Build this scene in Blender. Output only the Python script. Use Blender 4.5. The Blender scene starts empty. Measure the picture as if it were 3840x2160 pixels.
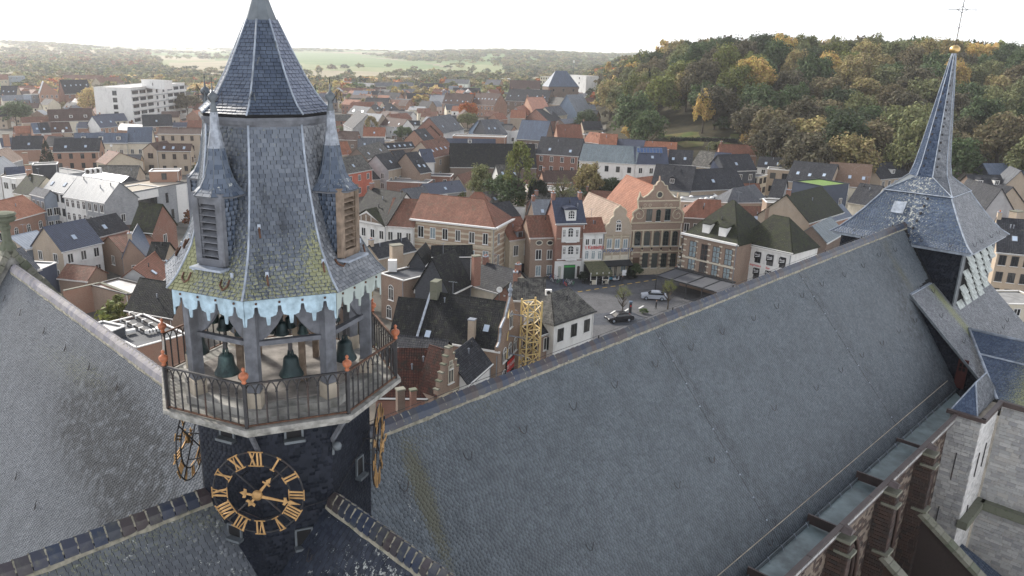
import bpy, math, random
import numpy as np
from mathutils import Vector, Matrix

SC = bpy.context.scene
COL = SC.collection
R = math.radians

# ------------------------------------------------------------------ camera
FPX, PIT, ROLL, HC, CX = 2900.0, R(17.0), R(0.8), 41.5, 1690.0
_cp, _sp = math.cos(PIT), math.sin(PIT)
_r0 = np.array([1, 0, 0.0]); FWD = np.array([0, _cp, -_sp]); _u0 = np.array([0, _sp, _cp])
RGT = math.cos(ROLL) * _r0 + math.sin(ROLL) * _u0
UPV = -math.sin(ROLL) * _r0 + math.cos(ROLL) * _u0
CAM = np.array([0, 0, HC])
cd = bpy.data.cameras.new('camera'); cam = bpy.data.objects.new('camera', cd); COL.objects.link(cam)
cd.sensor_width = 36.0; cd.lens = 36.0 * FPX / 3840.0
cd.shift_x = (1920 - CX) / 3840.0
cd.clip_start = 0.5; cd.clip_end = 30000
cam.matrix_world = Matrix(((RGT[0], UPV[0], -FWD[0], 0), (RGT[1], UPV[1], -FWD[1], 0), (RGT[2], UPV[2], -FWD[2], HC), (0, 0, 0, 1)))
SC.camera = cam

# ------------------------------------------------------------------ light
SUN_EL, SUN_AZ = R(32), R(-42)           # azimuth from +Y towards +X
w = bpy.data.worlds.new('World'); SC.world = w; w.use_nodes = True
nt = w.node_tree; N = nt.nodes; Lk = nt.links
for n in list(N): N.remove(n)
out = N.new('ShaderNodeOutputWorld'); bg = N.new('ShaderNodeBackground')
sky = N.new('ShaderNodeTexSky'); sky.sky_type = 'NISHITA'; sky.sun_disc = False
sky.sun_elevation = SUN_EL; sky.sun_rotation = SUN_AZ; sky.air_density = 1.0; sky.dust_density = 4.0; sky.ozone_density = 1.5
tc = N.new('ShaderNodeTexCoord'); sx = N.new('ShaderNodeSeparateXYZ'); Lk.new(tc.outputs['Generated'], sx.inputs[0])
cr = N.new('ShaderNodeValToRGB'); Lk.new(sx.outputs['Z'], cr.inputs[0])
cr.color_ramp.elements[0].position = 0.0; cr.color_ramp.elements[0].color = (1, 1, 1, 1)
cr.color_ramp.elements[1].position = 0.85; cr.color_ramp.elements[1].color = (.26, .26, .26, 1)
e = cr.color_ramp.elements.new(.12); e.color = (.97, .97, .97, 1)
mx = N.new('ShaderNodeMix'); mx.data_type = 'RGBA'
Lk.new(cr.outputs[0], mx.inputs[0]); Lk.new(sky.outputs[0], mx.inputs[6]); mx.inputs[7].default_value = (10.2, 10.4, 10.9, 1)
Lk.new(mx.outputs[2], bg.inputs[0]); bg.inputs[1].default_value = 0.1; Lk.new(bg.outputs[0], out.inputs[0])
sl = bpy.data.lights.new('sun', 'SUN'); sl.energy = 3.4; sl.angle = R(5); sl.color = (1, .95, .87)
so = bpy.data.objects.new('sun', sl); COL.objects.link(so)
sd = Vector((math.sin(SUN_AZ) * math.cos(SUN_EL), math.cos(SUN_AZ) * math.cos(SUN_EL), math.sin(SUN_EL)))
so.rotation_euler = sd.to_track_quat('Z', 'Y').to_euler()
vs = SC.view_settings; vs.view_transform = 'Standard'; vs.look = 'None'; vs.exposure = 0.68; vs.gamma = 1.0; vs.use_curve_mapping = False
SC.cycles.max_bounces = 5; SC.cycles.diffuse_bounces = 2; SC.cycles.glossy_bounces = 2; SC.cycles.transparent_max_bounces = 6
SC.cycles.volume_bounces = 1; SC.cycles.use_denoising = True

def ray(u, v): return FWD + RGT * (u - CX) / FPX - UPV * (v - 1080) / FPX
def atz(u, v, z):
    d = ray(u, v); return CAM + d * ((z - HC) / d[2])
def aty(u, v, y):
    d = ray(u, v); return CAM + d * (y / d[1])
def onplane(u, v, p, n):
    d = ray(u, v); return CAM + d * (((p - CAM) @ n) / (d @ n))
def pix(p):
    q = np.asarray(p, float) - CAM; z = q @ FWD
    return CX + FPX * (q @ RGT) / z, 1080 - FPX * (q @ UPV) / z
_Z = {'A': (1280, 200, 2.5875), 'B': (2000, 100, 2.195), 'C': (2800, 0, 1.907), 'D': (0, 0, 2.0125), 'E': (0, 700, 1.811), 'F': (1300, 700, 2.684),
      'G': (1900, 660, 2.684), 'H': (2500, 760, 3.019), 'I': (1400, 1000, 2.416), 'J': (3000, 500, 2.898), 'K': (0, 260, 5.367), 'L': (480, 260, 5.367),
      'M': (0, 500, 5.367), 'N': (400, 500, 5.367), 'O': (1240, 280, 5.367), 'P': (1680, 280, 4.529), 'Q': (1260, 500, 5.367), 'R': (2800, 560, 2.559), 'X': (0, 0, 1.0)}
def zp(z, p): a = _Z[z]; return a[0] + p[0] / a[2], a[1] + p[1] / a[2]

# ------------------------------------------------------------------ mesh helpers
def V(*a): return np.array(a, float)
def nrm(v): v = np.asarray(v, float); return v / (np.linalg.norm(v) + 1e-12)
Z = V(0, 0, 1)
class MB:
    def __init__(s): s.v = []; s.f = []; s.m = []; s.sm = []
    def add(s, vs, fs, m=0, smooth=False):
        k = len(s.v); s.v.extend([tuple(map(float, p)) for p in vs])
        for f in fs: s.f.append([i + k for i in f]); s.m.append(m); s.sm.append(smooth)
    def poly(s, *p, m=0): s.add(p, [list(range(len(p)))], m)
    def obox(s, c, x, y, z, m=0):           # centre and three half-axis vectors
        c = np.asarray(c, float); P = [c + i * x + j * y + k * z for k in (-1, 1) for j in (-1, 1) for i in (-1, 1)]
        s.add(P, [(0, 2, 3, 1), (4, 5, 7, 6), (0, 1, 5, 4), (2, 6, 7, 3), (0, 4, 6, 2), (1, 3, 7, 5)], m)
    def box(s, c, dx, dy, dz, ax=None, m=0):
        X = nrm(ax) if ax is not None else V(1, 0, 0); Y = nrm(np.cross(Z, X))
        s.obox(c, X * dx / 2, Y * dy / 2, Z * dz / 2, m)
    def bar(s, a, b, w, h=None, m=0, up=None):
        a = np.asarray(a, float); b = np.asarray(b, float); h = h or w; d = nrm(b - a)
        u = Z if up is None else up
        if abs(d @ nrm(u)) > .98: u = V(1, 0, 0)
        x = nrm(np.cross(d, u)); y = np.cross(x, d)
        s.obox((a + b) / 2, x * w / 2, (b - a) / 2, y * h / 2, m)
    def tube(s, pts, r, n=6, m=0, cap=True):
        pts = [np.asarray(p, float) for p in pts]; rs = r if hasattr(r, '__len__') else [r] * len(pts)
        d0 = nrm(pts[1] - pts[0]); ref = Z if abs(d0[2]) < .9 else V(1, 0, 0)
        x = nrm(np.cross(d0, ref)); vs = []
        for i, p in enumerate(pts):
            d = nrm(pts[min(i + 1, len(pts) - 1)] - pts[max(i - 1, 0)]); x = nrm(x - d * (x @ d)); y = np.cross(d, x)
            for k in range(n):
                t = 2 * math.pi * k / n; vs.append(p + rs[i] * (math.cos(t) * x + math.sin(t) * y))
        fs = [(i * n + k, i * n + (k + 1) % n, (i + 1) * n + (k + 1) % n, (i + 1) * n + k) for i in range(len(pts) - 1) for k in range(n)]
        if cap: fs += [tuple(range(n))[::-1], tuple((len(pts) - 1) * n + k for k in range(n))]
        s.add(vs, fs, m, n > 5)
    def lathe(s, c, prof, n=16, m=0, ph=0.0, smooth=True, ax=None):
        c = np.asarray(c, float)
        X, Y, ZZ = (V(1, 0, 0), V(0, 1, 0), Z) if ax is None else ax
        vs = [c + X * r * math.cos(ph + 2 * math.pi * k / n) + Y * r * math.sin(ph + 2 * math.pi * k / n) + ZZ * z for r, z in prof for k in range(n)]
        fs = [(i * n + k, i * n + (k + 1) % n, (i + 1) * n + (k + 1) % n, (i + 1) * n + k) for i in range(len(prof) - 1) for k in range(n)]
        fs += [tuple(range(n))[::-1], tuple((len(prof) - 1) * n + k for k in range(n))]
        s.add(vs, fs, m, smooth)
    def prism(s, P, ext, m=0):              # polygon P extruded by vector ext
        P = [np.asarray(p, float) for p in P]; n = len(P); Q = [p + ext for p in P]
        s.add(P + Q, [tuple(range(n))[::-1], tuple(range(n, 2 * n))] + [(i, (i + 1) % n, n + (i + 1) % n, n + i) for i in range(n)], m)

def autouv(me):
    nl = len(me.loops); 
    if not nl: return
    co = np.empty(len(me.vertices) * 3, np.float32); me.vertices.foreach_get('co', co); co = co.reshape(-1, 3)
    li = np.empty(nl, np.int32); me.loops.foreach_get('vertex_index', li)
    npol = len(me.polygons); nn = np.empty(npol * 3, np.float32); me.polygons.foreach_get('normal', nn); nn = nn.reshape(-1, 3)
    tot = np.empty(npol, np.int32); me.polygons.foreach_get('loop_total', tot)
    ln = np.repeat(nn, tot, axis=0); t = np.stack([-ln[:, 1], ln[:, 0], np.zeros(nl)], 1); L = np.linalg.norm(t, axis=1)
    flat = L < .05; t[flat] = (1, 0, 0); L[flat] = 1; t /= L[:, None]
    b = np.cross(ln, t); p = co[li]
    uv = np.stack([(p * t).sum(1), (p * b).sum(1)], 1).astype(np.float32)
    l = me.uv_layers.new(name='UVMap'); l.data.foreach_set('uv', uv.ravel())

def link(name, data, parent=None, loc=None, **pr):
    o = bpy.data.objects.new(name, data); COL.objects.link(o)
    if parent is not None: o.parent = parent
    if loc is not None: o.location = loc
    for k, v in pr.items(): o[k] = v
    return o
def wloc(o):
    p = Vector((0, 0, 0))
    while o is not None: p += o.location; o = o.parent
    return p
def mk(name, mb, mats, parent=None, loc=None, smooth=False, **pr):
    """mesh with world-space vertices -> object under parent (its own origin at loc or the parent's)"""
    if not isinstance(mats, (list, tuple)): mats = [mats]
    o0 = np.array(loc, float) if loc is not None else (np.array(wloc(parent)) if parent is not None else V(0, 0, 0))
    me = bpy.data.meshes.new(name)
    me.from_pydata([tuple(np.array(v) - o0) for v in mb.v], [], mb.f)
    for m in mats: me.materials.append(m)
    me.polygons.foreach_set('material_index', mb.m); me.polygons.foreach_set('use_smooth', mb.sm)
    me.update(); autouv(me)
    base = np.array(wloc(parent)) if parent is not None else V(0, 0, 0)
    return link(name, me, parent, tuple(o0 - base), **pr)
def thing(name, loc, label, cat, group=None):
    o = link(name, None, None, tuple(loc), label=label, category=cat); o.empty_display_size = .5
    if group: o['group'] = group
    return o
def tag(o, label, cat, group=None):
    o['label'] = label; o['category'] = cat
    if group: o['group'] = group
    return o
def copy_tree(o, parent=None, loc=None):
    c = o.copy(); COL.objects.link(c)
    if parent is not None: c.parent = parent
    if loc is not None: c.location = loc
    for ch in list(o.children): copy_tree(ch, c)
    return c

# ------------------------------------------------------------------ materials
def srgb(h):
    if isinstance(h, str): c = [int(h[i:i + 2], 16) / 255 for i in (0, 2, 4)]
    else: c = [x / 255 for x in h]
    return tuple(((x + .055) / 1.055) ** 2.4 if x > .04045 else x / 12.92 for x in c)
def newmat(name):
    m = bpy.data.materials.new(name); m.use_nodes = True; t = m.node_tree
    return m, t, t.nodes['Principled BSDF'], t.nodes, t.links
def mixc(t, a, b, f, mode='MIX'):
    n = t.nodes.new('ShaderNodeMix'); n.data_type = 'RGBA'; n.blend_type = mode; n.clamp_factor = True
    for k, x in ((6, a), (7, b), (0, f)):
        if hasattr(x, 'is_output'): t.links.new(x, n.inputs[k])
        elif k == 0: n.inputs[0].default_value = x
        else: n.inputs[k].default_value = (*x[:3], 1)
    return n.outputs[2]
def noise(t, scale, det=3, vec=None, rough=.55, dist=0):
    n = t.nodes.new('ShaderNodeTexNoise'); n.inputs['Scale'].default_value = scale; n.inputs['Detail'].default_value = det; n.inputs['Roughness'].default_value = rough
    n.inputs['Distortion'].default_value = dist
    if vec is not None: t.links.new(vec, n.inputs['Vector'])
    return n.outputs['Fac']
def ramp(t, x, a, b, lo=0, hi=1):
    n = t.nodes.new('ShaderNodeMapRange'); n.inputs[1].default_value = a; n.inputs[2].default_value = b; n.inputs[3].default_value = lo; n.inputs[4].default_value = hi
    t.links.new(x, n.inputs[0]); return n.outputs[0]
def math_(t, op, a, b=0.0):
    n = t.nodes.new('ShaderNodeMath'); n.operation = op
    for i, x in enumerate((a, b)):
        if hasattr(x, 'is_output'): t.links.new(x, n.inputs[i])
        else: n.inputs[i].default_value = x
    return n.outputs[0]
def bump(t, b, h, s, d=.02):
    n = t.nodes.new('ShaderNodeBump'); n.inputs['Strength'].default_value = s; n.inputs['Distance'].default_value = d
    t.links.new(h, n.inputs['Height']); t.links.new(n.outputs[0], b.inputs['Normal'])
def coords(t, what='Object'): return t.nodes.new('ShaderNodeTexCoord').outputs[what]
def scaled(t, vec, s):
    n = t.nodes.new('ShaderNodeVectorMath'); n.operation = 'MULTIPLY'; t.links.new(vec, n.inputs[0]); n.inputs[1].default_value = s; return n.outputs[0]
def geopos(t): return t.nodes.new('ShaderNodeNewGeometry').outputs['Position']

def m_plain(name, col, rough=.7, var=.25, sc=1.5, metal=0, spec=.4, bmp=0, grime=None):
    m, t, b, Nn, L = newmat(name); p = geopos(t)
    f = noise(t, sc, 5, p)
    c = mixc(t, [x * (1 - var) for x in col], [min(1, x * (1 + var)) for x in col], ramp(t, f, .3, .7))
    if grime:
        g = noise(t, sc * .35, 6, scaled(t, p, (1, 1, .35)), .7); c = mixc(t, c, grime, ramp(t, g, .52, .75, 0, .8))
    L.new(c, b.inputs['Base Color']); b.inputs['Roughness'].default_value = rough; b.inputs['Metallic'].default_value = metal
    b.inputs['Specular IOR Level'].default_value = spec
    if bmp: bump(t, b, noise(t, sc * 8, 4, p), bmp)
    return m

def m_tile(name, c1, c2, moss=None, mossamt=.3, tw=.28, th=.32, rough=.65, wave=True, spec=.14):
    """pantiles or slates on UV in metres: courses, joints, colour per piece, moss"""
    m, t, b, Nn, L = newmat(name); uv = coords(t, 'UV'); p = geopos(t)
    br = Nn.new('ShaderNodeTexBrick'); L.new(uv, br.inputs['Vector']); br.inputs['Scale'].default_value = 1
    br.inputs['Brick Width'].default_value = tw; br.inputs['Row Height'].default_value = th; br.inputs['Mortar Size'].default_value = .03; br.offset = .0 if wave else .5
    br.inputs['Mortar Smooth'].default_value = .4
    br.inputs['Color1'].default_value = (*c1, 1); br.inputs['Color2'].default_value = (*c2, 1)
    br.inputs['Mortar'].default_value = (*[x * .3 for x in c1], 1)
    c = br.outputs['Color']
    c = mixc(t, c, [x * .6 for x in c1], ramp(t, noise(t, .5, 5, p), .45, .75, 0, .6))
    c = mixc(t, c, [min(1, x * 1.5 + .01) for x in c2], ramp(t, noise(t, .9, 4, scaled(t, uv_vec(t, uv), (1, .2, 1))), .5, .8, 0, .35))
    if moss is not None:
        c = mixc(t, c, moss, ramp(t, noise(t, 1.3, 8, p, .75), .62 - mossamt * .35, .72 - mossamt * .2))
        sp = noise(t, 9, 2, p); c = mixc(t, c, (.32, .33, .3), ramp(t, sp, .69, .74, 0, .8))
    L.new(c, b.inputs['Base Color']); b.inputs['Roughness'].default_value = rough; b.inputs['Specular IOR Level'].default_value = spec
    # course saw-tooth relief
    s = Nn.new('ShaderNodeSeparateXYZ'); L.new(uv, s.inputs[0])
    saw = math_(t, 'FRACT', math_(t, 'DIVIDE', s.outputs[1], th)); h = math_(t, 'SUBTRACT', 1.0, saw)
    if wave: h = math_(t, 'ADD', h, math_(t, 'MULTIPLY', math_(t, 'SINE', math_(t, 'MULTIPLY', s.outputs[0], 2 * math.pi / tw)), .6))
    bump(t, b, h, .7, .03)
    return m
def uv_vec(t, uv): return uv

def m_wall(name, c1, c2, mortar=None, stain=.35, bands=None, bw=.22, bh=.07, dark=None, rough=.85):
    m, t, b, Nn, L = newmat(name); uv = coords(t, 'UV'); p = geopos(t)
    br = Nn.new('ShaderNodeTexBrick'); L.new(uv, br.inputs['Vector']); br.inputs['Scale'].default_value = 1
    br.inputs['Brick Width'].default_value = bw; br.inputs['Row Height'].default_value = bh; br.inputs['Mortar Size'].default_value = .008
    br.inputs['Color1'].default_value = (*c1, 1); br.inputs['Color2'].default_value = (*c2, 1)
    br.inputs['Mortar'].default_value = (*(mortar or [x * 1.1 for x in c1]), 1); br.inputs['Bias'].default_value = 0
    c = br.outputs['Color']
    c = mixc(t, c, c2, ramp(t, noise(t, .6, 5, p), .35, .7, 0, .7))
    if bands:
        s = Nn.new('ShaderNodeSeparateXYZ'); L.new(uv, s.inputs[0]); fr = math_(t, 'FRACT', math_(t, 'DIVIDE', s.outputs[1], bands[1]))
        c = mixc(t, c, bands[0], ramp(t, fr, bands[2], bands[2] + .02))
    g = noise(t, .45, 7, scaled(t, p, (1, 1, .4)), .7)
    c = mixc(t, c, dark or [x * .45 for x in c1], ramp(t, g, .5, .78, 0, stain))
    L.new(c, b.inputs['Base Color']); b.inputs['Roughness'].default_value = rough; b.inputs['Specular IOR Level'].default_value = .12
    bump(t, b, noise(t, 14, 3, p), .25, .02)
    return m

def m_slate(name, c1, c2, rough=.42, moss=(.16, .17, .07), spec=.4, pale=(.42, .43, .40)):
    """single slates: colour per piece; attribute wear = moss, dark stain, pale lichen"""
    m, t, b, Nn, L = newmat(name); g = Nn.new('ShaderNodeNewGeometry'); oi = Nn.new('ShaderNodeObjectInfo')
    r = math_(t, 'FRACT', math_(t, 'ADD', g.outputs['Random Per Island'], math_(t, 'MULTIPLY', oi.outputs['Random'], 7.31)))
    p = g.outputs['Position']
    c = mixc(t, c1, c2, r)
    r2 = math_(t, 'FRACT', math_(t, 'MULTIPLY', r, 17.7)); c = mixc(t, c, [min(1, x * 1.22) for x in c2], ramp(t, r2, .85, 1, 0, .3)); c = mixc(t, c, [x * .66 for x in c1], ramp(t, r2, .08, 0, 0, .4))
    c = mixc(t, c, [x * .7 for x in c1], ramp(t, noise(t, .8, 6, p, .65), .42, .72, 0, .6))
    c = mixc(t, c, [x * 1.45 for x in c2], ramp(t, noise(t, 3.1, 6, p, .7), .55, .75, 0, .35))
    at = Nn.new('ShaderNodeAttribute'); at.attribute_name = 'wear'; s = Nn.new('ShaderNodeSeparateXYZ'); L.new(at.outputs['Vector'], s.inputs[0])
    n1 = noise(t, 13, 8, p, .8)
    c = mixc(t, c, [x * .3 for x in c1], math_(t, 'MULTIPLY', s.outputs[1], ramp(t, noise(t, 2.5, 6, p, .7), .35, .6)))
    n2 = noise(t, 5, 8, p, .8); 
    c = mixc(t, c, pale, math_(t, 'GREATER_THAN', math_(t, 'ADD', n2, math_(t, 'MULTIPLY', s.outputs[2], .3)), .74))
    mo = math_(t, 'ADD', n1, math_(t, 'MULTIPLY', s.outputs[0], .25))
    c = mixc(t, c, mixc(t, moss, [min(1, x * 1.6) for x in moss], noise(t, 19, 3, p)), ramp(t, mo, .66, .74, 0, .8))
    L.new(c, b.inputs['Base Color']); b.inputs['Roughness'].default_value = rough; b.inputs['Specular IOR Level'].default_value = spec
    L.new(ramp(t, noise(t, 4, 4, p), .3, .7, rough - .08, rough + .18), b.inputs['Roughness'])
    bump(t, b, noise(t, 26, 4, p), .25, .01)
    return m

def m_metal(name, col, rough=.35): return m_plain(name, col, rough, .2, 4, metal=1)
def m_glass(name='window_glass', col=(.015, .018, .022)):
    m, t, b, Nn, L = newmat(name); oi = Nn.new('ShaderNodeObjectInfo'); p = geopos(t)
    c = mixc(t, col, (.10, .10, .095), ramp(t, math_(t, 'FRACT', math_(t, 'ADD', oi.outputs['Random'], noise(t, .25, 1, p))), .55, .9))
    L.new(c, b.inputs['Base Color']); b.inputs['Roughness'].default_value = .08; b.inputs['Specular IOR Level'].default_value = .6
    return m

# ================================================================== palette
M = {}
M['slate_nave'] = m_slate('slate_nave', (.082, .098, .113), (.125, .146, .164), .42, moss=(.068, .066, .038))
M['slate_warm'] = m_slate('slate_warm', (.084, .093, .106), (.13, .141, .156), .45, moss=(.14, .145, .08))
M['slate_blue_sheen'] = m_slate('slate_blue_sheen', (.036, .06, .112), (.085, .118, .18), .36, moss=(.25, .25, .10))  # left-facing slopes: blue zenith reflection put into the slate colour
M['slate_grey_sheen'] = m_slate('slate_grey_sheen', (.12, .13, .145), (.23, .24, .255), .45)  # right-facing slopes: bright horizon reflection put into the slate colour
M['slate_dark'] = m_slate('slate_dark', (.011, .014, .021), (.024, .028, .04), .55, spec=.18)
M['under'] = m_plain('roof_underlay', (.012, .013, .014), .9); M['edge'] = m_plain('slate_edge_shade', (.022, .023, .024), .9)  # slate edges darkened: dirt plus the shadow line under each slate
M['lead'] = m_plain('lead_sheet', (.30, .335, .385), .45, .35, 2.5, grime=(.14, .15, .15), bmp=.1)
M['lead_dark'] = m_plain('weathered_lead', (.115, .13, .14), .5, .3, 2.5, grime=(.05, .05, .05))
M['timber'] = m_plain('grey_timber', (.12, .125, .138), .8, .35, 3, bmp=.3, grime=(.06, .055, .05))
M['timber_brown'] = m_plain('weathered_wood', (.20, .15, .11), .85, .4, 4, bmp=.3, grime=(.06, .045, .03))
M['stone'] = m_plain('grey_stone', (.30, .29, .265), .9, .45, 2.2, grime=(.05, .055, .035), bmp=.5)
M['sand'] = m_plain('sandstone', (.38, .33, .26), .9, .25, 2, bmp=.3, grime=(.14, .12, .09))
M['iron'] = m_plain('black_iron', (.025, .024, .025), .5, .5, 5, grime=(.09, .04, .02))
M['rust'] = m_plain('rusty_iron', (.10, .05, .03), .8, .5, 8)
M['gold'] = m_plain('gilded_metal', (.42, .25, .10), .45, .25, 6, metal=.35)
M['gold2'] = m_plain('polished_gold', (.55, .38, .17), .38, .1, 3, metal=.9)
M['terracotta'] = m_plain('orange_terracotta', (.36, .12, .055), .45, .35, 9, grime=(.16, .06, .03))
M['valance'] = m_plain('pale_blue_paint', (.33, .44, .50), .65, .3, 4, grime=(.10, .13, .13), bmp=.3)
M['bronze'] = m_plain('verdigris_bronze', (.02, .035, .036), .45, .5, 3.5, metal=.3, grime=(.11, .18, .16))
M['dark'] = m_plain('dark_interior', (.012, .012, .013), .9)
M['red_door'] = m_plain('dark_red_paint', (.065, .016, .013), .5, .2, 3)
M['mortar'] = m_plain('pale_mortar', (.27, .25, .195), .9, .4, 5, grime=(.08, .085, .045), bmp=.3); M['slate_t'] = m_slate('slate_turret', (.055, .075, .11), (.125, .148, .185), .42, moss=(.2, .2, .1))
M['zinc'] = m_plain('zinc_green', (.15, .19, .19), .35, .35, 1.1, grime=(.03, .028, .028))
M['brownmetal'] = m_plain('brown_coping', (.075, .055, .05), .4, .2, 2)
def m_piece(name, c1, c2, rough=.5, grime=None):
    m, t, b, Nn, L = newmat(name); g = Nn.new('ShaderNodeNewGeometry'); oi = Nn.new('ShaderNodeObjectInfo')
    r = math_(t, 'FRACT', math_(t, 'ADD', g.outputs['Random Per Island'], math_(t, 'MULTIPLY', oi.outputs['Random'], 7.31)))
    cr = Nn.new('ShaderNodeValToRGB'); L.new(r, cr.inputs[0]); e = cr.color_ramp.elements; e[0].color = (*c1[0], 1); e[0].position = 0; e[1].color = (*c1[-1], 1); e[1].position = 1
    for i, c in enumerate(c1[1:-1]): x = e.new((i + 1) / (len(c1) - 1)); x.color = (*c, 1)
    c = mixc(t, cr.outputs[0], c2, ramp(t, noise(t, 4, 6, g.outputs['Position'], .7), .52, .72, 0, .7))
    L.new(c, b.inputs['Base Color']); b.inputs['Roughness'].default_value = rough; bump(t, b, noise(t, 12, 4, g.outputs['Position']), .3, .02)
    return m
M['ridge'] = m_piece('glazed_ridge_tile', [(.025, .037, .07), (.045, .05, .062), (.062, .045, .043), (.033, .044, .072), (.06, .06, .066)], (.11, .11, .085), .32)
M['ridge_pale'] = m_piece('weathered_ridge_tile', [(.20, .18, .19), (.27, .25, .25), (.16, .15, .18)], (.12, .12, .09), .5)
M['block'] = m_piece('pale_block', [(.33, .33, .32), (.46, .45, .43), (.28, .28, .28), (.42, .40, .37)], (.14, .14, .13), .9)
M['brownstone'] = m_piece('brown_ironstone', [(.035, .022, .018), (.066, .038, .028), (.05, .033, .027), (.032, .025, .022)], (.022, .021, .016), .9)
M['mossstone'] = m_piece('mossy_stone', [(.15, .15, .11), (.22, .21, .17), (.12, .13, .09)], (.06, .08, .03), .95)

# ================================================================== church frame
X0 = aty(1070, 1722, 22.0); OX, OY = X0[0], X0[1]
AZ = R(47); DA = V(math.sin(AZ), math.cos(AZ), 0); DB = V(-math.cos(AZ), math.sin(AZ), 0)
def W(a, b, z): return V(OX, OY, 0) + DA * a + DB * b + Z * z
def cd_(k):     # direction of octagon corner k (may be fractional)
    a = AZ + R(45 * k); return V(math.sin(a), math.cos(a), 0)
def OC(k, r, z): return V(OX, OY, z) + cd_(k) * r
ZR, ZE, HW = 28.93, 18.46, 7.05

# ------------------------------------------------------------------ slates
def slate_rows(P, tlen, course, width, xl, xr, ex, wear=None, keep=None, seed=1, thick=.02, jit=.12, every=.5):
    rng = np.random.default_rng(seed); out = []; wr = []
    n = int(round(tlen / course)); course = tlen / n
    for i in range(n):
        t0 = i * course - .01; t1 = (i + 1) * course
        p0 = P(max(t0, 0)); p1 = P(min(t1, tlen)); d = nrm(p1 - p0); nn = nrm(np.cross(ex, d))
        a0, b0, a1, b1 = xl(t0), xr(t0), xl(t1), xr(t1)
        x = min(a0, a1) + (i % 2) * every * width - width * rng.uniform(.8, 1)
        while x < max(b0, b1):
            w = width * rng.uniform(1 - jit, 1 + jit) if jit else width
            q0, q1 = x + .006, x + w - .006; x += w
            l0, r0 = max(q0, a0), min(q1, b0); l1, r1 = max(q0, a1), min(q1, b1)
            if r0 - l0 < .01 and r1 - l1 < .01: continue
            r0 = max(r0, l0 + .001); r1 = max(r1, l1 + .001)
            c = p0 + ex * (l0 + r0) / 2
            if keep is not None and not keep(c): continue
            h = thick * rng.uniform(.8, 1.35)
            out.append((p0 + ex * l0 + nn * h, p0 + ex * r0 + nn * h, p1 + ex * r1 + nn * .004, p1 + ex * l1 + nn * .004, p0 + ex * l0 - nn * .004, p0 + ex * r0 - nn * .004))
            wr.append(wear(c) if wear is not None else (0, 0, 0))
    return out, wr
_SF = np.array([[0, 1, 2, 3], [4, 5, 1, 0]]); 
def slates(parts, mat, parent, nobj=300, name='slate', field='slate_field'):
    S = np.array([s for p in parts for s in p[0]]); Wr = np.array([s for p in parts for s in p[1]], np.float32)
    if not len(S): return
    c = S.mean(1); q = c - CAM; z = q @ FWD; u = CX + FPX * (q @ RGT) / z; v = 1080 - FPX * (q @ UPV) / z
    n = np.cross(S[:, 1] - S[:, 0], S[:, 3] - S[:, 0]); area = np.abs((n * q).sum(1)) / np.maximum(z, .1) ** 3
    area = area * ((u > 0) & (u < 3840) & (v > 0) & (v < 2160) & ((n * q).sum(1) < 0))
    o = np.argsort(-area)[:nobj]; o = o[area[o] > 0]; rest = np.ones(len(S), bool); rest[o] = False
    base = np.array(wloc(parent))
    fc = [(0, 1, 2, 3), (4, 5, 1, 0), (0, 3, 4), (1, 5, 2)]
    for i in o:
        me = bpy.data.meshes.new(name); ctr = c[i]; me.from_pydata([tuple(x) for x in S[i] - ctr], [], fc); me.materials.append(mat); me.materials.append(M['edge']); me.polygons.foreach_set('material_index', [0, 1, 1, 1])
        at = me.attributes.new('wear', 'FLOAT_VECTOR', 'POINT'); at.data.foreach_set('vector', np.tile(Wr[i], 6))
        link(name, me, parent, tuple(ctr - base))
    Sr = (S[rest] - base).reshape(-1, 3).astype(np.float32); k = int(rest.sum())
    if not k: return
    me = bpy.data.meshes.new(field); me.vertices.add(k * 6); me.vertices.foreach_set('co', Sr.ravel())
    b6 = np.arange(k)[:, None] * 6
    L = np.concatenate([b6 + np.array([[0, 1, 2, 3, 4, 5, 1, 0, 0, 3, 4, 1, 5, 2]])], 1).ravel()
    me.loops.add(len(L)); me.loops.foreach_set('vertex_index', L.astype(np.int32))
    tot = np.tile([4, 4, 3, 3], k); me.polygons.add(4 * k); st = np.concatenate([[0], np.cumsum(tot)[:-1]])
    me.polygons.foreach_set('loop_start', st.astype(np.int32)); me.polygons.foreach_set('loop_total', tot.astype(np.int32))
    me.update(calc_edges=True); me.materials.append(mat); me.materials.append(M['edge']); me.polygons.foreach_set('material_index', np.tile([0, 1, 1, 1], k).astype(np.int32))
    at = me.attributes.new('wear', 'FLOAT_VECTOR', 'POINT'); at.data.foreach_set('vector', np.repeat(Wr[rest], 6, axis=0).ravel())
    link(field, me, parent, (0, 0, 0), kind='stuff')

def G(c, p, s): d = (c - p) / s; return math.exp(-float(d @ d))

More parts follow.
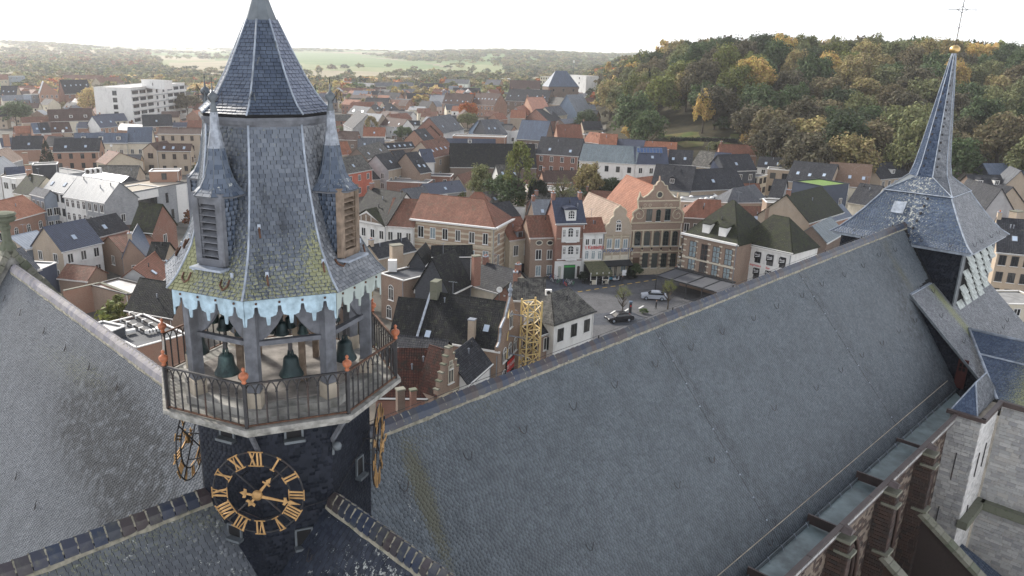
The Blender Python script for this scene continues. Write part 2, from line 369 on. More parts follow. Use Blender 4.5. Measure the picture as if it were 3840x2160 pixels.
def pieces(regs, mat, parent, name, nobj=300, field=None):
    """regs: list of 8-corner boxes; the largest become parts, the rest one joined part"""
    S = np.array(regs); c = S.mean(1); q = c - CAM; z = q @ FWD; u = CX + FPX * (q @ RGT) / z; v = 1080 - FPX * (q @ UPV) / z
    sc = ((u > 0) & (u < 3840) & (v > 0) & (v < 2160)) * np.linalg.norm(S[:, 7] - S[:, 0], axis=1) / np.maximum(z, .1)
    o = np.argsort(-sc)[:nobj]; rest = set(range(len(S))) - set(o.tolist()); fc = [(0, 2, 3, 1), (4, 5, 7, 6), (0, 1, 5, 4), (2, 6, 7, 3), (0, 4, 6, 2), (1, 3, 7, 5)]
    base = np.array(wloc(parent))
    for i in o:
        me = bpy.data.meshes.new(name); me.from_pydata([tuple(x) for x in S[i] - c[i]], [], fc); me.materials.append(mat)
        link(name, me, parent, tuple(c[i] - base))
    if rest:
        mb = MB()
        for i in rest: mb.add(S[i], fc)
        mk(field or name + 's', mb, mat, parent, kind='stuff')
def blocks(p0, ex, ez, w, h, bw, bh, gap=.025, out=.05, keep=None, seed=3, jit=.25):
    """courses of blocks on the rectangle p0 + ex*w + ez*h; returns 8-corner boxes"""
    rng = random.Random(seed); n = nrm(np.cross(ex, ez)); L = []; y = 0; k = 0
    while y < h - .01:
        hh = min(bh * rng.uniform(.85, 1.15), h - y); x = -bw * rng.random()
        while x < w:
            ww = bw * rng.uniform(1 - jit, 1 + jit); a = max(x, 0) + gap / 2; b_ = min(x + ww, w) - gap / 2; x += ww
            if b_ - a < .03: continue
            if keep and not keep((a + b_) / 2, y + hh / 2): continue
            o = out * rng.uniform(.5, 1.2)
            L.append([p0 + ex * i + ez * j + n * kk for kk in (-.05, o) for j in (y + gap / 2, y + hh - gap / 2) for i in (a, b_)])
        y += hh; k += 1
    return L

# ================================================================== CHURCH
church = thing('church', W(0, 0, 0), 'large slate-roofed church whose four ridges meet at the clock tower', 'church')
def roof_plane(dirv, side, l0, l1, zt=ZR, ze=ZE, hw=HW):
    """dirv ridge direction, side = outward horizontal direction; returns P(t) from eave up"""
    L = math.hypot(hw, zt - ze); e0 = V(OX, OY, ze) + side * hw; d = (V(OX, OY, zt) - e0) / L
    return (lambda t: e0 + d * t), L
def ab(c): q = c - V(OX, OY, 0); return q @ DA, q @ DB
def wear_nave(c):
    a, b = ab(c); z = c[2]
    mo = 1.1 * G(V(a, z), V(4.5, 27.0), V(.5, 1.3)) + .8 * G(V(a, z), V(4.4, 25.2), V(.35, 1.8)) + .9 * G(V(a, z), V(51 + (27 - z) * .3, 26), V(.9, 2.4)) + .3 * G(V(a, z), V(6.5, 25), V(2.5, 3))
    mo += .3 * G(V(z), V(28.2), V(.6)) * (1 + math.sin(a * 1.3) * math.sin(a * .47))
    st = .18 + .7 * G(V(a, z), V(50 - (28 - z) * .1, 24), V(2.0, 4)) + .3 * G(V(z), V(19.5), V(1.5)) + .35 * G(V(a - (28.9 - z) * .27), V(20.9), V(.35)) + .25 * G(V(a - (28.9 - z) * .36), V(37), V(.5))
    return (min(mo, 1.5), min(st, 1), .12 + .3 * G(V(a, z), V(4, 25), V(2, 6)))
roof_n = thing('nave_roof', W(0, 0, 0), '', ''); del roof_n['label']; del roof_n['category']; roof_n.parent = church; roof_n.location = (0, 0, 0)
P, Ln = roof_plane(DA, -DB, 0, 51)
kn = lambda c: (lambda a, b: a >= abs(b) - .05 and a < 50.6 + (0.3 if b > -3 else 0) + max(0, -b - 3) * -.1)(*ab(c))
_vis = lambda c: (lambda uv: -150 < uv[0] < 3990 and uv[1] < 2320)(pix(c))
slates([slate_rows(P, Ln - .1, .105, .17, lambda t: 0, lambda t: 56, DA, wear_nave, lambda c: _vis(c) and ab(c)[0] >= abs(ab(c)[1]) and ab(c)[0] < 51.2 + max(0, min(4.4, (c[2] - 24.6) * 9)), seed=4)], M['slate_nave'], roof_n)
def roof_sheet(pr, name, pts, mat=None):
    mb = MB(); mb.poly(*pts); return mk(name, mb, mat or M['under'], pr)
roof_sheet(roof_n, 'roof_deck', [W(0, 0, ZR), W(HW, -HW, ZE), W(51.5, -HW, ZE), W(51.5, -3, ZE + (HW - 3) / HW * (ZR - ZE)), W(57, -2.9, ZE + (HW - 2.9) / HW * (ZR - ZE)), W(57, 0, ZR)])
roof_sheet(roof_n, 'far_slope', [W(0, 0, ZR), W(57, 0, ZR), W(57, HW, ZE), W(HW, HW, ZE)], M['slate_nave'])
# transept running left and back
roof_t = link('left_transept_roof', None, church, (0, 0, 0)); roof_t.name = 'transept_roof'
def wear_t(c):
    a, b = ab(c); z = c[2]; q = b + .25 * math.sin(z * 3)
    st = 2.6 * G(V(b, z), V(11.5, 26.1), V(4.5, 1.5)) + 2.0 * G(V(b, z), V(7, 25.2), V(2, 1.5)) + .12
    mo = .45 * G(V(b, z), V(15.5, 27.3), V(4, .8)) + .3 * G(V(b, z), V(20, 26.6), V(4, .8)) + .1
    return (mo, min(1.6, st), .1 + .22 * G(V(b, z), V(16, 27), V(6, 1)))
P, Lt = roof_plane(DB, -DA, 0, 31)
slates([slate_rows(P, Lt - .3, .115, .155, lambda t: 0, lambda t: 31, DB * -1, wear_t, None, seed=5)] if 0 else
       [slate_rows(P, Lt - .3, .105, .165, lambda t: -31, lambda t: 0, -DB, wear_t, lambda c: _vis(c) and ab(c)[1] >= abs(ab(c)[0]), seed=5)], M['slate_warm'], roof_t)
roof_sheet(roof_t, 'roof_deck', [W(0, 0, ZR), W(0, 31, ZR), W(-HW, 31, ZE), W(-HW, HW, ZE)])
roof_sheet(roof_t, 'far_slope', [W(0, 0, ZR), W(HW, HW, ZE), W(HW, 31, ZE), W(0, 31, ZR)], M['slate_nave'])
# near arm 3 (towards the left front)
roof_c = link('choir_roof', None, church, (0, 0, 0))
wear_c = lambda c: (.15 + .45 * G(V(c[2]), V(28.4), V(.8)), .15, .42 + .35 * G(V(ab(c)[0]), V(-12), V(3)))
P, Lc = roof_plane(-DA, -DB, 0, 0)
slates([slate_rows(P, Lc - .3, .12, .19, lambda t: -18, lambda t: 0, DA, wear_c, lambda c: _vis(c) and -ab(c)[0] >= abs(ab(c)[1]) and np.hypot(*ab(c)) > 2.0, seed=6)], M['slate_warm'], roof_c)
roof_sheet(roof_c, 'roof_deck', [W(0, 0, ZR), W(-18, 0, ZR), W(-18, -HW, ZE), W(-HW, -HW, ZE)])
roof_sheet(roof_c, 'far_slope', [W(0, 0, ZR), W(-HW, HW, ZE), W(-18, HW, ZE), W(-18, 0, ZR)], M['slate_nave'])
roof_d = link('near_transept_roof', None, church, (0, 0, 0)); roof_d.name = 'short_transept_roof'
P, Ld = roof_plane(-DB, -DA, 0, 0)
wear_d = lambda c: (.15 + .75 * G(V(ab(c)[1], c[2]), V(-7.5, 26.3), V(1.8, 1.3)), .45, .3 + .75 * G(V(ab(c)[1], c[2]), V(-7, 27), V(2.5, 1.6)))
slates([slate_rows(P, Ld - .3, .12, .19, lambda t: 0, lambda t: 18, -DB, wear_d, lambda c: _vis(c) and -ab(c)[1] >= abs(ab(c)[0]) and np.hypot(*ab(c)) > 2.0, seed=7)], M['slate_dark'] if 0 else m_slate('slate_navy', (.02, .027, .043), (.045, .053, .074), .45, spec=.25), roof_d)
roof_sheet(roof_d, 'roof_deck', [W(0, 0, ZR), W(-HW, -HW, ZE), W(-HW, -18, ZE), W(0, -18, ZR)])
P, _ = roof_plane(-DB, DA, 0, 0)
roof_sheet(roof_d, 'far_slope', [W(0, 0, ZR), W(0, -18, ZR), W(HW, -18, ZE), W(HW, -HW, ZE)], M['slate_nave'])

# ridge tiles: one part each, with mortar bedding below
def ridge_line(parent, p, q, n, mat, w=.26, mortar=True, seed=0):
    rng = random.Random(seed); d = (q - p) / n; L = np.linalg.norm(d); x = nrm(d); y = nrm(np.cross(Z, x))
    for i in range(n):
        c = p + d * (i + .5) + Z * rng.uniform(-.012, .012); mb = MB(); prof = [(-w, -.27), (-w * .72, -.03), (0, .13), (w * .72, -.03), (w, -.27)]
        P0 = [c - x * L * .49 + y * a + Z * b for a, b in prof]; P1 = [c + x * L * .46 + y * a * 1.12 + Z * b + Z * .03 for a, b in prof]
        mb.add(P0 + P1, [(k, k + 1, 6 + k, 5 + k) for k in range(4)] + [(4, 3, 2, 1, 0), (5, 6, 7, 8, 9)])
        mk('ridge_tile', mb, mat, parent, loc=c)
    mb = MB()
    for s in (-1, 1):
        pr = [(s * (w - .01), -.34), (s * (w + .03), -.37), (s * (w + .01), -.28), (s * (w - .04), -.22)]
        segs = max(8, n); rw = []
        for i in range(segs + 1):
            c = p + (q - p) * i / segs; rw.append([c + y * (a + s * rng.uniform(-.02, .03)) + Z * (b + rng.uniform(-.02, .02)) for a, b in pr])
        for i in range(segs):
            mb.add(rw[i] + rw[i + 1], [(k, (k + 1) % 4, 4 + (k + 1) % 4, 4 + k) for k in range(4)])
    for i in range(1, n):
        if rng.random() < (1 if mortar else .3):
            c = p + d * i
            for s in (-1, 1): mb.bar(c + y * s * (w * .85) - Z * .12, c + y * s * .03 + Z * .12, .05, .05)
    mk('mortar_bedding', mb, M['mortar'], parent)
ridge_line(roof_n, W(3.0, 0, ZR), W(56.2, 0, ZR), 156, M['ridge'], mortar=False, seed=1)
ridge_line(roof_t, W(0, 3.0, ZR), W(0, 30.4, ZR), 80, M['ridge_pale'], seed=2)
ridge_line(roof_c, W(-2.65, 0, ZR), W(-13.5, 0, ZR), 29, M['ridge'], seed=3)
ridge_line(roof_d, W(0, -2.65, ZR), W(0, -12.5, ZR), 33, M['ridge'], seed=4)
# lead apron along the tower foot and lightning cable along the ridge
mb = MB(); mb.tube([W(3, .0, ZR + .26), W(56, 0, ZR + .24)], .012, 4)
for i in range(9): mb.box(W(4 + i * 6.2, 0, ZR + .2), .06, .06, .14)
mk('lightning_cable', mb, M['iron'], roof_n)
mb = MB(); mb.tube([W(0, 3, ZR + .24), W(0, 30, ZR + .24)], .012, 4); mk('lightning_cable', mb, M['iron'], roof_t)
for a0, a1 in ((20.5, 23.0), (36.5, 40.0)):
    mb = MB(); mb.tube([W(a0 + (a1 - a0) * t, -HW * t, ZR - (ZR - ZE) * t + .035) for t in (0.03, .5, .98)], .012, 4, m=0); mk('lightning_cable', mb, M['iron'], roof_n)
for a0, a1 in ((20.5, 23.0), (36.5, 40.0)):
    for j in range(9):
        t = .08 + j * .1; mb = MB(); mb.box(W(a0 + (a1 - a0) * t, -HW * t, ZR - (ZR - ZE) * t + .06), .07, .07, .05); mk('cable_clip', mb, M['lead'], roof_n)
# roof hooks
def hook_mesh(side, w=.17, r=.016):
    up = nrm(np.cross(nrm(np.cross(Z, side)), side)) if 0 else Z
    x = nrm(np.cross(Z, side)); mb = MB()
    mb.tube([-x * w + side * .02 + Z * .16, -x * w * .8 + side * .10 - Z * .02, -x * w * .35 + side * .19 - Z * .13, x * w * .2 + side * .21 - Z * .13, x * w * .75 + side * .17 - Z * .0, x * w + side * .14 + Z * .15], r, 5)
    return mb
def hooks(parent, pts, side, w=.17, mat='iron', r=.016):
    mb = hook_mesh(side, w, r); me = bpy.data.meshes.new('roof_hook'); me.from_pydata(mb.v, [], mb.f); me.materials.append(M[mat]); b = np.array(wloc(parent))
    for p in pts: link('roof_hook', me, parent, tuple(np.asarray(p) - b))
def on_roof(a, t): return W(a, -HW * t, ZR - (ZR - ZE) * t)
hk = []
for u, v in [(1508, 1820), (1748, 1706), (1955, 1608), (2142, 1520), (2297, 1440), (2450, 1362), (2583, 1300), (2700, 1242), (2818, 1190), (2905, 1147), (3000, 1106), (3075, 1063), (3160, 1028), (3230, 995), (3290, 955), (3350, 935), (2204, 2045), (2532, 1815), (2662, 1720), (2895, 1527), (3053, 1452), (3145, 1385), (3225, 1330), (3300, 1285), (3363, 1240), (3425, 1200), (3440, 1078), (3405, 903), (2880, 2030)]:
    n = Z - (-DB) * (-(ZR - ZE) / HW) ; n = Z * HW + (-DB) * (ZR - ZE)
    p = onplane(u, v, W(0, 0, ZR), nrm(n)); a, b = ab(p)
    if b < -.3: hk.append(p)
hooks(roof_n, hk, -DB)
hk = []
for u, v in [(25, 1118), (85, 1172), (175, 1240), (255, 1304), (345, 1375), (450, 1450), (145, 1895), (72, 1785)]:
    p = onplane(u, v, W(0, 0, ZR), nrm(Z * HW - DA * (ZR - ZE)))
    hk.append(p)
hooks(roof_t, hk, -DA)
p = onplane(1175, 2080, W(0, 0, ZR), nrm(Z * HW - DA * (ZR - ZE))); hooks(roof_d, [p], -DA)
# far gable of the transept: coping stones and finial
mb = MB(); g0 = W(0, 31, ZR + .9)
mb.prism([W(-HW - .6, 31, ZE - 1.4), W(HW + .6, 31, ZE - 1.4), W(HW + .3, 31, ZE + .3), W(0, 31, ZR + .75), W(-HW - .3, 31, ZE + .3)], DB * .6)
mk('gable_wall', mb, M['stone'], church)
regs = []
for s in (-1, 1):
    p = W(s * (HW + .5), 31.25, ZE + .15); q = W(0, 31.25, ZR + .95); n = 26; d = (q - p) / n
    for i in range(n):
        c = p + d * (i + .5); x = nrm(d); y = DB; zz = np.cross(x, y); zz = zz if zz[2] > 0 else -zz; hl = np.linalg.norm(d) * .47; k = .17 + .03 * ((i * 7) % 3)
        regs.append([c + x * i_ * hl + y * j * .42 + zz * (kk * k) for kk in (-1, 1) for j in (-1, 1) for i_ in (-1, 1)])
pieces(regs, M['mossstone'], church, 'coping_stone')
mb = MB(); c = W(0, 31.25, ZR + .9)
mb.lathe(c, [(.5, 0), (.42, .3), (.27, .5), (.25, 1.15), (.33, 1.25), (.33, 1.38), (.26, 1.45), (.3, 1.62), (.62, 1.72), (.72, 1.84), (.6, 1.98), (.74, 2.08), (.66, 2.2), (.3, 2.28), (.1, 2.3)], 8, smooth=False)
mk('gable_finial', mb, M['mossstone'], church)

# gutter, parapet and nave wall (right side)
GO, A0_, BAY = -8.5, 13.2, 6.4
mb = MB(); mb.poly(W(6, -HW + .1, ZE + .02), W(6, GO, ZE - .02), W(48.6, GO, ZE - .02), W(50.6, -HW + .1, ZE + .02)); mk('gutter_floor', mb, M['zinc'], church)
mb = MB(); mb.obox(W(28.5, -HW + .02, ZE + .1), DA * 22, DB * .02, Z * .14); mk('gutter_flashing', mb, M['lead_dark'], church)
for i in range(11):
    a0 = 7 + i * 3.8; mb = MB(); mb.obox(W(a0 + 1.9, GO - .05, 19.2), DA * 1.88, DB * .12, Z * .04); mb.obox(W(a0 + 1.9, GO + .02, 18.8), DA * 1.88, DB * .02, Z * .38); mk('coping_sheet', mb, M['brownmetal'], church)
for i in range(6):
    a0 = A0_ + i * BAY
    if i < 5: mb = MB(); mb.obox(W(a0, -7.7, 18.8), DA * .05, DB * .78, Z * (.26 if i < 4 else .1)); mk('gutter_divider', mb, M['brownmetal'], church)
    mb = MB(); c = W(a0, -8.75, 19.1); mb.add([c + DA * x + DB * y + Z * zz for x, y, zz in ((-.5, .15, 0), (.5, .15, 0), (.32, -.4, -.1), (-.32, -.4, -.1), (0, .1, .12), (0, -.35, .06))] , [(0, 1, 4), (1, 2, 5, 4), (2, 3, 5), (3, 0, 4, 5), (3, 2, 1, 0)]); mk('buttress_cap', mb, M['brownmetal'], church)
for i in range(26):
    a0 = 13 + i * 1.4; mb = MB(); mb.tube([W(a0, -HW + .05, ZE + .3), W(a0, -HW - .06, ZE + .2), W(a0, -HW - .12, ZE + .04)], .02, 5); mk('vent_pipe', mb, M['lead'], church)
mb = MB(); mb.bar(W(12, -6.5, 19.35), W(50, -6.5, 19.35), .03, .04); mk('snow_guard', mb, M['sand'], church)
walls = link('clerestory_wall', None, church, (0, 0, 0))
YW = -8.25; AW = 1.6
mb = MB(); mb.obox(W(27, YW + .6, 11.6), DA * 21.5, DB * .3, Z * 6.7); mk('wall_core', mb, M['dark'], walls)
def arch_z(x, w, zs): return zs + math.sqrt(max(0, (2 * w) ** 2 - (abs(x) + w) ** 2))
regs = []; mo = MB(); SPZ = 14.2
for i in range(6):
    ac = A0_ + BAY / 2 + i * BAY; h2 = BAY / 2
    if ac > 46: continue
    keep = lambda x, y: not (abs(x - h2) < AW and (y + 6) < arch_z(x - h2, AW, SPZ))
    if ac > 19: regs += blocks(W(ac - h2, YW + .1, 6), DA, Z, BAY, 12.4, .36, .2, keep=keep, seed=i)
    for j, (wd, dp) in enumerate(((AW, .0), (AW - .22, -.14), (AW - .44, -.28), (AW - .62, -.4))):
        pts = [W(ac - wd, YW - dp + .02, 6)] + [W(ac + x * wd, YW - dp + .02, arch_z(x * wd, wd, SPZ)) for x in np.linspace(-1, 1, 17)] + [W(ac + wd, YW - dp + .02, 6)]
        mb = MB(); mb.tube(pts, .1, 6); mk('arch_moulding', mb, M['brownstone'], walls)
    for sg in (-.5, 0, .5):
        mb = MB(); mb.obox(W(ac + sg, YW + .4, 10.4), DA * .05, DB * .06, Z * 4.6); mk('mullion', mb, M['brownstone'], walls)
    xs = np.linspace(-AW, AW, 13)
    for x0, x1 in zip(xs[:-1], xs[1:]): mo.add([W(ac + x0, YW + .06, arch_z(x0, AW, SPZ)), W(ac + x1, YW + .06, arch_z(x1, AW, SPZ)), W(ac + x1, YW + .06, 18.5), W(ac + x0, YW + .06, 18.5)], [(0, 1, 2, 3)])
    for s in (-1, 1): mo.poly(W(ac + s * AW, YW + .06, 6), W(ac + s * h2, YW + .06, 6), W(ac + s * h2, YW + .06, 18.5), W(ac + s * AW, YW + .06, 18.5))
pieces(regs, M['brownstone'], walls, 'stone', field='stone_course')
mk('mortar_bed', mo, m_plain('brown_mortar', (.17, .135, .105), .95, .3, 3), walls)
# cornice under the gutter, buttresses and raking flyers
regs = []
for i in range(60): regs.append([W(8 + i * .62, GO + .12, 18.72) + DA * x + DB * y + Z * z_ for z_ in (-.09, .09) for y in (-.16, .12) for x in (0, .58)])
pieces(regs, M['block'], church, 'cornice_stone')
for i in range(6):
    a0 = A0_ + i * BAY
    if a0 < 18 or a0 > 44: continue
    bt = link('buttress', None, church, (0, 0, 0)); fr = blocks(W(a0 - .3, -9.15, 7), DA, Z, .6, 11.6, .4, .22, out=.03, seed=i) + blocks(W(a0 - .3, -8.2, 7), -DB, Z, .95, 11.6, .4, .22, out=.03, seed=i + 9)
    pieces(fr, M['brownstone'], bt, 'stone', nobj=60, field='stone_course')
    mb = MB(); mb.obox(W(a0, -8.66, 12.8), DA * .28, DB * .46, Z * 5.8); mk('core', mb, m_bm if 'm_bm' in globals() else globals().setdefault('m_bm', m_plain('buttress_mortar', (.17, .135, .105), .95, .3, 3)), bt)
    for zz, e, w_ in ((18.62, .0, .42), (17.9, .12, .4), (14.9, .16, .46)): mb = MB(); mb.obox(W(a0, -8.8 - e, zz), DA * w_, DB * .42, Z * .08); mk('string_course', mb, M['mossstone'], bt)
    p = W(a0, -9.0, 14.6); q = W(a0, -16.4, 9.4); n = 17; d = (q - p) / n; x = nrm(d); y = DA; zz = np.cross(x, y); zz = zz if zz[2] > 0 else -zz; rg = []
    for j in range(n):
        c = p + d * (j + .5); hl = np.linalg.norm(d) * .48
        rg.append([c + x * i_ * hl + y * jj * .36 + zz * kk * .13 for kk in (-1, 1) for jj in (-1, 1) for i_ in (-1, 1)])
    pieces(rg, M['mossstone'], bt, 'coping_stone', nobj=20)
    fb = []
    for j in range(11):
        z0_ = 13.6 - j * .0; 
    mb = MB(); mb.prism([p - Z * .2, q - Z * .2, q - Z * 3.2, W(a0, -12, 7), W(a0, -9, 10)], DA * .3); mk('flyer_wall', mb, M['brownstone'], bt)

# ------------------------------------------------------------------ stair block, wing and aisle roofs at the right
mb = MB(); mb.obox(W(46.9, -9.05, 10), DA * 2.02, DB * .85, Z * 9.15); mk('stair_turret_core', mb, M['sand'], church)
st = link('stair_turret', None, church, (0, 0, 0))
rg = blocks(W(44.85, -8.15, 2), -DB, Z, 1.8, 17.1, .5, .25, gap=.015, out=.03, seed=11)
rg2 = blocks(W(44.85, -9.95, 2), DA, Z, 4.15, 17.1, .5, .25, gap=.015, out=.03, seed=12)
pieces(rg, M['block'], st, 'stone', nobj=150, field='stone_course'); pieces(rg2, m_piece('lit_white_block', [(.62, .6, .57), (.72, .7, .67), (.5, .49, .47)], (.28, .26, .23), .9), st, 'stone', nobj=150, field='stone_course')  # right-facing side lighter: the light falling on it is put into the stone colour
for a, b, z in ((44.8, -9.0, 15.5), (44.8, -8.7, 11.3), (44.8, -9.5, 8.2)):
    mb = MB(); mb.tube([W(a, b, z - 1), W(a, b, z + 1)], .035, 5); mk('wall_anchor', mb, M['iron'], st)
for a, b, z in ((46, -10.02, 15.6), (47.5, -10.02, 15.8), (46.3, -10.02, 11.5), (46, -10.02, 7.0)):
    mb = MB(); mb.tube([W(a, b, z - .9), W(a, b, z + .9)], .035, 5); mk('wall_anchor', mb, M['iron'], st)
# small pyramid roof of the stair turret and its coping
mb = MB(); z0 = 19.3
mb.obox(W(46.85, -10.05, z0 - .05), DA * 2.2, DB * .14, Z * .13); mb.obox(W(44.75, -9.05, z0 - .05), DA * .14, DB * 1.1, Z * .13); mk('coping_sheet', mb, M['brownmetal'], st)
ap0, ap1 = W(46.7, -8.8, 20.95), W(49.2, -8.8, 20.95)
mb = MB(); c = [W(45.1, -8.1, z0), W(45.1, -9.6, z0), W(50.3, -9.6, z0), W(50.3, -8.1, z0)]
mb.poly(c[0], c[1], ap0); mb.poly(c[1], c[2], ap1, ap0); mb.poly(c[3], c[0], ap0, ap1)
def tri_slates(p0, p1, q0, q1, course=.14, width=.2, wear=None, seed=1, thick=.012):
    """slates on the quad p0-p1 (bottom) q0-q1 (top)"""
    ex = nrm(p1 - p0); m0 = (p0 + p1) / 2; m1 = (q0 + q1) / 2; tl = np.linalg.norm(m1 - m0 - ex * ((m1 - m0) @ ex)); up = nrm(m1 - m0 - ex * ((m1 - m0) @ ex))
    a0, b0 = (p0 - m0) @ ex, (p1 - m0) @ ex; a1, b1 = (q0 - m0) @ ex, (q1 - m0) @ ex
    return slate_rows(lambda t: m0 + up * t, tl, course, width, lambda t: a0 + (a1 - a0) * t / tl, lambda t: b0 + (b1 - b0) * t / tl, ex, wear, None, seed, thick)
mk('roof_deck', mb, M['under'], st)
slates([tri_slates(c[0], c[1], ap0, ap0 + V(0, 0, .001))], M['slate_blue_sheen'], st, nobj=60)
slates([tri_slates(c[1], c[2], ap0, ap1)], M['slate_grey_sheen'], st, nobj=60)
mb = MB()
for p, q in ((c[0], ap0), (c[1], ap0), (ap0, ap1)): mb.tube([p, q], .05, 5)
mk('hip_lead', mb, M['lead'], st)
# wing (south-west chapel): wall facing left, blue roof
wg = link('wing', None, church, (0, 0, 0))
mb = MB(); mb.obox(W(53.2, -14.7, 9), DA * 4.1, DB * 4.6, Z * 10.1); mk('wall_core', mb, M['sand'], wg)
rg = blocks(W(49.1, -10.1, 3), -DB, Z, 7.5, 16.1, .55, .26, gap=.015, out=.03, seed=13); pieces(rg, M['block'], wg, 'stone', nobj=300, field='stone_course')
mb = MB(); mb.obox(W(48.9, -13.9, 19.22), DA * .16, DB * 3.9, Z * .17); mk('coping_sheet', mb, M['brownmetal'], wg)
mb = MB(); mb.obox(W(48.85, -14.3, 11.6), DA * .4, DB * 4.0, Z * .28); mb.obox(W(46.9, -10.2, 11.6), DA * 2.2, DB * .3, Z * .28); mk('mossy_ledge', mb, M['mossstone'], wg)
mb = MB(); mb.obox(W(47.4, -16, 6.2), DA * 1.6, DB * 4, Z * .5); mk('mossy_ledge', mb, M['mossstone'], wg)
KS = 0.94
def strip_z(b): return 24.65 + KS * (b + 2.95)
hipT = onplane(3633, 1235, W(0, -2.95, 24.65), nrm(Z - DB * KS)); hipB = W(49.2, -9.85, 19.35)
# blue roof: plane through hipB, direction DB, and hipT
far = -24.0
ah, bh = ab(hipT)
q0, q1 = W(49.0, far, 19.35), W(49.0, -9.75, 19.35); t1_, t0_ = hipT, W(ah, far, hipT[2])
mb = MB(); mb.poly(q0, q1, t1_, t0_); mk('roof_deck', mb, M['under'], wg)
wear_b = lambda c: (.3 + .7 * G(V(ab(c)[1]), V(-11.5), V(1.5)), .1, .35)
slates([tri_slates(q1, q0, t1_, t0_, .14, .2, wear_b, 21)], M['slate_blue_sheen'], wg, nobj=200)
mb = MB(); mb.tube([q1 + Z * .05, t1_ + Z * .06], .11, 6); m1 = q1 + (t1_ - q1) * .62; m2 = W(*ab(q0 + (t0_ - q0) * .62), (q0 + (t0_ - q0) * .62)[2]); mb.tube([m1 + Z * .04, m2 + Z * .04], .09, 5); mb.tube([t1_ + Z * .04, t0_ + Z * .04], .12, 6); mk('hip_lead', mb, M['lead'], wg)
# lower aisle roof at the bottom right
mb = MB(); mb.poly(W(28, -10.5, 8.5), W(46.9, -10.5, 8.5), W(46.9, -20, 4.2), W(28, -20, 4.2)); 
ais = mk('aisle_roof_deck', mb, M['under'], church)
slates([tri_slates(W(28, -20, 4.2), W(47.5, -20, 4.2), W(28, -9.9, 8.8), W(47.5, -9.9, 8.8), .2, .28, None, 31)], m_slate('slate_dark_blue', (.03, .045, .075), (.06, .08, .12), .4), church, nobj=0, field='aisle_slates')  # darker blue slates on the low aisle roof
# end body under the spire tower: dark slate wall with a red door and the skirt roof
eb = link('tower_skirt', None, church, (0, 0, 0))
def wall_slates(p0, ex, w, h, keep=None, seed=1, mat='slate_dark', nobj=100, par=None, course=.11, width=.18):
    ex = nrm(ex); slates([slate_rows(lambda t: p0 + Z * t, h, course, width, lambda t: 0, lambda t: w, ex, None, keep, seed)], M[mat], par or eb, nobj=nobj)
wallkeep = lambda c: (lambda a, b: c[2] < strip_z(b) - .15)(*ab(c))
wall_slates(W(51.2, -2.6, 17.4), -DB, 8.5, 7.4, wallkeep, 22, nobj=200)
mb = MB(); mb.poly(W(51.25, -2.6, 17.3), W(51.25, -9.6, 17.3), W(51.25, -9.6, strip_z(-9.6)), W(51.25, -2.6, strip_z(-2.6))); mk('end_wall', mb, M['under'], eb)
mb = MB(); mb.obox(W(51.08, -7.0, 19.75), DA * .05, DB * .32, Z * 1.1); dr = mk('door', mb, M['red_door'], eb)
mb = MB()
for i in (-1, 1):
    for j in (0, 1): mb.obox(W(51.0, -7.0 + i * .12, 20.1 + j * .33), DA * .02, DB * .08, Z * .12)
mk('door_pane', mb, M['dark'], dr)
skp = [W(50.8, -9.9, strip_z(-9.9)), W(66, -9.9, strip_z(-9.9)), W(66, -2.9, strip_z(-2.9)), W(50.8, -2.9, strip_z(-2.9))]
mb = MB(); mb.poly(*[p - Z * .03 for p in skp]); mk('roof_deck', mb, M['under'], eb)
def hipkeep(c):
    a, b = ab(c); return True
wear_s = lambda c: (.2 + .95 * G(V(ab(c)[0]), V(55.2), V(.7)), .15, .1)
skp_keep = None
slates([slate_rows(lambda t, d=nrm(skp[3] - skp[0]): skp[0] + d * t, np.linalg.norm(skp[3] - skp[0]), .115, .155, lambda t: 0, lambda t: 15.2 + 0, DA, wear_s, skp_keep, 23)], M['slate_grey_sheen'], eb, nobj=200)
mb = MB(); mb.bar(W(50.85, -2.85, strip_z(-2.85) + .06), W(55.4, -2.85, strip_z(-2.85) + .06), .22, .08); mb.bar(W(50.8, -8.3, strip_z(-8.3) + .05), W(52.6, -8.3, strip_z(-8.3) + .05), .2, .06); mk('lead_ridge', mb, M['lead'], eb)
mb = MB(); mb.bar(W(50.82, -2.85, strip_z(-2.85)), W(50.82, -9.8, strip_z(-9.8)), .08, .16); mk('verge_trim', mb, M['lead_dark'], eb)
hooks(eb, [W(54.7, -3.2, strip_z(-3.2)), W(53, -6.2, strip_z(-6.2)), W(52.8, -4.5, strip_z(-4.5)), W(52.5, -8.6, strip_z(-8.6))] + [W(58 + i * 1.7, -7.2 + .15 * i, strip_z(-7.2 + .15 * i)) for i in range(4)], -DB, .22)

# ================================================================== SPIRE TOWER
spt = thing('spire_tower', W(60.5, 0, 0), 'square slate tower with louvred openings under a tall needle spire topped by a gold ball', 'tower')
C0 = 60.5
def SP(x, y, z): return W(C0 + x, y, z)
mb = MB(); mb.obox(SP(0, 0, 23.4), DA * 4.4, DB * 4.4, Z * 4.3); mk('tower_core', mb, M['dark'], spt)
slates([slate_rows(lambda t: SP(-4.45, 4.5, 17.0) + Z * t, 10.3, .13, .2, lambda t: 0, lambda t: 9.0, -DB, lambda c: (0, 0, 0), lambda c: ab(c)[1] < 4.6, 41)], M['slate_dark'], spt, nobj=150)
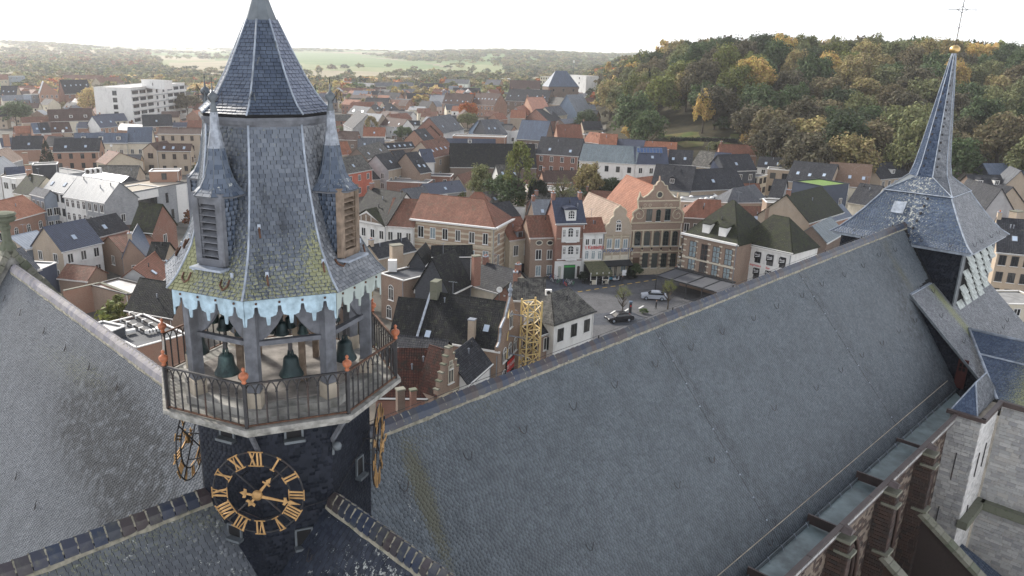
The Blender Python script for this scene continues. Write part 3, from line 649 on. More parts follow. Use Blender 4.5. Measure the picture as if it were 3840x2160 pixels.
# right face: corner boards and louvre field
mb = MB()
for y0 in (-4.45, 3.9): mb.obox(SP(y0 + .28, -4.48, 23.4), DA * .42, DB * .05, Z * 4.2)
mk('corner_board', mb, M['lead_dark'], spt)
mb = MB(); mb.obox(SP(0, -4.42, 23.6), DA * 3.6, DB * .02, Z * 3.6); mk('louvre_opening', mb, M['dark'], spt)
for r in range(8):
    for cI in range(4):
        x = -3.1 + cI * 1.78 + (r % 2) * .88; z = 26.75 - r * .62
        mb = MB(); p = SP(x, -4.5, z); mb.add([p + DA * i + y_ for i, y_ in ((-.66, V(0, 0, .34)), (.66, V(0, 0, .34)), (.66, -DB * .4 - Z * .2), (-.66, -DB * .4 - Z * .2), (-.66, V(0, 0, .28)), (.66, V(0, 0, .28)), (.66, -DB * .4 - Z * .26), (-.66, -DB * .4 - Z * .26))], [(0, 1, 2, 3), (7, 6, 5, 4), (0, 3, 7, 4), (1, 5, 6, 2), (3, 2, 6, 7)])
        mk('louvre', mb, m_lou if 'm_lou' in globals() else globals().setdefault('m_lou', m_plain('pale_louvre', (.42, .45, .42), .6, .35, 3)), spt)
for sgn, dx, dy in ((0, -1, 0), (0, 0, -1)):
    pass
mb = MB()
for a, b in (((-5.0, 5.0), (-5.0, -5.0)), ((-5.0, -5.0), (5.0, -5.0)), ((5, -5), (5, 5))):
    mb.bar(SP(*a, 27.45), SP(*b, 27.45), .1, .2)
mk('cornice', mb, M['lead'], spt)
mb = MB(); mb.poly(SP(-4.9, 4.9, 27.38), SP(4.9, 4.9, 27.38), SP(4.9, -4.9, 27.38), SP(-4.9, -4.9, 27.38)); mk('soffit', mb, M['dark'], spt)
# roof: curved square pyramid (flare at the eaves), break ring, then octagonal needle
prof = [(5.2, 27.58), (4.65, 28.0), (4.1, 28.65), (3.4, 29.6), (2.45, 31.05)]
deck = MB()
wear_a = lambda c: (.42, .1, .22 + .45 * G(V(ab(c)[1]), V(0), V(2.2)))
faces_a, faces_b = [], []
cor = lambda r, z: [SP(-r, r, z), SP(-r, -r, z), SP(r, -r, z), SP(r, r, z)]
for (r0_, z0_), (r1_, z1_) in zip(prof[:-1], prof[1:]):
    A0, A1 = cor(r0_, z0_), cor(r1_, z1_)
    for k in range(4): deck.poly(A0[k], A0[(k + 1) % 4], A1[(k + 1) % 4], A1[k])
    faces_a.append(tri_slates(A0[0], A0[1], A1[0], A1[1], .13, .19, wear_a, 51)); faces_b.append(tri_slates(A0[1], A0[2], A1[1], A1[2], .13, .19, lambda c: (.1, 0, .05), 52))
# upper skirt to the octagon
octp = lambda r, z: [SP(r * math.cos(R(157.5 + 45 * k)), r * math.sin(R(157.5 + 45 * k)), z) for k in range(8)]
r8 = octp(1.5, 32.35); sq = cor(2.5, 31.1)
prs = [(0, 1, 0), (2, 3, 1), (4, 5, 2), (6, 7, 3)]
for i, j, k in prs:
    deck.poly(sq[k], sq[(k + 1) % 4], r8[j], r8[i]); deck.poly(sq[(k + 1) % 4], r8[(j + 1) % 8], r8[j])
faces_a.append(tri_slates(sq[0], sq[1], r8[0], r8[1], .13, .19, wear_a, 53)); faces_b.append(tri_slates(sq[1], sq[2], r8[2], r8[3], .13, .19, None, 54))
faces_b.append(tri_slates(sq[1], sq[1] + (r8[2] - r8[1]) * .01, r8[1], r8[2], .13, .19, None, 55))
nd = [(1.5, 32.35), (1.25, 33.3), (.98, 35.2), (.2, 41.4), (.09, 42.0)]
for (r0_, z0_), (r1_, z1_) in zip(nd[:-1], nd[1:]):
    A0, A1 = octp(r0_, z0_), octp(r1_, z1_)
    for k in range(8):
        deck.poly(A0[k], A0[(k + 1) % 8], A1[(k + 1) % 8], A1[k])
        if k in (0, 1, 2, 7) and r0_ > .25: (faces_a if k in (0, 7) else faces_b).append(tri_slates(A0[k], A0[(k + 1) % 8], A1[k], A1[(k + 1) % 8], .14, .17, lambda c: (.05, .05, .1), 56 + k))
mk('spire_deck', deck, M['lead_dark'], spt)
slates(faces_a, M['slate_blue_sheen'], spt, nobj=200); slates(faces_b, M['slate_grey_sheen'], spt, nobj=100)  # one roof in two tones: sky reflection of each side painted in
mb = MB()
for k in range(8): mb.tube([octp(r + .02, z)[k] for r, z in nd], .035, 5)
for k in range(4):
    mb.tube([cor(r + .02, z)[k] for r, z in prof], .06, 5); mb.tube([cor(2.5, 31.15)[k], cor(2.5, 31.15)[(k + 1) % 4]], .05, 5)
    for j in (2 * k, (2 * k + 7) % 8): mb.tube([cor(2.5, 31.15)[k], octp(1.52, 32.4)[j]], .035, 5)
mk('hip_lead', mb, M['lead'], spt)
mb = MB(); mb.bar(SP(-3.55, .9, 29.55), SP(-3.0, .9, 30.4), .9, .1); mk('roof_hatch', mb, M['lead'], spt)
for i in range(11):
    t = i / 11; z = 33.2 + t * 6.9; r = np.interp(z, [p[1] for p in nd], [p[0] for p in nd]); q = octp(r, z)
    for k in (0, 1):
        mb = MB(); mb.box(q[k] * .75 + q[(k + 1) % 8] * .25 + (q[k] - SP(0, 0, z)) * .04, .1, .1, .16); mk('climbing_hook', mb, M['iron'], spt)
for i in range(6):
    mb = MB(); z = 28.1 + i * .55; r = np.interp(z, [p[1] for p in prof], [p[0] for p in prof][::1]); mb.box(SP(-r - .05, -.6 - .05 * i, z), .12, .12, .2); mk('climbing_hook', mb, M['iron'], spt)
hooks(spt, [SP(x, -5.0 + .3, 27.95) for x in (-3.4, -1.6, 1.2, 3.2)], -DB, .25)
hooks(spt, [SP(-4.75, y, 27.95) for y in (3.4, -1.6, -3.6)], -DA, .12)
ball = W(C0, 0, 42.2); mb = MB(); mb.lathe(ball - Z * .32, [(.05, 0), (.25, .06), (.36, .2), (.38, .32), (.34, .46), (.2, .58), (.06, .64)], 20); mk('gold_ball', mb, M['gold2'], spt)
cross = MB(); x = V(1, 0, 0); c = ball
cross.tube([c + Z * .3, c + Z * 3.6], .03, 5)
for s in (-1, 1):
    cross.tube([c + Z * 2.9, c + Z * 2.9 + x * s * 1.05], .022, 5)
    cross.tube([c + Z * 2.65, c + Z * 2.8 + x * s * .18, c + Z * 2.88 + x * s * .4], .018, 4); cross.tube([c + Z * 3.2, c + Z * 3.0 + x * s * .18, c + Z * 2.92 + x * s * .4], .018, 4)
    cross.tube([c + Z * 1.5, c + Z * 1.7 + x * s * .16, c + Z * 1.62 + x * s * .22], .018, 4)
    cross.tube([c + Z * 3.06 + x * s * .9, c + Z * 2.9 + x * s * 1.15, c + Z * 2.74 + x * s * .9], .018, 4)
cross.tube([c + Z * 3.95 - x * .22, c + Z * 4.05, c + Z * 3.95 + x * .22], .025, 4)
mk('weather_cross', cross, M['iron'], spt)

# ================================================================== BELL TOWER
bt = thing('bell_tower', W(0, 0, 0), 'octagonal slate bell tower with open belfry, gallery and clock faces rising over the crossing', 'tower')
def of(k0, k1, r, z): return OC(k0, r, z), OC(k1, r, z)
wallr = 2.72
mb = MB()
for k in range(8): mb.poly(OC(k + 1, wallr - .02, 20), OC(k, wallr - .02, 20), OC(k, wallr - .02, 31.7), OC(k + 1, wallr - .02, 31.7))
mk('tower_shaft', mb, M['under'], bt)
fs = []
for k in (0, 1, 2, 3, 4, 5):
    p0, p1 = OC(k + 1, wallr, 23.2), OC(k, wallr, 23.2)
    fs.append(tri_slates(p0, p1, OC(k + 1, wallr, 31.65), OC(k, wallr, 31.65), .105, .165, lambda c: (0, .1, -1), 60 + k, thick=.012))
slates(fs, M['slate_dark'], bt, nobj=300, field='wall_slates')
# little openings under the gallery and lower down
def vent(k, off, z, w=.42, h=.32):
    n = cd_(k + .5); t = nrm(np.cross(Z, n)); c = V(OX, OY, z) + n * (wallr * math.cos(R(22.5)) + .02) + t * off
    mb = MB(); mb.obox(c, t * w / 2, n * .03, Z * h / 2); o = mk('vent_opening', mb, M['dark'], bt)
    mb = MB(); mb.obox(c - Z * (h / 2 + .06) + n * .08, t * (w / 2 + .08), n * .12, Z * .04); mb.obox(c + Z * (h / 2 + .03), t * (w / 2 + .05), n * .05, Z * .025)
    for s in (-1, 1): mb.obox(c + t * s * (w / 2 + .03), t * .03, n * .05, Z * h / 2)
    mk('vent_frame', mb, M['lead_dark'], bt)
vent(3, 0, 31.15); vent(2, -.05, 31.2); vent(3, .0, 27.9); vent(2, .1, 27.75, .42, .5); vent(1, .35, 29.2, .3, .55)
mb = MB(); 
for k in (2, 3): mb.bar(OC(k, 2.72, 30.75), OC(k, 3.3, 31.55), .1, .12)
mk('gallery_bracket', mb, M['timber'], bt)
# gallery floor
mb = MB()
def ring(mb, r, z0, z1, m=0):
    mb.add([OC(k, r, z0) for k in range(8)] + [OC(k, r, z1) for k in range(8)], [tuple(range(8)), tuple(range(15, 7, -1))] + [(k, k + 8, (k + 1) % 8 + 8, (k + 1) % 8) for k in range(8)], m)
ring(mb, 3.72, 31.78, 31.9); ring(mb, 3.55, 31.62, 31.78); mk('gallery_floor', mb, m_plain('mossy_gallery_stone', (.27, .26, .235), .9, .5, 3.2, grime=(.045, .05, .025), bmp=.6), bt)
mb = MB(); ring(mb, 3.02, 31.9, 32.12); mk('inner_step', mb, M['stone'], bt)
mb = MB(); ring(mb, 2.5, 32.12, 32.16); mk('belfry_floor', mb, m_plain('dirty_lead_floor', (.22, .20, .18), .8, .4, 2, grime=(.06, .05, .04), bmp=.4), bt)
# eight timber posts
for k in range(8):
    n = cd_(k); t = nrm(np.cross(Z, n)); mb = MB(); mb.obox(OC(k, 2.66, 33.9), t * .17, n * .16, Z * 1.35); mk('belfry_post', mb, M['timber'], bt)
    mb = MB(); mb.obox(OC(k, 2.66, 32.33), t * .2, n * .19, Z * .24); mk('post_base', mb, M['sand'], bt)
    mb = MB()
    for s in (-1, 1):       # curved knee boards
        d = nrm(cd_(k + s) * 1.0 - n); P0 = OC(k, 2.62, 0)
        pts = [P0 + d * .18 + Z * 35.2, P0 + d * 1.0 + Z * 35.2, P0 + d * .92 + Z * 34.8, P0 + d * .68 + Z * 34.4, P0 + d * .42 + Z * 34.1, P0 + d * .18 + Z * 33.95]
        mb.prism(pts if s > 0 else pts[::-1], n * -.08)
    mk('knee_brace', mb, M['timber'], bt)
    a, b_ = OC(k, 2.62, 33.93), OC(k + 1, 2.62, 33.93); mb = MB(); mb.bar(a + (b_ - a) * .08, a + (b_ - a) * .92, .16, .13); mk('tie_beam', mb, M['timber'], bt)
mb = MB()
for k in range(4): mb.bar(OC(k, 2.4, 34.95), OC(k + 4, 2.4, 34.95), .18, .2)
for k in range(8): mb.bar(OC(k, 1.3, 34.6), OC(k + 1, 1.3, 34.6), .12, .12)
for k in range(0, 8, 2): mb.obox(OC(k, 1.3, 33.5), V(.09, 0, 0), V(0, .09, 0), Z * 1.4)
mk('bell_frame', mb, M['timber_brown'], bt)
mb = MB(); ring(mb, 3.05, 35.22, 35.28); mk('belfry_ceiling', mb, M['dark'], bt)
# bells: each a thing of its own
def bell(c, h, label, yoke_up=.3):
    o = thing('bell', c, label, 'bell', 'bronze bells hanging in the belfry'); s = h / .78
    mb = MB(); mb.lathe(c, [(.40, 0), (.42, .03), (.40, .1), (.34, .2), (.285, .34), (.265, .5), (.25, .62), (.2, .7), (.08, .74), (.04, .745)] if s == 1 else [(r * s, z * s) for r, z in [(.40, 0), (.42, .03), (.40, .1), (.34, .2), (.285, .34), (.265, .5), (.25, .62), (.2, .7), (.08, .74), (.04, .745)]], 20)
    mk('bell_body', mb, M['bronze'], o)
    mb = MB()
    for t in range(4):
        a = t * math.pi / 4; d = V(math.cos(a), math.sin(a), 0) * .1 * s; mb.tube([c + Z * .72 * s + d, c + Z * .9 * s + d * .8, c + Z * .9 * s - d * .8, c + Z * .72 * s - d], .022 * s, 5)
    mk('bell_crown', mb, M['bronze'], o)
    mb = MB(); mb.tube([c + Z * .5 * s, c + Z * -.02], .018, 5); mb.lathe(c - Z * .06, [(.02, 0), (.06, .04), (.02, .09)], 8); mk('clapper', mb, M['iron'], o)
    mb = MB(); mb.box(c + Z * (.88 * s + yoke_up / 2), .1, .1, yoke_up); mk('hanger', mb, M['iron'], o)
for k, lb in ((3.5, 'dark bronze bell hanging in the front left bay of the belfry'), (2.5, 'green-streaked bronze bell hanging in the middle front bay of the belfry'), (1.5, 'pale verdigris bronze bell hanging in the right bay of the belfry'), (4.6, 'half-hidden bronze bell at the left edge of the belfry')):
    n = cd_(k); bell(V(OX, OY, 32.86) + n * 2.36, .64, lb)
for i in range(16):
    k, r, z, h = 1.2 + i * .2, (1.55, 1.9)[i % 2], 33.98 - .06 * (i % 3), (.34, .40, .30)[i % 3]; bell(V(OX, OY, z) + cd_(k) * r, h, 'small dark carillon bell in the row under the belfry ceiling', .3)
# blue valance with dripping profile
def val_h(x):  # depth of the board's lower edge; long drips at whole numbers, keyhole notches between them
    f = x - math.floor(x); d = min(f, 1 - f); S_ = lambda a, b: 1 - sm0(d, a, b)
    return .20 + .17 * S_(.40, .43) + .09 * S_(.33, .385) + .03 * S_(.15, .3) + .23 * S_(.065, .105)
def sm0(x, a, b): t = min(1, max(0, (x - a) / (b - a))); return t * t * (3 - 2 * t)
for k in range(8):
    p, q = OC(k, 3.13, 35.3), OC(k + 1, 3.13, 35.3); n = cd_(k + .5); mb = MB(); ns = 200; rows = []
    for i in range(ns + 1):
        x = i / ns; c = p + (q - p) * x; h = val_h(x * 4) * 1.0; rows.append((c + n * .02, c + n * .02 - Z * h, c - n * .01 - Z * h, c - n * .01))
    for i in range(ns):
        a, b_ = rows[i], rows[i + 1]; mb.add(list(a) + list(b_), [(4, 5, 1, 0), (1, 5, 6, 2), (2, 6, 7, 3)])
    o = mk('valance_board', mb, M['valance'] if k not in (0, 1) else globals().setdefault('m_val2', m_plain('weathered_green_paint', (.36, .41, .38), .6, .12, 2, grime=(.13, .11, .08))), bt)
    mb = MB()
    for i in range(4): mb.box(p + (q - p) * ((i + .5) / 4) - Z * .1 + n * .035, .05, .05, .05)
    mk('rusty_bolt', mb, M['rust'], o)
# lower roof
lp = [(3.27, 35.33), (2.98, 35.62), (2.72, 36.0), (2.47, 36.42), (2.28, 36.98), (2.09, 37.7), (1.95, 38.3), (1.84, 39.0), (1.78, 39.62)]
def oct_roof(prof, parent, mat, name, wear, ks=(0, 1, 2, 3, 4, 5), course=.112, width=.172, nobj=300, seed=70):
    dk = MB(); fs = []
    for (r0_, z0_), (r1_, z1_) in zip(prof[:-1], prof[1:]):
        for k in range(8):
            dk.poly(OC(k + 1, r0_ - .02, z0_), OC(k, r0_ - .02, z0_), OC(k, r1_ - .02, z1_), OC(k + 1, r1_ - .02, z1_))
    mk('roof_deck', dk, M['under'], parent)
    zz = np.array([p[1] for p in prof]); rr = np.array([p[0] for p in prof]); S = np.concatenate([[0], np.cumsum(np.hypot(np.diff(rr), np.diff(zz)))])
    for k in ks:
        n = cd_(k + .5); ex = -nrm(np.cross(Z, n)) if 0 else nrm(np.cross(Z, n)); c8, s8 = math.cos(R(22.5)), math.sin(R(22.5))
        P = lambda t, n=n: V(OX, OY, np.interp(t, S, zz)) + n * np.interp(t, S, rr) * c8
        hwf = lambda t: np.interp(t, S, rr) * s8
        fs.append((k, slate_rows(P, S[-1], course, width, lambda t: -hwf(t) + .01, lambda t: hwf(t) - .01, ex, (lambda c, k=k: wear(c, k)), None, seed + k)))
    return fs
def wear_low(c, k):
    z = c[2]; lo = G(V(z), V(35.4), V(1.0)); n = cd_(k + .5); t = nrm(np.cross(Z, n)); x = (c - V(OX, OY, 0)) @ t
    mo = {2: .22 + .55 * G(V(x, z), V(.85, 36.3), V(.35, .9)) + .5 * lo, 3: .35 + .5 * lo + .9 * G(V(x, z), V(-1.0 + .0, 36.6), V(.4, 1.2)), 1: .1}.get(k, .2)
    if k == 3: mo += .8 * G(V(x), V(-.95), V(.3)) * (1 if z < 38 else 0)
    st = {2: .9 * G(V(x, z), V(-.45, 37.6), V(.18, .7)) + .9 * G(V(x, z), V(.05, 37.0), V(.22, .6)) + .8 * G(V(x, z), V(-.7, 35.9), V(.15, 1.0)), 3: .3 * (z > 37)}.get(k, .0)
    return (mo, min(1, st), .12)
fl = oct_roof(lp, bt, None, 'lower', wear_low)
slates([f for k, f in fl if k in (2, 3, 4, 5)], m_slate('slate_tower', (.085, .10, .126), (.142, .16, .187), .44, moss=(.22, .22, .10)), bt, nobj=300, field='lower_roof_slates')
slates([f for k, f in fl if k in (0, 1)], M['slate_grey_sheen'], bt, nobj=120, field='lower_roof_slates')  # right-hand faces paler, with the reflected sky in their colour
up = [(1.88, 39.87), (1.63, 40.07), (1.40, 40.36), (1.1, 40.85), (.78, 41.5), (.42, 42.25)]
fu = oct_roof(up, bt, None, 'upper', lambda c, k: (.05, .35 * (k == 2), .05), course=.11, width=.158, seed=80)
slates([f for k, f in fu if k >= 2], m_slate('slate_spire', (.058, .077, .115), (.098, .123, .165), .4), bt, nobj=300, field='upper_roof_slates'); slates([f for k, f in fu if k < 2], m_slate('slate_lilac_sheen', (.11, .13, .18), (.19, .21, .26), .4), bt, nobj=100, field='upper_roof_slates')  # lilac is a brighter copy: sky sheen painted on the right-hand faces
mb = MB()
for r_, z0_, z1_ in ((1.80, 39.50, 39.62), (1.86, 39.62, 39.72), (1.92, 39.72, 39.80)): ring(mb, r_, z0_, z1_)
mk('cornice', mb, M['timber'], bt)
mb = MB(); ring(mb, 1.865, 39.80, 39.86); mk('eave_board', mb, M['dark'], bt)
for k in range(8):
    mb = MB(); mb.tube([OC(k, r + .01, z + .01) for r, z in lp], .032, 6); mk('hip_lead', mb, M['lead'] if k in (2, 3, 4) else M['lead_dark'], bt)
    mb = MB(); mb.tube([OC(k, r + .01, z + .01) for r, z in up], .026, 6); mk('hip_lead', mb, M['lead'], bt)
mb = MB()
capp = [(.44, 42.22), (.36, 42.42), (.2, 42.85), (.08, 43.15), (.04, 43.3)]
for (a, b_), (c, d) in zip(capp[:-1], capp[1:]):
    for k in range(8): mb.poly(OC(k + 1, a, b_), OC(k, a, b_), OC(k, c, d), OC(k + 1, c, d))
mk('lead_cap', mb, M['lead_dark'], bt); mb = MB(); mb.tube([OC(0, 0, 43.2), OC(0, 0, 45.5)], .03, 5); mb.lathe(OC(0, 0, 43.4), [(.02, 0), (.14, .1), (.14, .2), (.02, .3)], 12); mk('finial', mb, M['iron'], bt)
# iron hooks and stays on the roof
def iron(pts, mat='rust', r=.028, nm='iron_hook'):
    mb = MB(); mb.tube(pts, r, 6); mk(nm, mb, M[mat], bt)
for k, x, z in ((3, -.75, 35.75), (3, .55, 35.72), (2, -.62, 36.9), (2, -.55, 35.75), (2, .95, 35.95), (1, -.45, 36.05), (1, .6, 36.1), (4, -.5, 36.0), (4, .3, 36.4)):
    n = cd_(k + .5); t = nrm(np.cross(Z, n)); r_ = np.interp(z, [p[1] for p in lp], [p[0] for p in lp]) * math.cos(R(22.5)); c = V(OX, OY, z) + n * r_ + t * x
    if k == 2: iron([c + Z * .18 + n * .0, c + n * .1 - Z * .02, c + n * .2 - Z * .1]); 
    else: iron([c - t * .17 + n * .03, c - t * .16 + n * .13 - Z * .13, c - t * .02 + n * .2 - Z * .22, c + t * .13 + n * .2 - Z * .12, c + t * .17 + n * .12 + Z * .06])
    mb = MB(); mb.obox(c + n * .02 + Z * .16 + (t * .17 if k != 2 else 0), t * .04, n * .02, Z * .06); mk('hook_plate', mb, M['lead'], bt)
for k, x, z in ((2, -.45, 40.3), (3, .6, 40.35), (3, .55, 41.2), (2, .25, 41.6), (2, .1, 38.9), (2, -.4, 38.0), (2, -.1, 37.5)):
    n = cd_(k + .5); t = nrm(np.cross(Z, n)); pr = up if z > 39.8 else lp; r_ = np.interp(z, [p[1] for p in pr], [p[0] for p in pr]) * math.cos(R(22.5)); c = V(OX, OY, z) + n * r_ + t * x
    iron([c + Z * .1, c + n * .06 + Z * .02, c + n * .12 - Z * .08], 'lead_dark', .018)
# four louvred turrets
for k in (3, 1, 5, 7):
    n = cd_(k + .5); t = nrm(np.cross(Z, n)); B0 = V(OX, OY, 0); wm = M['timber'] if k != 1 else M['timber_brown']; tn = link('turret', None, bt, (0, 0, 0))
    w2 = .47; rf = 2.58
    mb = MB(); mb.obox(B0 + n * 2.0 + Z * 37.1, t * (w2 - .04), n * .5, Z * .85); mk('turret_core', mb, M['dark'], tn)
    for s in (-1, 1):
        p0 = B0 + n * 1.5 + t * s * w2 + Z * 36.2; ex = n if s < 0 else -n
        if s > 0: p0 = B0 + n * 2.5 + t * s * w2 + Z * 36.2
        slates([slate_rows(lambda q, p0=p0: p0 + Z * q, 1.65, .13, .17, lambda q: 0, lambda q: 1.0, -ex if 0 else (-ex if s * 1 else ex), None, None, 90)] if 0 else [slate_rows(lambda q, p0=(B0 + n * (1.5 if s > 0 else 2.52) + t * s * w2 + Z * 36.2): p0 + Z * q, 1.65, .13, .17, lambda q: 0, lambda q: 1.0, (n if s > 0 else -n) * (-1 if False else 1), None, None, 90)], M['slate_t'], tn, nobj=30)
        mb = MB(); mb.obox(B0 + n * rf + t * s * (w2 - .09) + Z * 37.0, t * .1, n * .07, Z * .95); mk('corner_post', mb, wm, tn)
        mb = MB(); mb.obox(B0 + n * (rf - .02) + t * s * .27 + Z * 37.0, t * .04, n * .05, Z * .78); mk('frame_side', mb, wm, tn)
    mb = MB(); mb.obox(B0 + n * (rf - .01) + Z * 37.8, t * .4, n * .06, Z * .14); mk('frame_rail', mb, wm, tn); mb = MB(); mb.obox(B0 + n * rf + Z * 36.12, t * .4, n * .08, Z * .1); mk('frame_rail', mb, wm, tn)
    for i in range(8):
        z = 36.35 + i * .18; c = B0 + n * (rf + .0) + Z * z; mb = MB()
        mb.add([c + t * s * .27 + q for s in (-1, 1) for q in (n * -.12 + Z * .07, n * .06 - Z * .05, n * .06 - Z * .075, n * -.12 + Z * .045)], [(0, 4, 5, 1), (1, 5, 6, 2), (2, 6, 7, 3), (0, 3, 7, 4), (0, 1, 2, 3), (4, 7, 6, 5)]); mk('louvre', mb, wm, tn)
    mb = MB(); mb.obox(B0 + n * (rf + .12) + Z * 35.98, t * .52, n * .2, Z * .03); mk('apron_flashing', mb, M['lead'], tn)
    # bell-curved octagonal roof
    cx = B0 + n * 2.12; tp = [(.72, 37.88), (.52, 38.06), (.38, 38.3), (.28, 38.65), (.21, 39.1)]
    def TO(j, r, z): a = math.atan2(n[0], n[1]) + R(22.5 + 45 * j); return cx + V(math.sin(a), math.cos(a), 0) * r + Z * z
    dk = MB(); fs = []
    for (r0_, z0_), (r1_, z1_) in zip(tp[:-1], tp[1:]):
        for j in range(8):
            dk.poly(TO(j + 1, r0_ - .01, z0_), TO(j, r0_ - .01, z0_), TO(j, r1_ - .01, z1_), TO(j + 1, r1_ - .01, z1_))
            fs.append(tri_slates(TO(j + 1, r0_, z0_), TO(j, r0_, z0_), TO(j + 1, r1_, z1_), TO(j, r1_, z1_), .11, .24, lambda c: (.1, 0, .05 + .5 * G(V(c[2]), V(38), V(.2))), 95 + j, thick=.008))
    mk('roof_deck', dk, M['under'], tn); slates(fs, M['slate_t'], tn, nobj=80)
    mb = MB(); mb.lathe(cx + Z * 37.82, [(.66, 0), (.72, .05)], 8, ph=0); mk('eave_board', mb, M['timber'], tn)
    mb = MB()
    for j in range(8): mb.tube([TO(j, r + .004, z + .005) for r, z in tp], .009, 5)
    mk('hip_lead', mb, M['lead_dark'], tn)
    mb = MB(); mb.lathe(cx + Z * 39.05, [(.23, 0), (.2, .12), (.13, .5), (.1, .9)], 8, smooth=False); mk('lead_cap', mb, m_cap if 'm_cap' in globals() else globals().setdefault('m_cap', m_plain('streaked_lead', (.25, .27, .30), .5, .5, 5, grime=(.07, .07, .07))), tn)
    mb = MB(); mb.lathe(cx + Z * 39.9, [(.1, 0), (.07, .2), (.06, .3), (.13, .36), (.145, .43), (.1, .5), (.03, .55), (.012, .75)], 12); mk('finial', mb, M['lead_dark'], tn)
    mb = MB(); mb.tube([cx + Z * 40.5, cx + Z * 40.8], .01, 4); mb.tube([cx + Z * 40.2 + n * .08, cx + Z * 40.5 + n * .3, cx + Z * 40.2 + n * .36], .012, 4); mb.tube([cx + Z * 40.2 + t * .08, cx + Z * 40.45 + t * .3, cx + Z * 40.15 + t * .3], .012, 4); mk('weather_vane', mb, M['iron'], tn)

# ---- railing: a thing of its own on the gallery
rl = thing('gallery_railing', V(OX, OY, 31.9), 'black wrought iron railing with pointed arches round the bell tower gallery', 'railing')
def fin_mesh(c, mb):
    mb.lathe(c, [(.05, 0), (.07, .03), (.05, .07), (.06, .1), (.115, .16), (.13, .22), (.12, .27), (.07, .31), (.035, .33), (.03, .36), (.05, .39), (.045, .43), (.015, .46)], 14)
bal = None
for k in range(8):
    p, q = OC(k, 3.56, 31.9), OC(k + 1, 3.56, 31.9); d = q - p; n = cd_(k + .5)
    mb = MB(); mb.box(p + Z * .64, .09, .09, 1.28, ax=cd_(k)); po = mk('corner_post', mb, M['iron'], rl)
    mb = MB(); fin_mesh(p + Z * 1.28, mb); mk('finial_knob', mb, M['terracotta'], po)
    mb = MB(); mb.bar(p + Z * 1.26, q + Z * 1.26, .06, .045); mk('top_rail', mb, M['rust'] if k in (0, 1, 5, 6) else M['iron'], rl)
    mb = MB(); mb.bar(p + Z * .06, q + Z * .06, .05, .04); mk('bottom_rail', mb, M['rust'], rl)
    nb = 9; 
    for i in range(1, nb + 1):
        b_ = p + d * i / (nb + 1); mb = MB(); mb.tube([b_ + Z * .05, b_ + Z * .98], .026, 5, cap=False); mb.lathe(b_ + Z * .93, [(.028, 0), (.042, .025), (.028, .05)], 6); mk('baluster', mb, M['iron'], rl)
    for i in range(nb + 1):
        l, r_ = p + d * i / (nb + 1), p + d * (i + 1) / (nb + 1); m_ = (l + r_) / 2; mb = MB()
        mb.tube([l + Z * .96, l + (m_ - l) * .2 + Z * 1.1, l + (m_ - l) * .6 + Z * 1.2, m_ + Z * 1.245], .019, 4); mb.tube([r_ + Z * .96, r_ + (m_ - r_) * .2 + Z * 1.1, r_ + (m_ - r_) * .6 + Z * 1.2, m_ + Z * 1.245], .019, 4); mk('arch_bar', mb, M['iron'], rl)

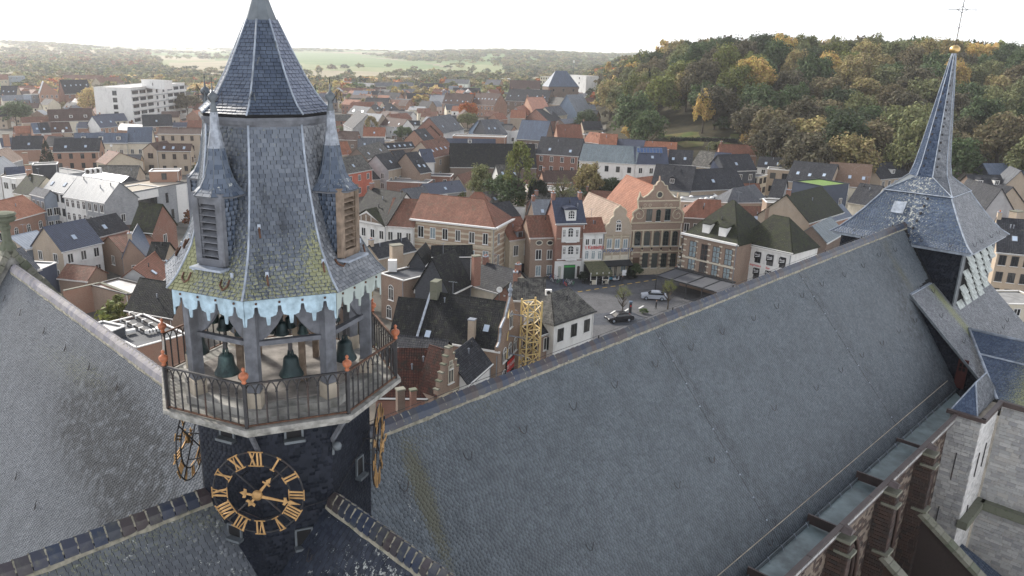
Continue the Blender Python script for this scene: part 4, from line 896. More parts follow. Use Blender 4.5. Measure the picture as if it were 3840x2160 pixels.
# ---- clocks
def clock(k, label):
    n = cd_(k); x = nrm(np.cross(Z, n)); c = V(OX, OY, 29.6) + n * 2.98; x = x * 1.12; y = Z * 1.12
    o = thing('clock', c, label, 'clock', 'open skeleton clocks on the bell tower')
    T = lambda px_, py_, e=0: c + x * px_ + y * py_ + n * e
    for r_, nm in ((1.14, 'outer_ring'), (.80, 'inner_ring')):
        mb = MB(); mb.tube([T(r_ * math.sin(a), r_ * math.cos(a)) for a in np.linspace(0, 2 * math.pi, 49)], .026, 6, cap=False); mk(nm, mb, M['iron'], o)
    for a in (45, 135, 225, 315):
        mb = MB(); mb.tube([T(0, 0, -.02), T(1.13 * math.sin(R(a)), 1.13 * math.cos(R(a)), -.02)], .025, 5); mk('spoke', mb, M['iron'], o)
    for a in (45, 135, 225, 315): mb = MB(); mb.tube([T(.6 * math.sin(R(a)), .6 * math.cos(R(a)), -.02), T(.5 * math.sin(R(a)), .5 * math.cos(R(a)), -.62)], .02, 5); mk('stay', mb, M['iron'], o)
    NU = ['XII', 'I', 'II', 'III', 'IIII', 'V', 'VI', 'VII', 'VIII', 'IX', 'X', 'XI']
    for i, s in enumerate(NU):
        a = R(30 * i); rad = x * math.sin(a) + y * math.cos(a); tg = x * math.cos(a) - y * math.sin(a); wd = {'I': .085, 'V': .15, 'X': .17}; tot = sum(wd[ch] for ch in s); u = -tot / 2; mb = MB()
        r0_, r1_ = .78, 1.16; b0 = c + n * .04
        for ch in s:
            w_ = wd[ch]; m_ = u + w_ / 2
            def st_(ua, ub, tw): mb.bar(b0 + tg * ua + rad * r0_, b0 + tg * ub + rad * r1_, .02, tw, up=tg) if 0 else mb.obox((b0 + tg * ua + rad * r0_ + b0 + tg * ub + rad * r1_) / 2, (tg * (ub - ua) + rad * (r1_ - r0_)) / 2, tg * tw / 2, n * .012)
            if ch == 'I': st_(m_, m_, .045)
            elif ch == 'V': st_(m_, m_ - .06, .05); st_(m_, m_ + .06, .025)
            else: st_(m_ + .06, m_ - .06, .05); st_(m_ - .06, m_ + .06, .025)
            u += w_
        for rr_ in (r0_, r1_): mb.obox(b0 + rad * rr_, tg * (tot / 2 + .02), rad * .012, n * .012)
        mk('numeral', mb, M['gold'], o)
    def hand(ang, L, tail, wdt, nm, e):
        a = R(ang); d = x * math.sin(a) + y * math.cos(a); s = x * math.cos(a) - y * math.sin(a); b0 = c + n * e; mb = MB()
        def pl(pts): mb.prism([b0 + d * p_ + s * q_ for p_, q_ in pts], n * .025)
        pl([(0, -wdt), (L * .72, -wdt * .45), (L * .72, wdt * .45), (0, wdt)])
        pl([(L * .70, 0), (L * .76, -wdt * 1.5), (L * .82, -wdt * .9), (L, 0), (L * .82, wdt * .9), (L * .76, wdt * 1.5)])
        for sg in (-1, 1): pl([(L * .62, sg * wdt * .3), (L * .6, sg * wdt * 2.2), (L * .66, sg * wdt * 2.6), (L * .68, sg * wdt * 1.2), (L * .71, sg * wdt * .3)])
        pl([(0, wdt * .8), (-tail * .7, wdt * .6), (-tail * .7, -wdt * .6), (0, -wdt * .8)])
        for sg in (-1, 1): pl([(-tail * .6, 0), (-tail * .62, sg * wdt * 2.6), (-tail * .8, sg * wdt * 3), (-tail * .78, sg * wdt * 1.2), (-tail, 0)])
        mb.lathe(b0, [(.13, -.0), (.13, .03), (.05, .05)], 16, ax=(x, y, n)); mk(nm, mb, M['gold'], o)
    hand(37, .62, .42, .045, 'hour_hand', .08); hand(101, 1.10, .44, .045, 'minute_hand', .13)
clock(3, 'gilded skeleton clock facing the viewer on the tower'); clock(5, 'skeleton clock seen edge-on at the left side of the tower'); clock(1, 'skeleton clock seen edge-on at the right side of the tower')
# lamp and cable on the shaft
mb = MB(); n = cd_(2.0); mb.lathe(OC(2, 2.95, 30.55), [(.03, 0), (.12, .02), (.14, .12), (.1, .2), (.03, .24)], 12); mb.bar(OC(2, 2.75, 30.3), OC(2, 2.8, 30.9), .06); mk('floodlight', mb, M['lead_dark'], bt)
mb = MB(); mb.tube([OC(4, 2.75, 28.9), OC(3.5, 2.6, 28.75), OC(3, 2.76, 28.6), OC(2.5, 2.6, 28.75), OC(2, 2.76, 28.9), OC(1.5, 2.6, 29.6), OC(1, 2.76, 30.2)], .012, 4); mk('cable', mb, M['iron'], bt)

# ================================================================== TERRAIN
def sm(x, a, b): t = min(1, max(0, (x - a) / (b - a))); return t * t * (3 - 2 * t)
def vsm(x, a, b): t = np.clip((x - a) / (b - a), 0, 1); return t * t * (3 - 2 * t)
def ter(x, y):
    x = np.asarray(x, float); y = np.asarray(y, float); d = np.hypot(x, y); az = np.degrees(np.arctan2(x, y))
    z = 30 * vsm(y - .12 * x, 225, 430) * vsm(x - .13 * y, 14, 88) * (1 - vsm(d, 900, 1700)) + 0 * x
    z += 4 * vsm(d, 600, 1500) * (1 - vsm(az, 2, 12)) * 0
    hill = 34 + 9 * np.sin(az * .13 + 1) + 5 * np.sin(az * .41) + 26 * np.exp(-((az - 33) / 6) ** 2) + 16 * np.exp(-((az + 30) / 9) ** 2)
    z += (hill + 4 * np.sin(d * .0021 + az * .2)) * vsm(d, 900, 4200) + 10 * vsm(d, 4200, 8000)
    z += 3 * np.sin(x * .004 + 1) * np.sin(y * .003) * vsm(d, 800, 1500)
    return z - vsm(d, 9000, 24000) * 60
def m_ground(name, a, b, sc=.05, c3=None):
    m, t, bs, Nn, L = newmat(name); p = geopos(t); c = mixc(t, a, b, ramp(t, noise(t, sc, 6, p), .35, .65)); c = mixc(t, c, [x * .6 for x in a], ramp(t, noise(t, sc * 9, 4, p), .5, .8, 0, .5))
    L.new(c, bs.inputs['Base Color']); bs.inputs['Roughness'].default_value = .95; bs.inputs['Specular IOR Level'].default_value = .1; return m
GM = [m_ground('town_ground', (.10, .095, .085), (.16, .15, .13), .3), m_ground('green_field', (.10, .16, .06), (.15, .20, .085), .01), m_ground('stubble_field', (.25, .215, .14), (.32, .28, .19), .01),
      m_ground('brown_field', (.20, .16, .115), (.27, .22, .16), .02), m_ground('woodland_floor', (.035, .035, .022), (.06, .05, .03), .3), m_ground('meadow', (.17, .20, .09), (.24, .25, .13), .03)]
def inpoly(x, y, P):
    r = np.zeros(x.shape, bool); n = len(P)
    for i in range(n):
        x1, y1 = P[i]; x2, y2 = P[(i + 1) % n]
        c = ((y1 > y) != (y2 > y)); r ^= c & (x < (x2 - x1) * (y - y1) / ((y2 - y1) if y2 != y1 else 1e-9) + x1)
    return r
def hitt(u, v):     # pixel -> terrain point
    d = ray(u, v); t = 50.0; step = 10.0; last = t
    while t < 20000:
        p = CAM + d * t
        if p[2] < ter(p[0], p[1]): break
        last = t; t += max(4, t * .01)
    for _ in range(20):
        m_ = (last + t) / 2; p = CAM + d * m_
        if p[2] < ter(p[0], p[1]): t = m_
        else: last = m_
    return CAM + d * t
az_ = np.radians(np.linspace(-62, 58, 241)); rr_ = np.concatenate([[1, 20], np.geomspace(40, 24000, 260)])
AA, RR = np.meshgrid(az_, rr_); TX = RR * np.sin(AA); TY = RR * np.cos(AA); TZ = ter(TX, TY)
nr, na = TX.shape
me = bpy.data.meshes.new('ground'); vv = np.stack([TX, TY, TZ], -1).reshape(-1, 3)
I, J = np.meshgrid(np.arange(nr - 1), np.arange(na - 1), indexing='ij'); a = (I * na + J).ravel(); F4 = np.stack([a, a + 1, a + na + 1, a + na], 1)[:, ::-1]
me.from_pydata(vv.tolist(), [], F4.tolist())
cx, cy = vv[F4].mean(1)[:, 0], vv[F4].mean(1)[:, 1]; dd = np.hypot(cx, cy)
rg_ = np.random.default_rng(5); K = 420; vx = rg_.uniform(-9000, 9000, K); vy = rg_.uniform(650, 14000, K); sc_ = np.clip(vy / 3000, .5, 3); kind = rg_.choice([1, 1, 2, 2, 3, 5, 5, 5], K)
best = np.full(len(cx), 1e18); mi = np.zeros(len(cx), int)
for i in range(K):
    d_ = ((cx - vx[i]) * .8) ** 2 + ((cy - vy[i]) * 1.6) ** 2; s_ = d_ < best; best[s_] = d_[s_]; mi[s_] = kind[i]
mi[dd < 760] = 0
def pixpoly(P, idx):
    Q = [hitt(*p)[:2] for p in P]; mi[inpoly(cx, cy, Q)] = idx
pixpoly([(1080, 196), (1330, 200), (1700, 256), (1600, 258), (1300, 250), (1090, 236)], 1)
pixpoly([(1300, 205), (1500, 222), (1720, 262), (1640, 240)], 3)
pixpoly([(640, 236), (880, 226), (880, 256), (640, 256)], 2)
pixpoly([(0, 160), (170, 158), (280, 176), (100, 182), (0, 184)], 2)
mi[(ter(cx, cy) > 2.5) & (dd < 900)] = 4
for m in GM: me.materials.append(m)
me.polygons.foreach_set('material_index', mi.astype(np.int32)); me.polygons.foreach_set('use_smooth', [True] * len(mi)); me.update()
link('ground', me, kind='structure')

# ================================================================== TOWN MATERIALS
def S(h): return srgb(h)
WL = {'red': m_wall('red_brick', (.19, .085, .06), (.26, .125, .092), (.36, .30, .25)), 'orange': m_wall('orange_brick', (.28, .145, .095), (.35, .19, .13), (.42, .36, .3)),
      'tan': m_wall('tan_brick', (.36, .28, .20), (.45, .36, .27), (.45, .42, .37)), 'brown': m_wall('brown_brick', (.14, .10, .08), (.20, .145, .115), (.3, .27, .23)),
      'white': m_plain('white_render', (.74, .73, .70), .85, .06, 1.2, grime=(.42, .41, .38)), 'cream': m_plain('cream_render', (.66, .60, .48), .85, .08, 1.2, grime=(.36, .32, .25)),
      'grey': m_plain('grey_render', (.38, .385, .385), .85, .12, .8, grime=(.18, .18, .18)), 'dslate': m_wall('dark_slate_cladding', (.055, .058, .068), (.08, .085, .095), (.03, .03, .03), bw=.3, bh=.2),
      'bslate': m_wall('blue_slate_cladding', (.12, .165, .23), (.16, .21, .28), (.08, .1, .13), bw=.3, bh=.25), 'navy': m_plain('navy_cladding', (.05, .065, .10), .6, .15, 1),
      'lgrey': m_wall('grey_stone_brick', (.26, .27, .28), (.36, .37, .38), (.2, .2, .2), bw=.5, bh=.12), 'paint': m_plain('old_orange_paint', (.47, .135, .085), .8, .15, 1, grime=(.25, .09, .06)),
      'band': m_wall('striped_brick', (.30, .20, .135), (.40, .28, .20), (.5, .43, .33), bands=((.60, .52, .40), 1.05, .62)),
      'hotel': m_wall('brown_brick_hotel', (.22, .15, .11), (.29, .205, .155), (.4, .34, .28)), 'beigest': m_wall('beige_stone', (.50, .43, .32), (.60, .52, .40), (.6, .55, .45), bw=.5, bh=.3), 'bgrey': m_plain('blue_grey_render', (.25, .29, .34), .8, .1, 1)}
RF = {'dark': m_tile('dark_tile', (.026, .028, .034), (.055, .057, .066), (.10, .10, .085), .15), 'black': m_tile('mossy_black_tile', (.010, .011, .013), (.022, .023, .026), (.035, .038, .026), .35), 'moss': m_tile('moss_covered_tile', (.014, .015, .013), (.03, .03, .026), (.03, .036, .014), .6),
      'oldred': m_tile('dark_red_old_tile', (.075, .028, .02), (.12, .048, .035), (.03, .025, .02), .5), 'blue': m_tile('blue_slate_roof', (.075, .105, .16), (.12, .155, .215), None, 0, .3, .2, .5, False, .5), 'navy': m_tile('glazed_navy_tile', (.022, .032, .065), (.04, .055, .10), None, 0, .28, .34, .3, True, .6),
      'orange': m_tile('orange_tile', (.27, .105, .06), (.36, .16, .095), (.14, .08, .05), .1), 'brown': m_tile('brown_red_tile', (.16, .075, .05), (.25, .12, .085), (.10, .08, .055), .3), 'dbrown': m_tile('dark_brown_tile', (.075, .045, .038), (.115, .07, .058), (.08, .075, .06), .15),
      'rust': m_tile('red_brown_tile', (.20, .085, .055), (.27, .12, .08), (.13, .09, .06), .25), 'grey': m_tile('grey_tile', (.10, .106, .118), (.155, .162, .175), (.17, .17, .14), .1), 'lgrey': m_tile('light_grey_slate', (.17, .19, .215), (.23, .25, .275), None, 0, .3, .22, .45, False, .5),
      'mott': m_tile('lichen_grey_tile', (.05, .047, .045), (.10, .095, .09), (.15, .145, .125), .5), 'pink': m_tile('pinkish_old_tile', (.35, .25, .19), (.44, .33, .26), (.25, .22, .16), .2), 'scale': m_tile('scale_slate', (.10, .135, .155), (.16, .20, .22), (.15, .16, .13), .15, .35, .3, .5, False, .5),
      'zinc': m_tile('zinc_seams', (.27, .31, .36), (.33, .37, .42), None, 0, .55, 9, .35, False, .5), 'thatch': m_plain('thatch', (.16, .105, .075), .95, .3, 6, bmp=.5, grime=(.25, .2, .17)),
      'fdark': m_plain('bitumen_roof', (.06, .065, .075), .7, .3, .6, grime=(.17, .16, .15)), 'ftan': m_plain('gravel_roof', (.40, .355, .29), .95, .12, 3), 'fgrey': m_plain('grey_flat_roof', (.24, .24, .235), .85, .2, .8, grime=(.1, .1, .1)), 'fpale': m_plain('pale_flat_roof', (.52, .50, .48), .7, .12, .6, grime=(.25, .24, .24)), 'green': m_plain('sedum_roof', (.13, .21, .05), .95, .3, 3)}
TR = {'white': m_plain('white_trim', (.74, .73, .70), .5, .05, 2), 'grey': m_plain('grey_trim', (.22, .24, .27), .5, .1, 2), 'dark': m_plain('dark_trim', (.03, .032, .035), .5, .1, 2), 'cream': m_plain('cream_trim', (.62, .57, .46), .6, .1, 2), 'brown': m_plain('brown_trim', (.08, .05, .04), .5, .1, 2), 'green': m_plain('dark_green_trim', (.03, .055, .045), .5, .2, 2)}
GL = m_glass(); GLB = m_plain('skylight_glass', (.42, .50, .60), .12, .15, .3, spec=.8); CURT = m_plain('curtained_glass', (.24, .30, .32), .3, .3, 3)
CH = WL

_wc = {}
def win_mesh(w, h, fr='white', arch=False, nx=2, ny=1, t=.1, joined=False):
    key = (round(w, 1), round(h, 1), fr, arch, nx, ny, joined)
    if key in _wc: return _wc[key]
    w, h = key[0], key[1]; mb = MB(); X, N_, Z_ = V(1, 0, 0), V(0, -1, 0), Z      # outward is local -Y
    hs = h - (w / 2 if arch else 0)
    def bx(x0, z0, x1, z1, y=.05): mb.obox(V((x0 + x1) / 2, -y / 2, (z0 + z1) / 2), V((x1 - x0) / 2, 0, 0), V(0, y / 2, 0), V(0, 0, (z1 - z0) / 2))
    bx(-w / 2, 0, -w / 2 + t, hs); bx(w / 2 - t, 0, w / 2, hs); bx(-w / 2 + t, 0, w / 2 - t, t)
    if arch:
        A_ = np.linspace(0, math.pi, 9); pts = [V(w / 2 * math.cos(a), -.025, hs + w / 2 * math.sin(a)) for a in A_]; mb.tube(pts, t * .55, 4)
    else: bx(-w / 2 + t, hs - t, w / 2 - t, hs)
    for i in range(1, nx): x = -w / 2 + w * i / nx; bx(x - t * .4, t, x + t * .4, h - t if not arch else hs + w * .42)
    for i in range(1, ny + 1 if arch else ny): z_ = hs * i / ny if arch else h * i / ny; bx(-w / 2 + t, z_ - t * .4, w / 2 - t, z_ + t * .4, .045)
    pm = MB(); P = [V(-w / 2 + .02, -.012, .02), V(w / 2 - .02, -.012, .02)]
    if arch: P += [V((w / 2 - .02) * math.cos(a), -.012, hs + (w / 2 - .02) * math.sin(a)) for a in np.linspace(0, math.pi, 9)]
    else: P += [V(w / 2 - .02, -.012, h - .02), V(-w / 2 + .02, -.012, h - .02)]
    pm.poly(*P)
    def toM(b, mats, nm):
        me = bpy.data.meshes.new(nm); me.from_pydata(b.v, [], b.f); [me.materials.append(m) for m in mats]; me.polygons.foreach_set('material_index', b.m); return me
    if joined:
        for v_, f_ in ((pm.v, pm.f),): mb.add(v_, f_, 1)
        r = (toM(mb, [TR[fr], GL], 'window'), None)
    else: r = (toM(mb, [TR[fr]], 'window'), toM(pm, [GL], 'pane'))
    _wc[key] = r; return r
_sill = {}
class Face:
    """a wall plane: origin, unit x, outward normal"""
    def __init__(s, o, x, parent): s.o = np.asarray(o, float); s.x = nrm(x); s.n = nrm(np.cross(s.x, Z)); s.p = parent; s.base = np.array(wloc(parent)); s.th = math.atan2(s.x[1], s.x[0]); s.far = np.linalg.norm(s.o - CAM) > 200
    def at(s, x, z, out=.02): return s.o + s.x * x + Z * (z - s.o[2]) + s.n * out
    def win(s, x, z, w, h, fr='white', arch=False, nx=2, ny=1, sill='white', pane=None, par=None):
        a, b = win_mesh(w, h, fr, arch, nx, ny, joined=s.far)
        o = link('window', a, par or s.p, tuple(s.at(x, z) - s.base)); o.rotation_euler = (0, 0, s.th)
        if b:
            c = link('pane', b, o, (0, 0, 0))
            if pane:
                m2 = _wc.setdefault(('p', id(b), pane.name), None)
                if m2 is None: m2 = b.copy(); m2.materials[0] = pane; _wc[('p', id(b), pane.name)] = m2
                c.data = m2
        if sill and not s.far:
            k = (round(w, 1), sill)
            if k not in _sill: mb = MB(); mb.obox(V(0, -.06, -.05), V(w / 2 + .08, 0, 0), V(0, .09, 0), V(0, 0, .045)); me = bpy.data.meshes.new('sill'); me.from_pydata(mb.v, [], mb.f); me.materials.append(TR[sill]); _sill[k] = me
            link('sill', _sill[k], o, (0, 0, 0))
        return o
    def loc(s, zone, p): u, v = zp(zone, p); q = onplane(u, v, s.o, s.n); return (q - s.o) @ s.x, q[2]
    def wpx(s, zone, x0, y0, x1, y1, **k):      # window given by its corners in a zoomed view of the photo
        a = s.loc(zone, (x0, y1)); b = s.loc(zone, (x1, y0)); w = abs(b[0] - a[0]); h = abs(b[1] - a[1]); return s.win((a[0] + b[0]) / 2, min(a[1], b[1]), max(.3, w), max(.3, h), **k)
    def box(s, name, mat, x0, x1, z0, z1, out=.1, back=.0, par=None):
        mb = MB(); mb.obox(s.at((x0 + x1) / 2, (z0 + z1) / 2, (out - back) / 2), s.x * abs(x1 - x0) / 2, s.n * (out + back) / 2, Z * abs(z1 - z0) / 2); return mk(name, mb, mat, par or s.p)

OCC = set()
def occupy(P, m=.5):
    xs = [p[0] for p in P]; ys = [p[1] for p in P]
    gx, gy = np.meshgrid(np.arange(math.floor(min(xs)) , max(xs) + 1), np.arange(math.floor(min(ys)), max(ys) + 1)); k = inpoly(gx, gy, [(p[0], p[1]) for p in P])
    OCC.update(zip(gx[k].astype(int).tolist(), gy[k].astype(int).tolist()))
def isfree(P):
    xs = [p[0] for p in P]; ys = [p[1] for p in P]
    gx, gy = np.meshgrid(np.arange(math.floor(min(xs)), max(xs) + 1), np.arange(math.floor(min(ys)), max(ys) + 1)); k = inpoly(gx, gy, [(p[0], p[1]) for p in P])
    return not any((x, y) in OCC for x, y in zip(gx[k].astype(int).tolist(), gy[k].astype(int).tolist()))
HS = []
def house(label, zone, L, Rr, ridge=None, kind='e', ze=6.0, pitch=42, wall='red', roof='dark', depth=9.0, win=None, sky=0, chim=0, dorm=0, trim='white', cat='house', group=None, foot=None, back=None, fr='white', hipl=False, hipr=False, name='house', gwin=0, side=None, world=None, base=None, arch=False, nowin=False, depthmax=16, top=None, wh=1.75, ww=1.2, skyrow=.4, cw='red', ov=.25):
    rnd = random.Random(label); 
    if world: P1, P2 = V(*world[0], ze), V(*world[1], ze)
    else:
        l, r = zp(zone, L), zp(zone, Rr)
        if foot: f_ = atz(*zp(zone, foot), 0); d = ray(*l); ze = HC + d[2] * (f_[1] / d[1])
        P1, P2 = atz(*l, ze), atz(*r, ze)
    X = nrm(V(P2[0] - P1[0], P2[1] - P1[1], 0)); Wd = np.linalg.norm((P2 - P1)[:2]); Y = V(-X[1], X[0], 0)
    if Y @ ((P1 + P2) / 2 - CAM) < 0: Y = -Y
    tp = math.tan(R(pitch)); half = depth / 2; zr = ze
    if kind in ('e', 'h', 'm'):
        if ridge is not None:
            nn = nrm(Z - Y * tp); q = onplane(*zp(zone, ridge), P1, nn); half = float((q - P1) @ Y)
            if not (1.2 < half < depthmax): half = min(max(half, 2.5), depthmax) if half > 0 else 4.0
        depth = 2 * half; zr = ze + half * tp
    elif kind == 'g':
        q = onplane(*zp(zone, ridge), P1, -Y) if ridge is not None else (P1 + P2) / 2 + Z * Wd / 2 * tp
        ax_ = min(max(float((q - P1) @ X), Wd * .15), Wd * .85) if ridge is not None else Wd / 2; zr = min(q[2], ze + Wd * 1.2) if ridge is not None else q[2]
        if zr < ze + .8: zr = ze + Wd / 2 * tp
        if back: qb = atz(*zp(zone, back), zr); depth = min(22, max(3, float((qb - P1) @ Y)))
    elif kind == 'f' and back: qb = atz(*zp(zone, back), ze); depth = min(30, max(2, abs(float((qb - P1) @ Y))))
    b0 = float(ter(*((P1 + P2) / 2 + Y * depth / 2)[:2])) if base is None else base
    c0, c1 = P1.copy(), P2.copy(); c0[2] = c1[2] = b0; c3, c2 = c0 + Y * depth, c1 + Y * depth
    occupy([c0, c1, c2, c3])
    T = thing(name, c0, label, cat, group); far = np.linalg.norm(P1 - CAM) > 330
    wm, rm = WL[wall], RF[roof]; hgt = Z * (ze - b0)
    mb = MB(); bq = [c0, c1, c2, c3]; tq = [c + hgt for c in bq]
    for i in range(4): mb.poly(bq[i], bq[(i + 1) % 4], tq[(i + 1) % 4], tq[i], m=1 if (side and i in (1, 3)) else 0)
    rb = MB(); t1 = .14
    def slab(a, b, c, d): n = nrm(np.cross(b - a, d - a)); n = n if n[2] > 0 else -n; P = [a, b, c, d]; rb.add([p for p in P] + [p + n * t1 for p in P], [(3, 2, 1, 0), (4, 5, 6, 7), (0, 1, 5, 4), (1, 2, 6, 5), (2, 3, 7, 6), (3, 0, 4, 7)])
    def tris(a, b, c): n = nrm(np.cross(b - a, c - a)); n = n if n[2] > 0 else -n; P = [a, b, c]; rb.add(P + [p + n * t1 for p in P], [(2, 1, 0), (3, 4, 5), (0, 1, 4, 3), (1, 2, 5, 4), (2, 0, 3, 5)])
    ridgeL = None
    if kind in ('e', 'h'):
        hl = hipl or kind == 'h'; hr = hipr or kind == 'h'; hi = min(half * .85, Wd / 2)
        rl_, rr2 = P1 + Y * half + Z * (zr - ze) + X * (hi if hl else -ov), P2 + Y * half + Z * (zr - ze) - X * (hi if hr else -ov)
        e0, e1, e2, e3 = P1 - X * ov - Y * ov - Z * ov * tp, P2 + X * ov - Y * ov - Z * ov * tp, P2 + X * ov + Y * (depth + ov) - Z * ov * tp, P1 - X * ov + Y * (depth + ov) - Z * ov * tp
        if hl: mb.poly(tq[3], tq[0], rl_ - X * 0)
        slab(e0, e1, rr2, rl_); slab(e2, e3, rl_, rr2)
        if hl: tris(e3, e0, rl_)
        else: mb.poly(tq[3], tq[0], P1 + Y * half + Z * (zr - ze), m=1 if side else 0)
        if hr: tris(e1, e2, rr2)
        else: mb.poly(tq[1], tq[2], P2 + Y * half + Z * (zr - ze), m=1 if side else 0)
        ridgeL = (rl_, rr2)
    elif kind == 'g':
        aP = P1 + X * ax_ + Z * (zr - ze); bP = aP + Y * depth; mb.poly(tq[0], tq[1], aP); mb.poly(tq[2], tq[3], bP)
        f = .0
        sl_ = (aP - P1); sr_ = (aP - P2)
        slab(P1 - Y * ov - nrm(sl_) * ov, aP - Y * ov, bP + Y * ov, P1 + Y * (depth + ov) - nrm(sl_) * ov); slab(P2 + Y * (depth + ov) - nrm(sr_) * ov, bP + Y * ov, aP - Y * ov, P2 - Y * ov - nrm(sr_) * ov); ridgeL = (aP - Y * ov, bP + Y * ov)
    elif kind == 'f':
        rb.poly(*[p - Z * .25 for p in tq]); tr_ = MB()
        for i in range(4): d_ = nrm(tq[(i + 1) % 4] - tq[i]); tr_.bar(tq[i] - d_ * .1, tq[(i + 1) % 4] + d_ * .1, .28, .14)
        mk('parapet', tr_, TR[trim], T)
    mk('wall', mb, [wm, WL[side] if side else wm], T); ro = mk('roof', rb, rm, T)
    if ridgeL is not None:
        a, b = ridgeL
        if np.linalg.norm(a - b) > .5: m2 = MB(); m2.tube([a + Z * .12, b + Z * .12], .1, 5); mk('ridge_cap', m2, rm, ro)
    if kind in ('e', 'h'):
        m2 = MB(); m2.bar(P1 - X * .3 - Y * .2 - Z * .12, P2 + X * .3 - Y * .2 - Z * .12, .22, .22); mk('gutter', m2, TR[trim], T)
    # downpipe, flues and aerial
    if not far:
        m2 = MB(); q = P2 - Y * .08 - X * .15; m2.tube([q - Z * .2, V(q[0], q[1], b0 + .2)], .06, 5); mk('downpipe', m2, TR['grey' if rnd.random() < .6 else 'white'], T)
        if kind in ('e', 'h') and half > 2:
            for _ in range(rnd.randrange(3)):
                m2 = MB(); q = P1 + X * Wd * rnd.uniform(.15, .85) + (Y + Z * tp) * half * rnd.uniform(.45, .85); m2.tube([q, q + Z * .75], .09, 6); m2.lathe(q + Z * .72, [(.14, 0), (.14, .08), (.05, .14)], 8); mk('roof_flue', m2, TR['dark' if rnd.random() < .5 else 'grey'], T)
            if rnd.random() < .35:
                m2 = MB(); q = P1 + X * Wd * rnd.uniform(.2, .8) + Y * half + Z * (zr - ze); m2.tube([q, q + Z * 1.9], .03, 4); m2.bar(q + Z * 1.8 - X * .6, q + Z * 1.8 + X * .6, .03); [m2.bar(q + Z * 1.8 + X * u_ - Y * .25, q + Z * 1.8 + X * u_ + Y * .25, .02) for u_ in (-.5, -.2, .1, .4)]; mk('aerial', m2, TR['grey'], T)
        if not nowin and not gwin: gwin = rnd.randrange(1, 3)
    # windows on the front
    F_ = Face(c0, X, T)
    if F_.n @ Y > 0: F_.n = -F_.n
    if win is None and not nowin: win = (max(1, int((ze - b0) / 3.1)), max(1, int(Wd / 2.7)))
    if win and not nowin:
        rows, cols = win; fh = (ze - b0) / rows if rows else 0
        for r_ in range(rows):
            for c_ in range(cols):
                x = Wd * (c_ + .5) / cols; h = min(wh, fh * .6); z_ = b0 + (r_ + .5) * fh - h * .5 + .1
                F_.win(x, z_, min(ww, Wd / cols * .6), h, fr=fr, arch=arch, sill=None if far else 'white')
    # side windows
    if gwin and kind in ('e', 'h', 'g', 'f'):
        for sgn in (0, 1):
            o = c1 if sgn else c3; G_ = Face(o, Y if sgn else -Y, T)
            if (G_.n @ (CAM - o)) < 0: continue
            for r_ in range(max(1, int((ze - b0) / 3.2))):
                for c_ in range(gwin): G_.win(depth * (c_ + .5) / gwin, b0 + 1.1 + 3 * r_, ww, wh, fr=fr, sill=None)
    # skylights on the front slope
    if kind in ('e', 'h') and sky:
        un = nrm(Y + Z * tp); n = nrm(np.cross(X, un)); n = n if n[2] > 0 else -n; sln = half / math.cos(R(pitch))
        for i in range(sky):
            c = P1 + X * Wd * (i + .5 + rnd.uniform(-.12, .12)) / sky + un * sln * (skyrow + rnd.uniform(-.04, .04)) + n * .2; m2 = MB(); m2.obox(c, X * .42, un * .55, n * .05); s_ = mk('skylight', m2, TR['grey'], T); m2 = MB(); m2.obox(c + n * .055, X * .35, un * .48, n * .005); mk('skylight_pane', m2, GLB, s_)
    if ridgeL is not None and chim:
        a, b = ridgeL; Lr = np.linalg.norm(b - a)
        for i in range(chim):
            t_ = [.06, .94, .5][i] if Lr > 2 else .5; c = a + (b - a) * t_; cb = MB(); cb.obox(c + Z * .1, X * .32, Y * .42, Z * 1.0); co = mk('chimney', cb, WL[cw], T); cb = MB(); cb.obox(c + Z * 1.13, X * .38, Y * .48, Z * .06); mk('chimney_cap', cb, TR['grey'], co)
            for dd_ in (-.2, .2):
                cb = MB(); cb.lathe(c + Z * 1.19 + Y * dd_, [(.1, 0), (.08, .3)], 8); mk('chimney_pot', cb, M['terracotta'], co)
    if dorm and kind in ('e', 'h'):
        for i in range(dorm):
            x = Wd * (i + .5) / dorm; dz = ze + .25 * (zr - ze); y0 = .25 * half; dc = P1 + X * x + Y * y0; dw, dh = .75, 1.5; D = MB()
            yb = (dz + dh - ze) / tp
            D.obox(V(*dc[:2], dz + dh / 2 - .2) + Y * (yb - y0) / 2, X * dw, Y * (yb - y0) / 2, Z * (dh / 2 + .2)); do = mk('dormer', D, WL['dslate'] if trim != 'white' else TR['white'], T)
            D = MB(); q = V(*dc[:2], dz + dh) - Y * .2; yb2 = min(half, (dz + dh + .55 - ze) / tp) - y0 + .2
            D.add([q - X * (dw + .15), q + X * (dw + .15), q + Z * .55, q - X * (dw + .15) + Y * yb2, q + X * (dw + .15) + Y * yb2, q + Z * .55 + Y * yb2], [(0, 1, 2), (0, 2, 5, 3), (1, 4, 5, 2), (3, 5, 4)]); mk('dormer_roof', D, rm, do)
            Fd = Face(V(*dc[:2], dz) - X * dw, X, T)
            if Fd.n @ Y > 0: Fd.n = -Fd.n
            Fd.win(dw, dz + .15, 1.1, 1.2, fr='white', sill=None)
    H = dict(T=T, F=F_, P1=P1, P2=P2, X=X, Y=Y, W=Wd, depth=depth, half=half, ze=ze, zr=zr, b0=b0, tp=tp); HS.append(H); return H

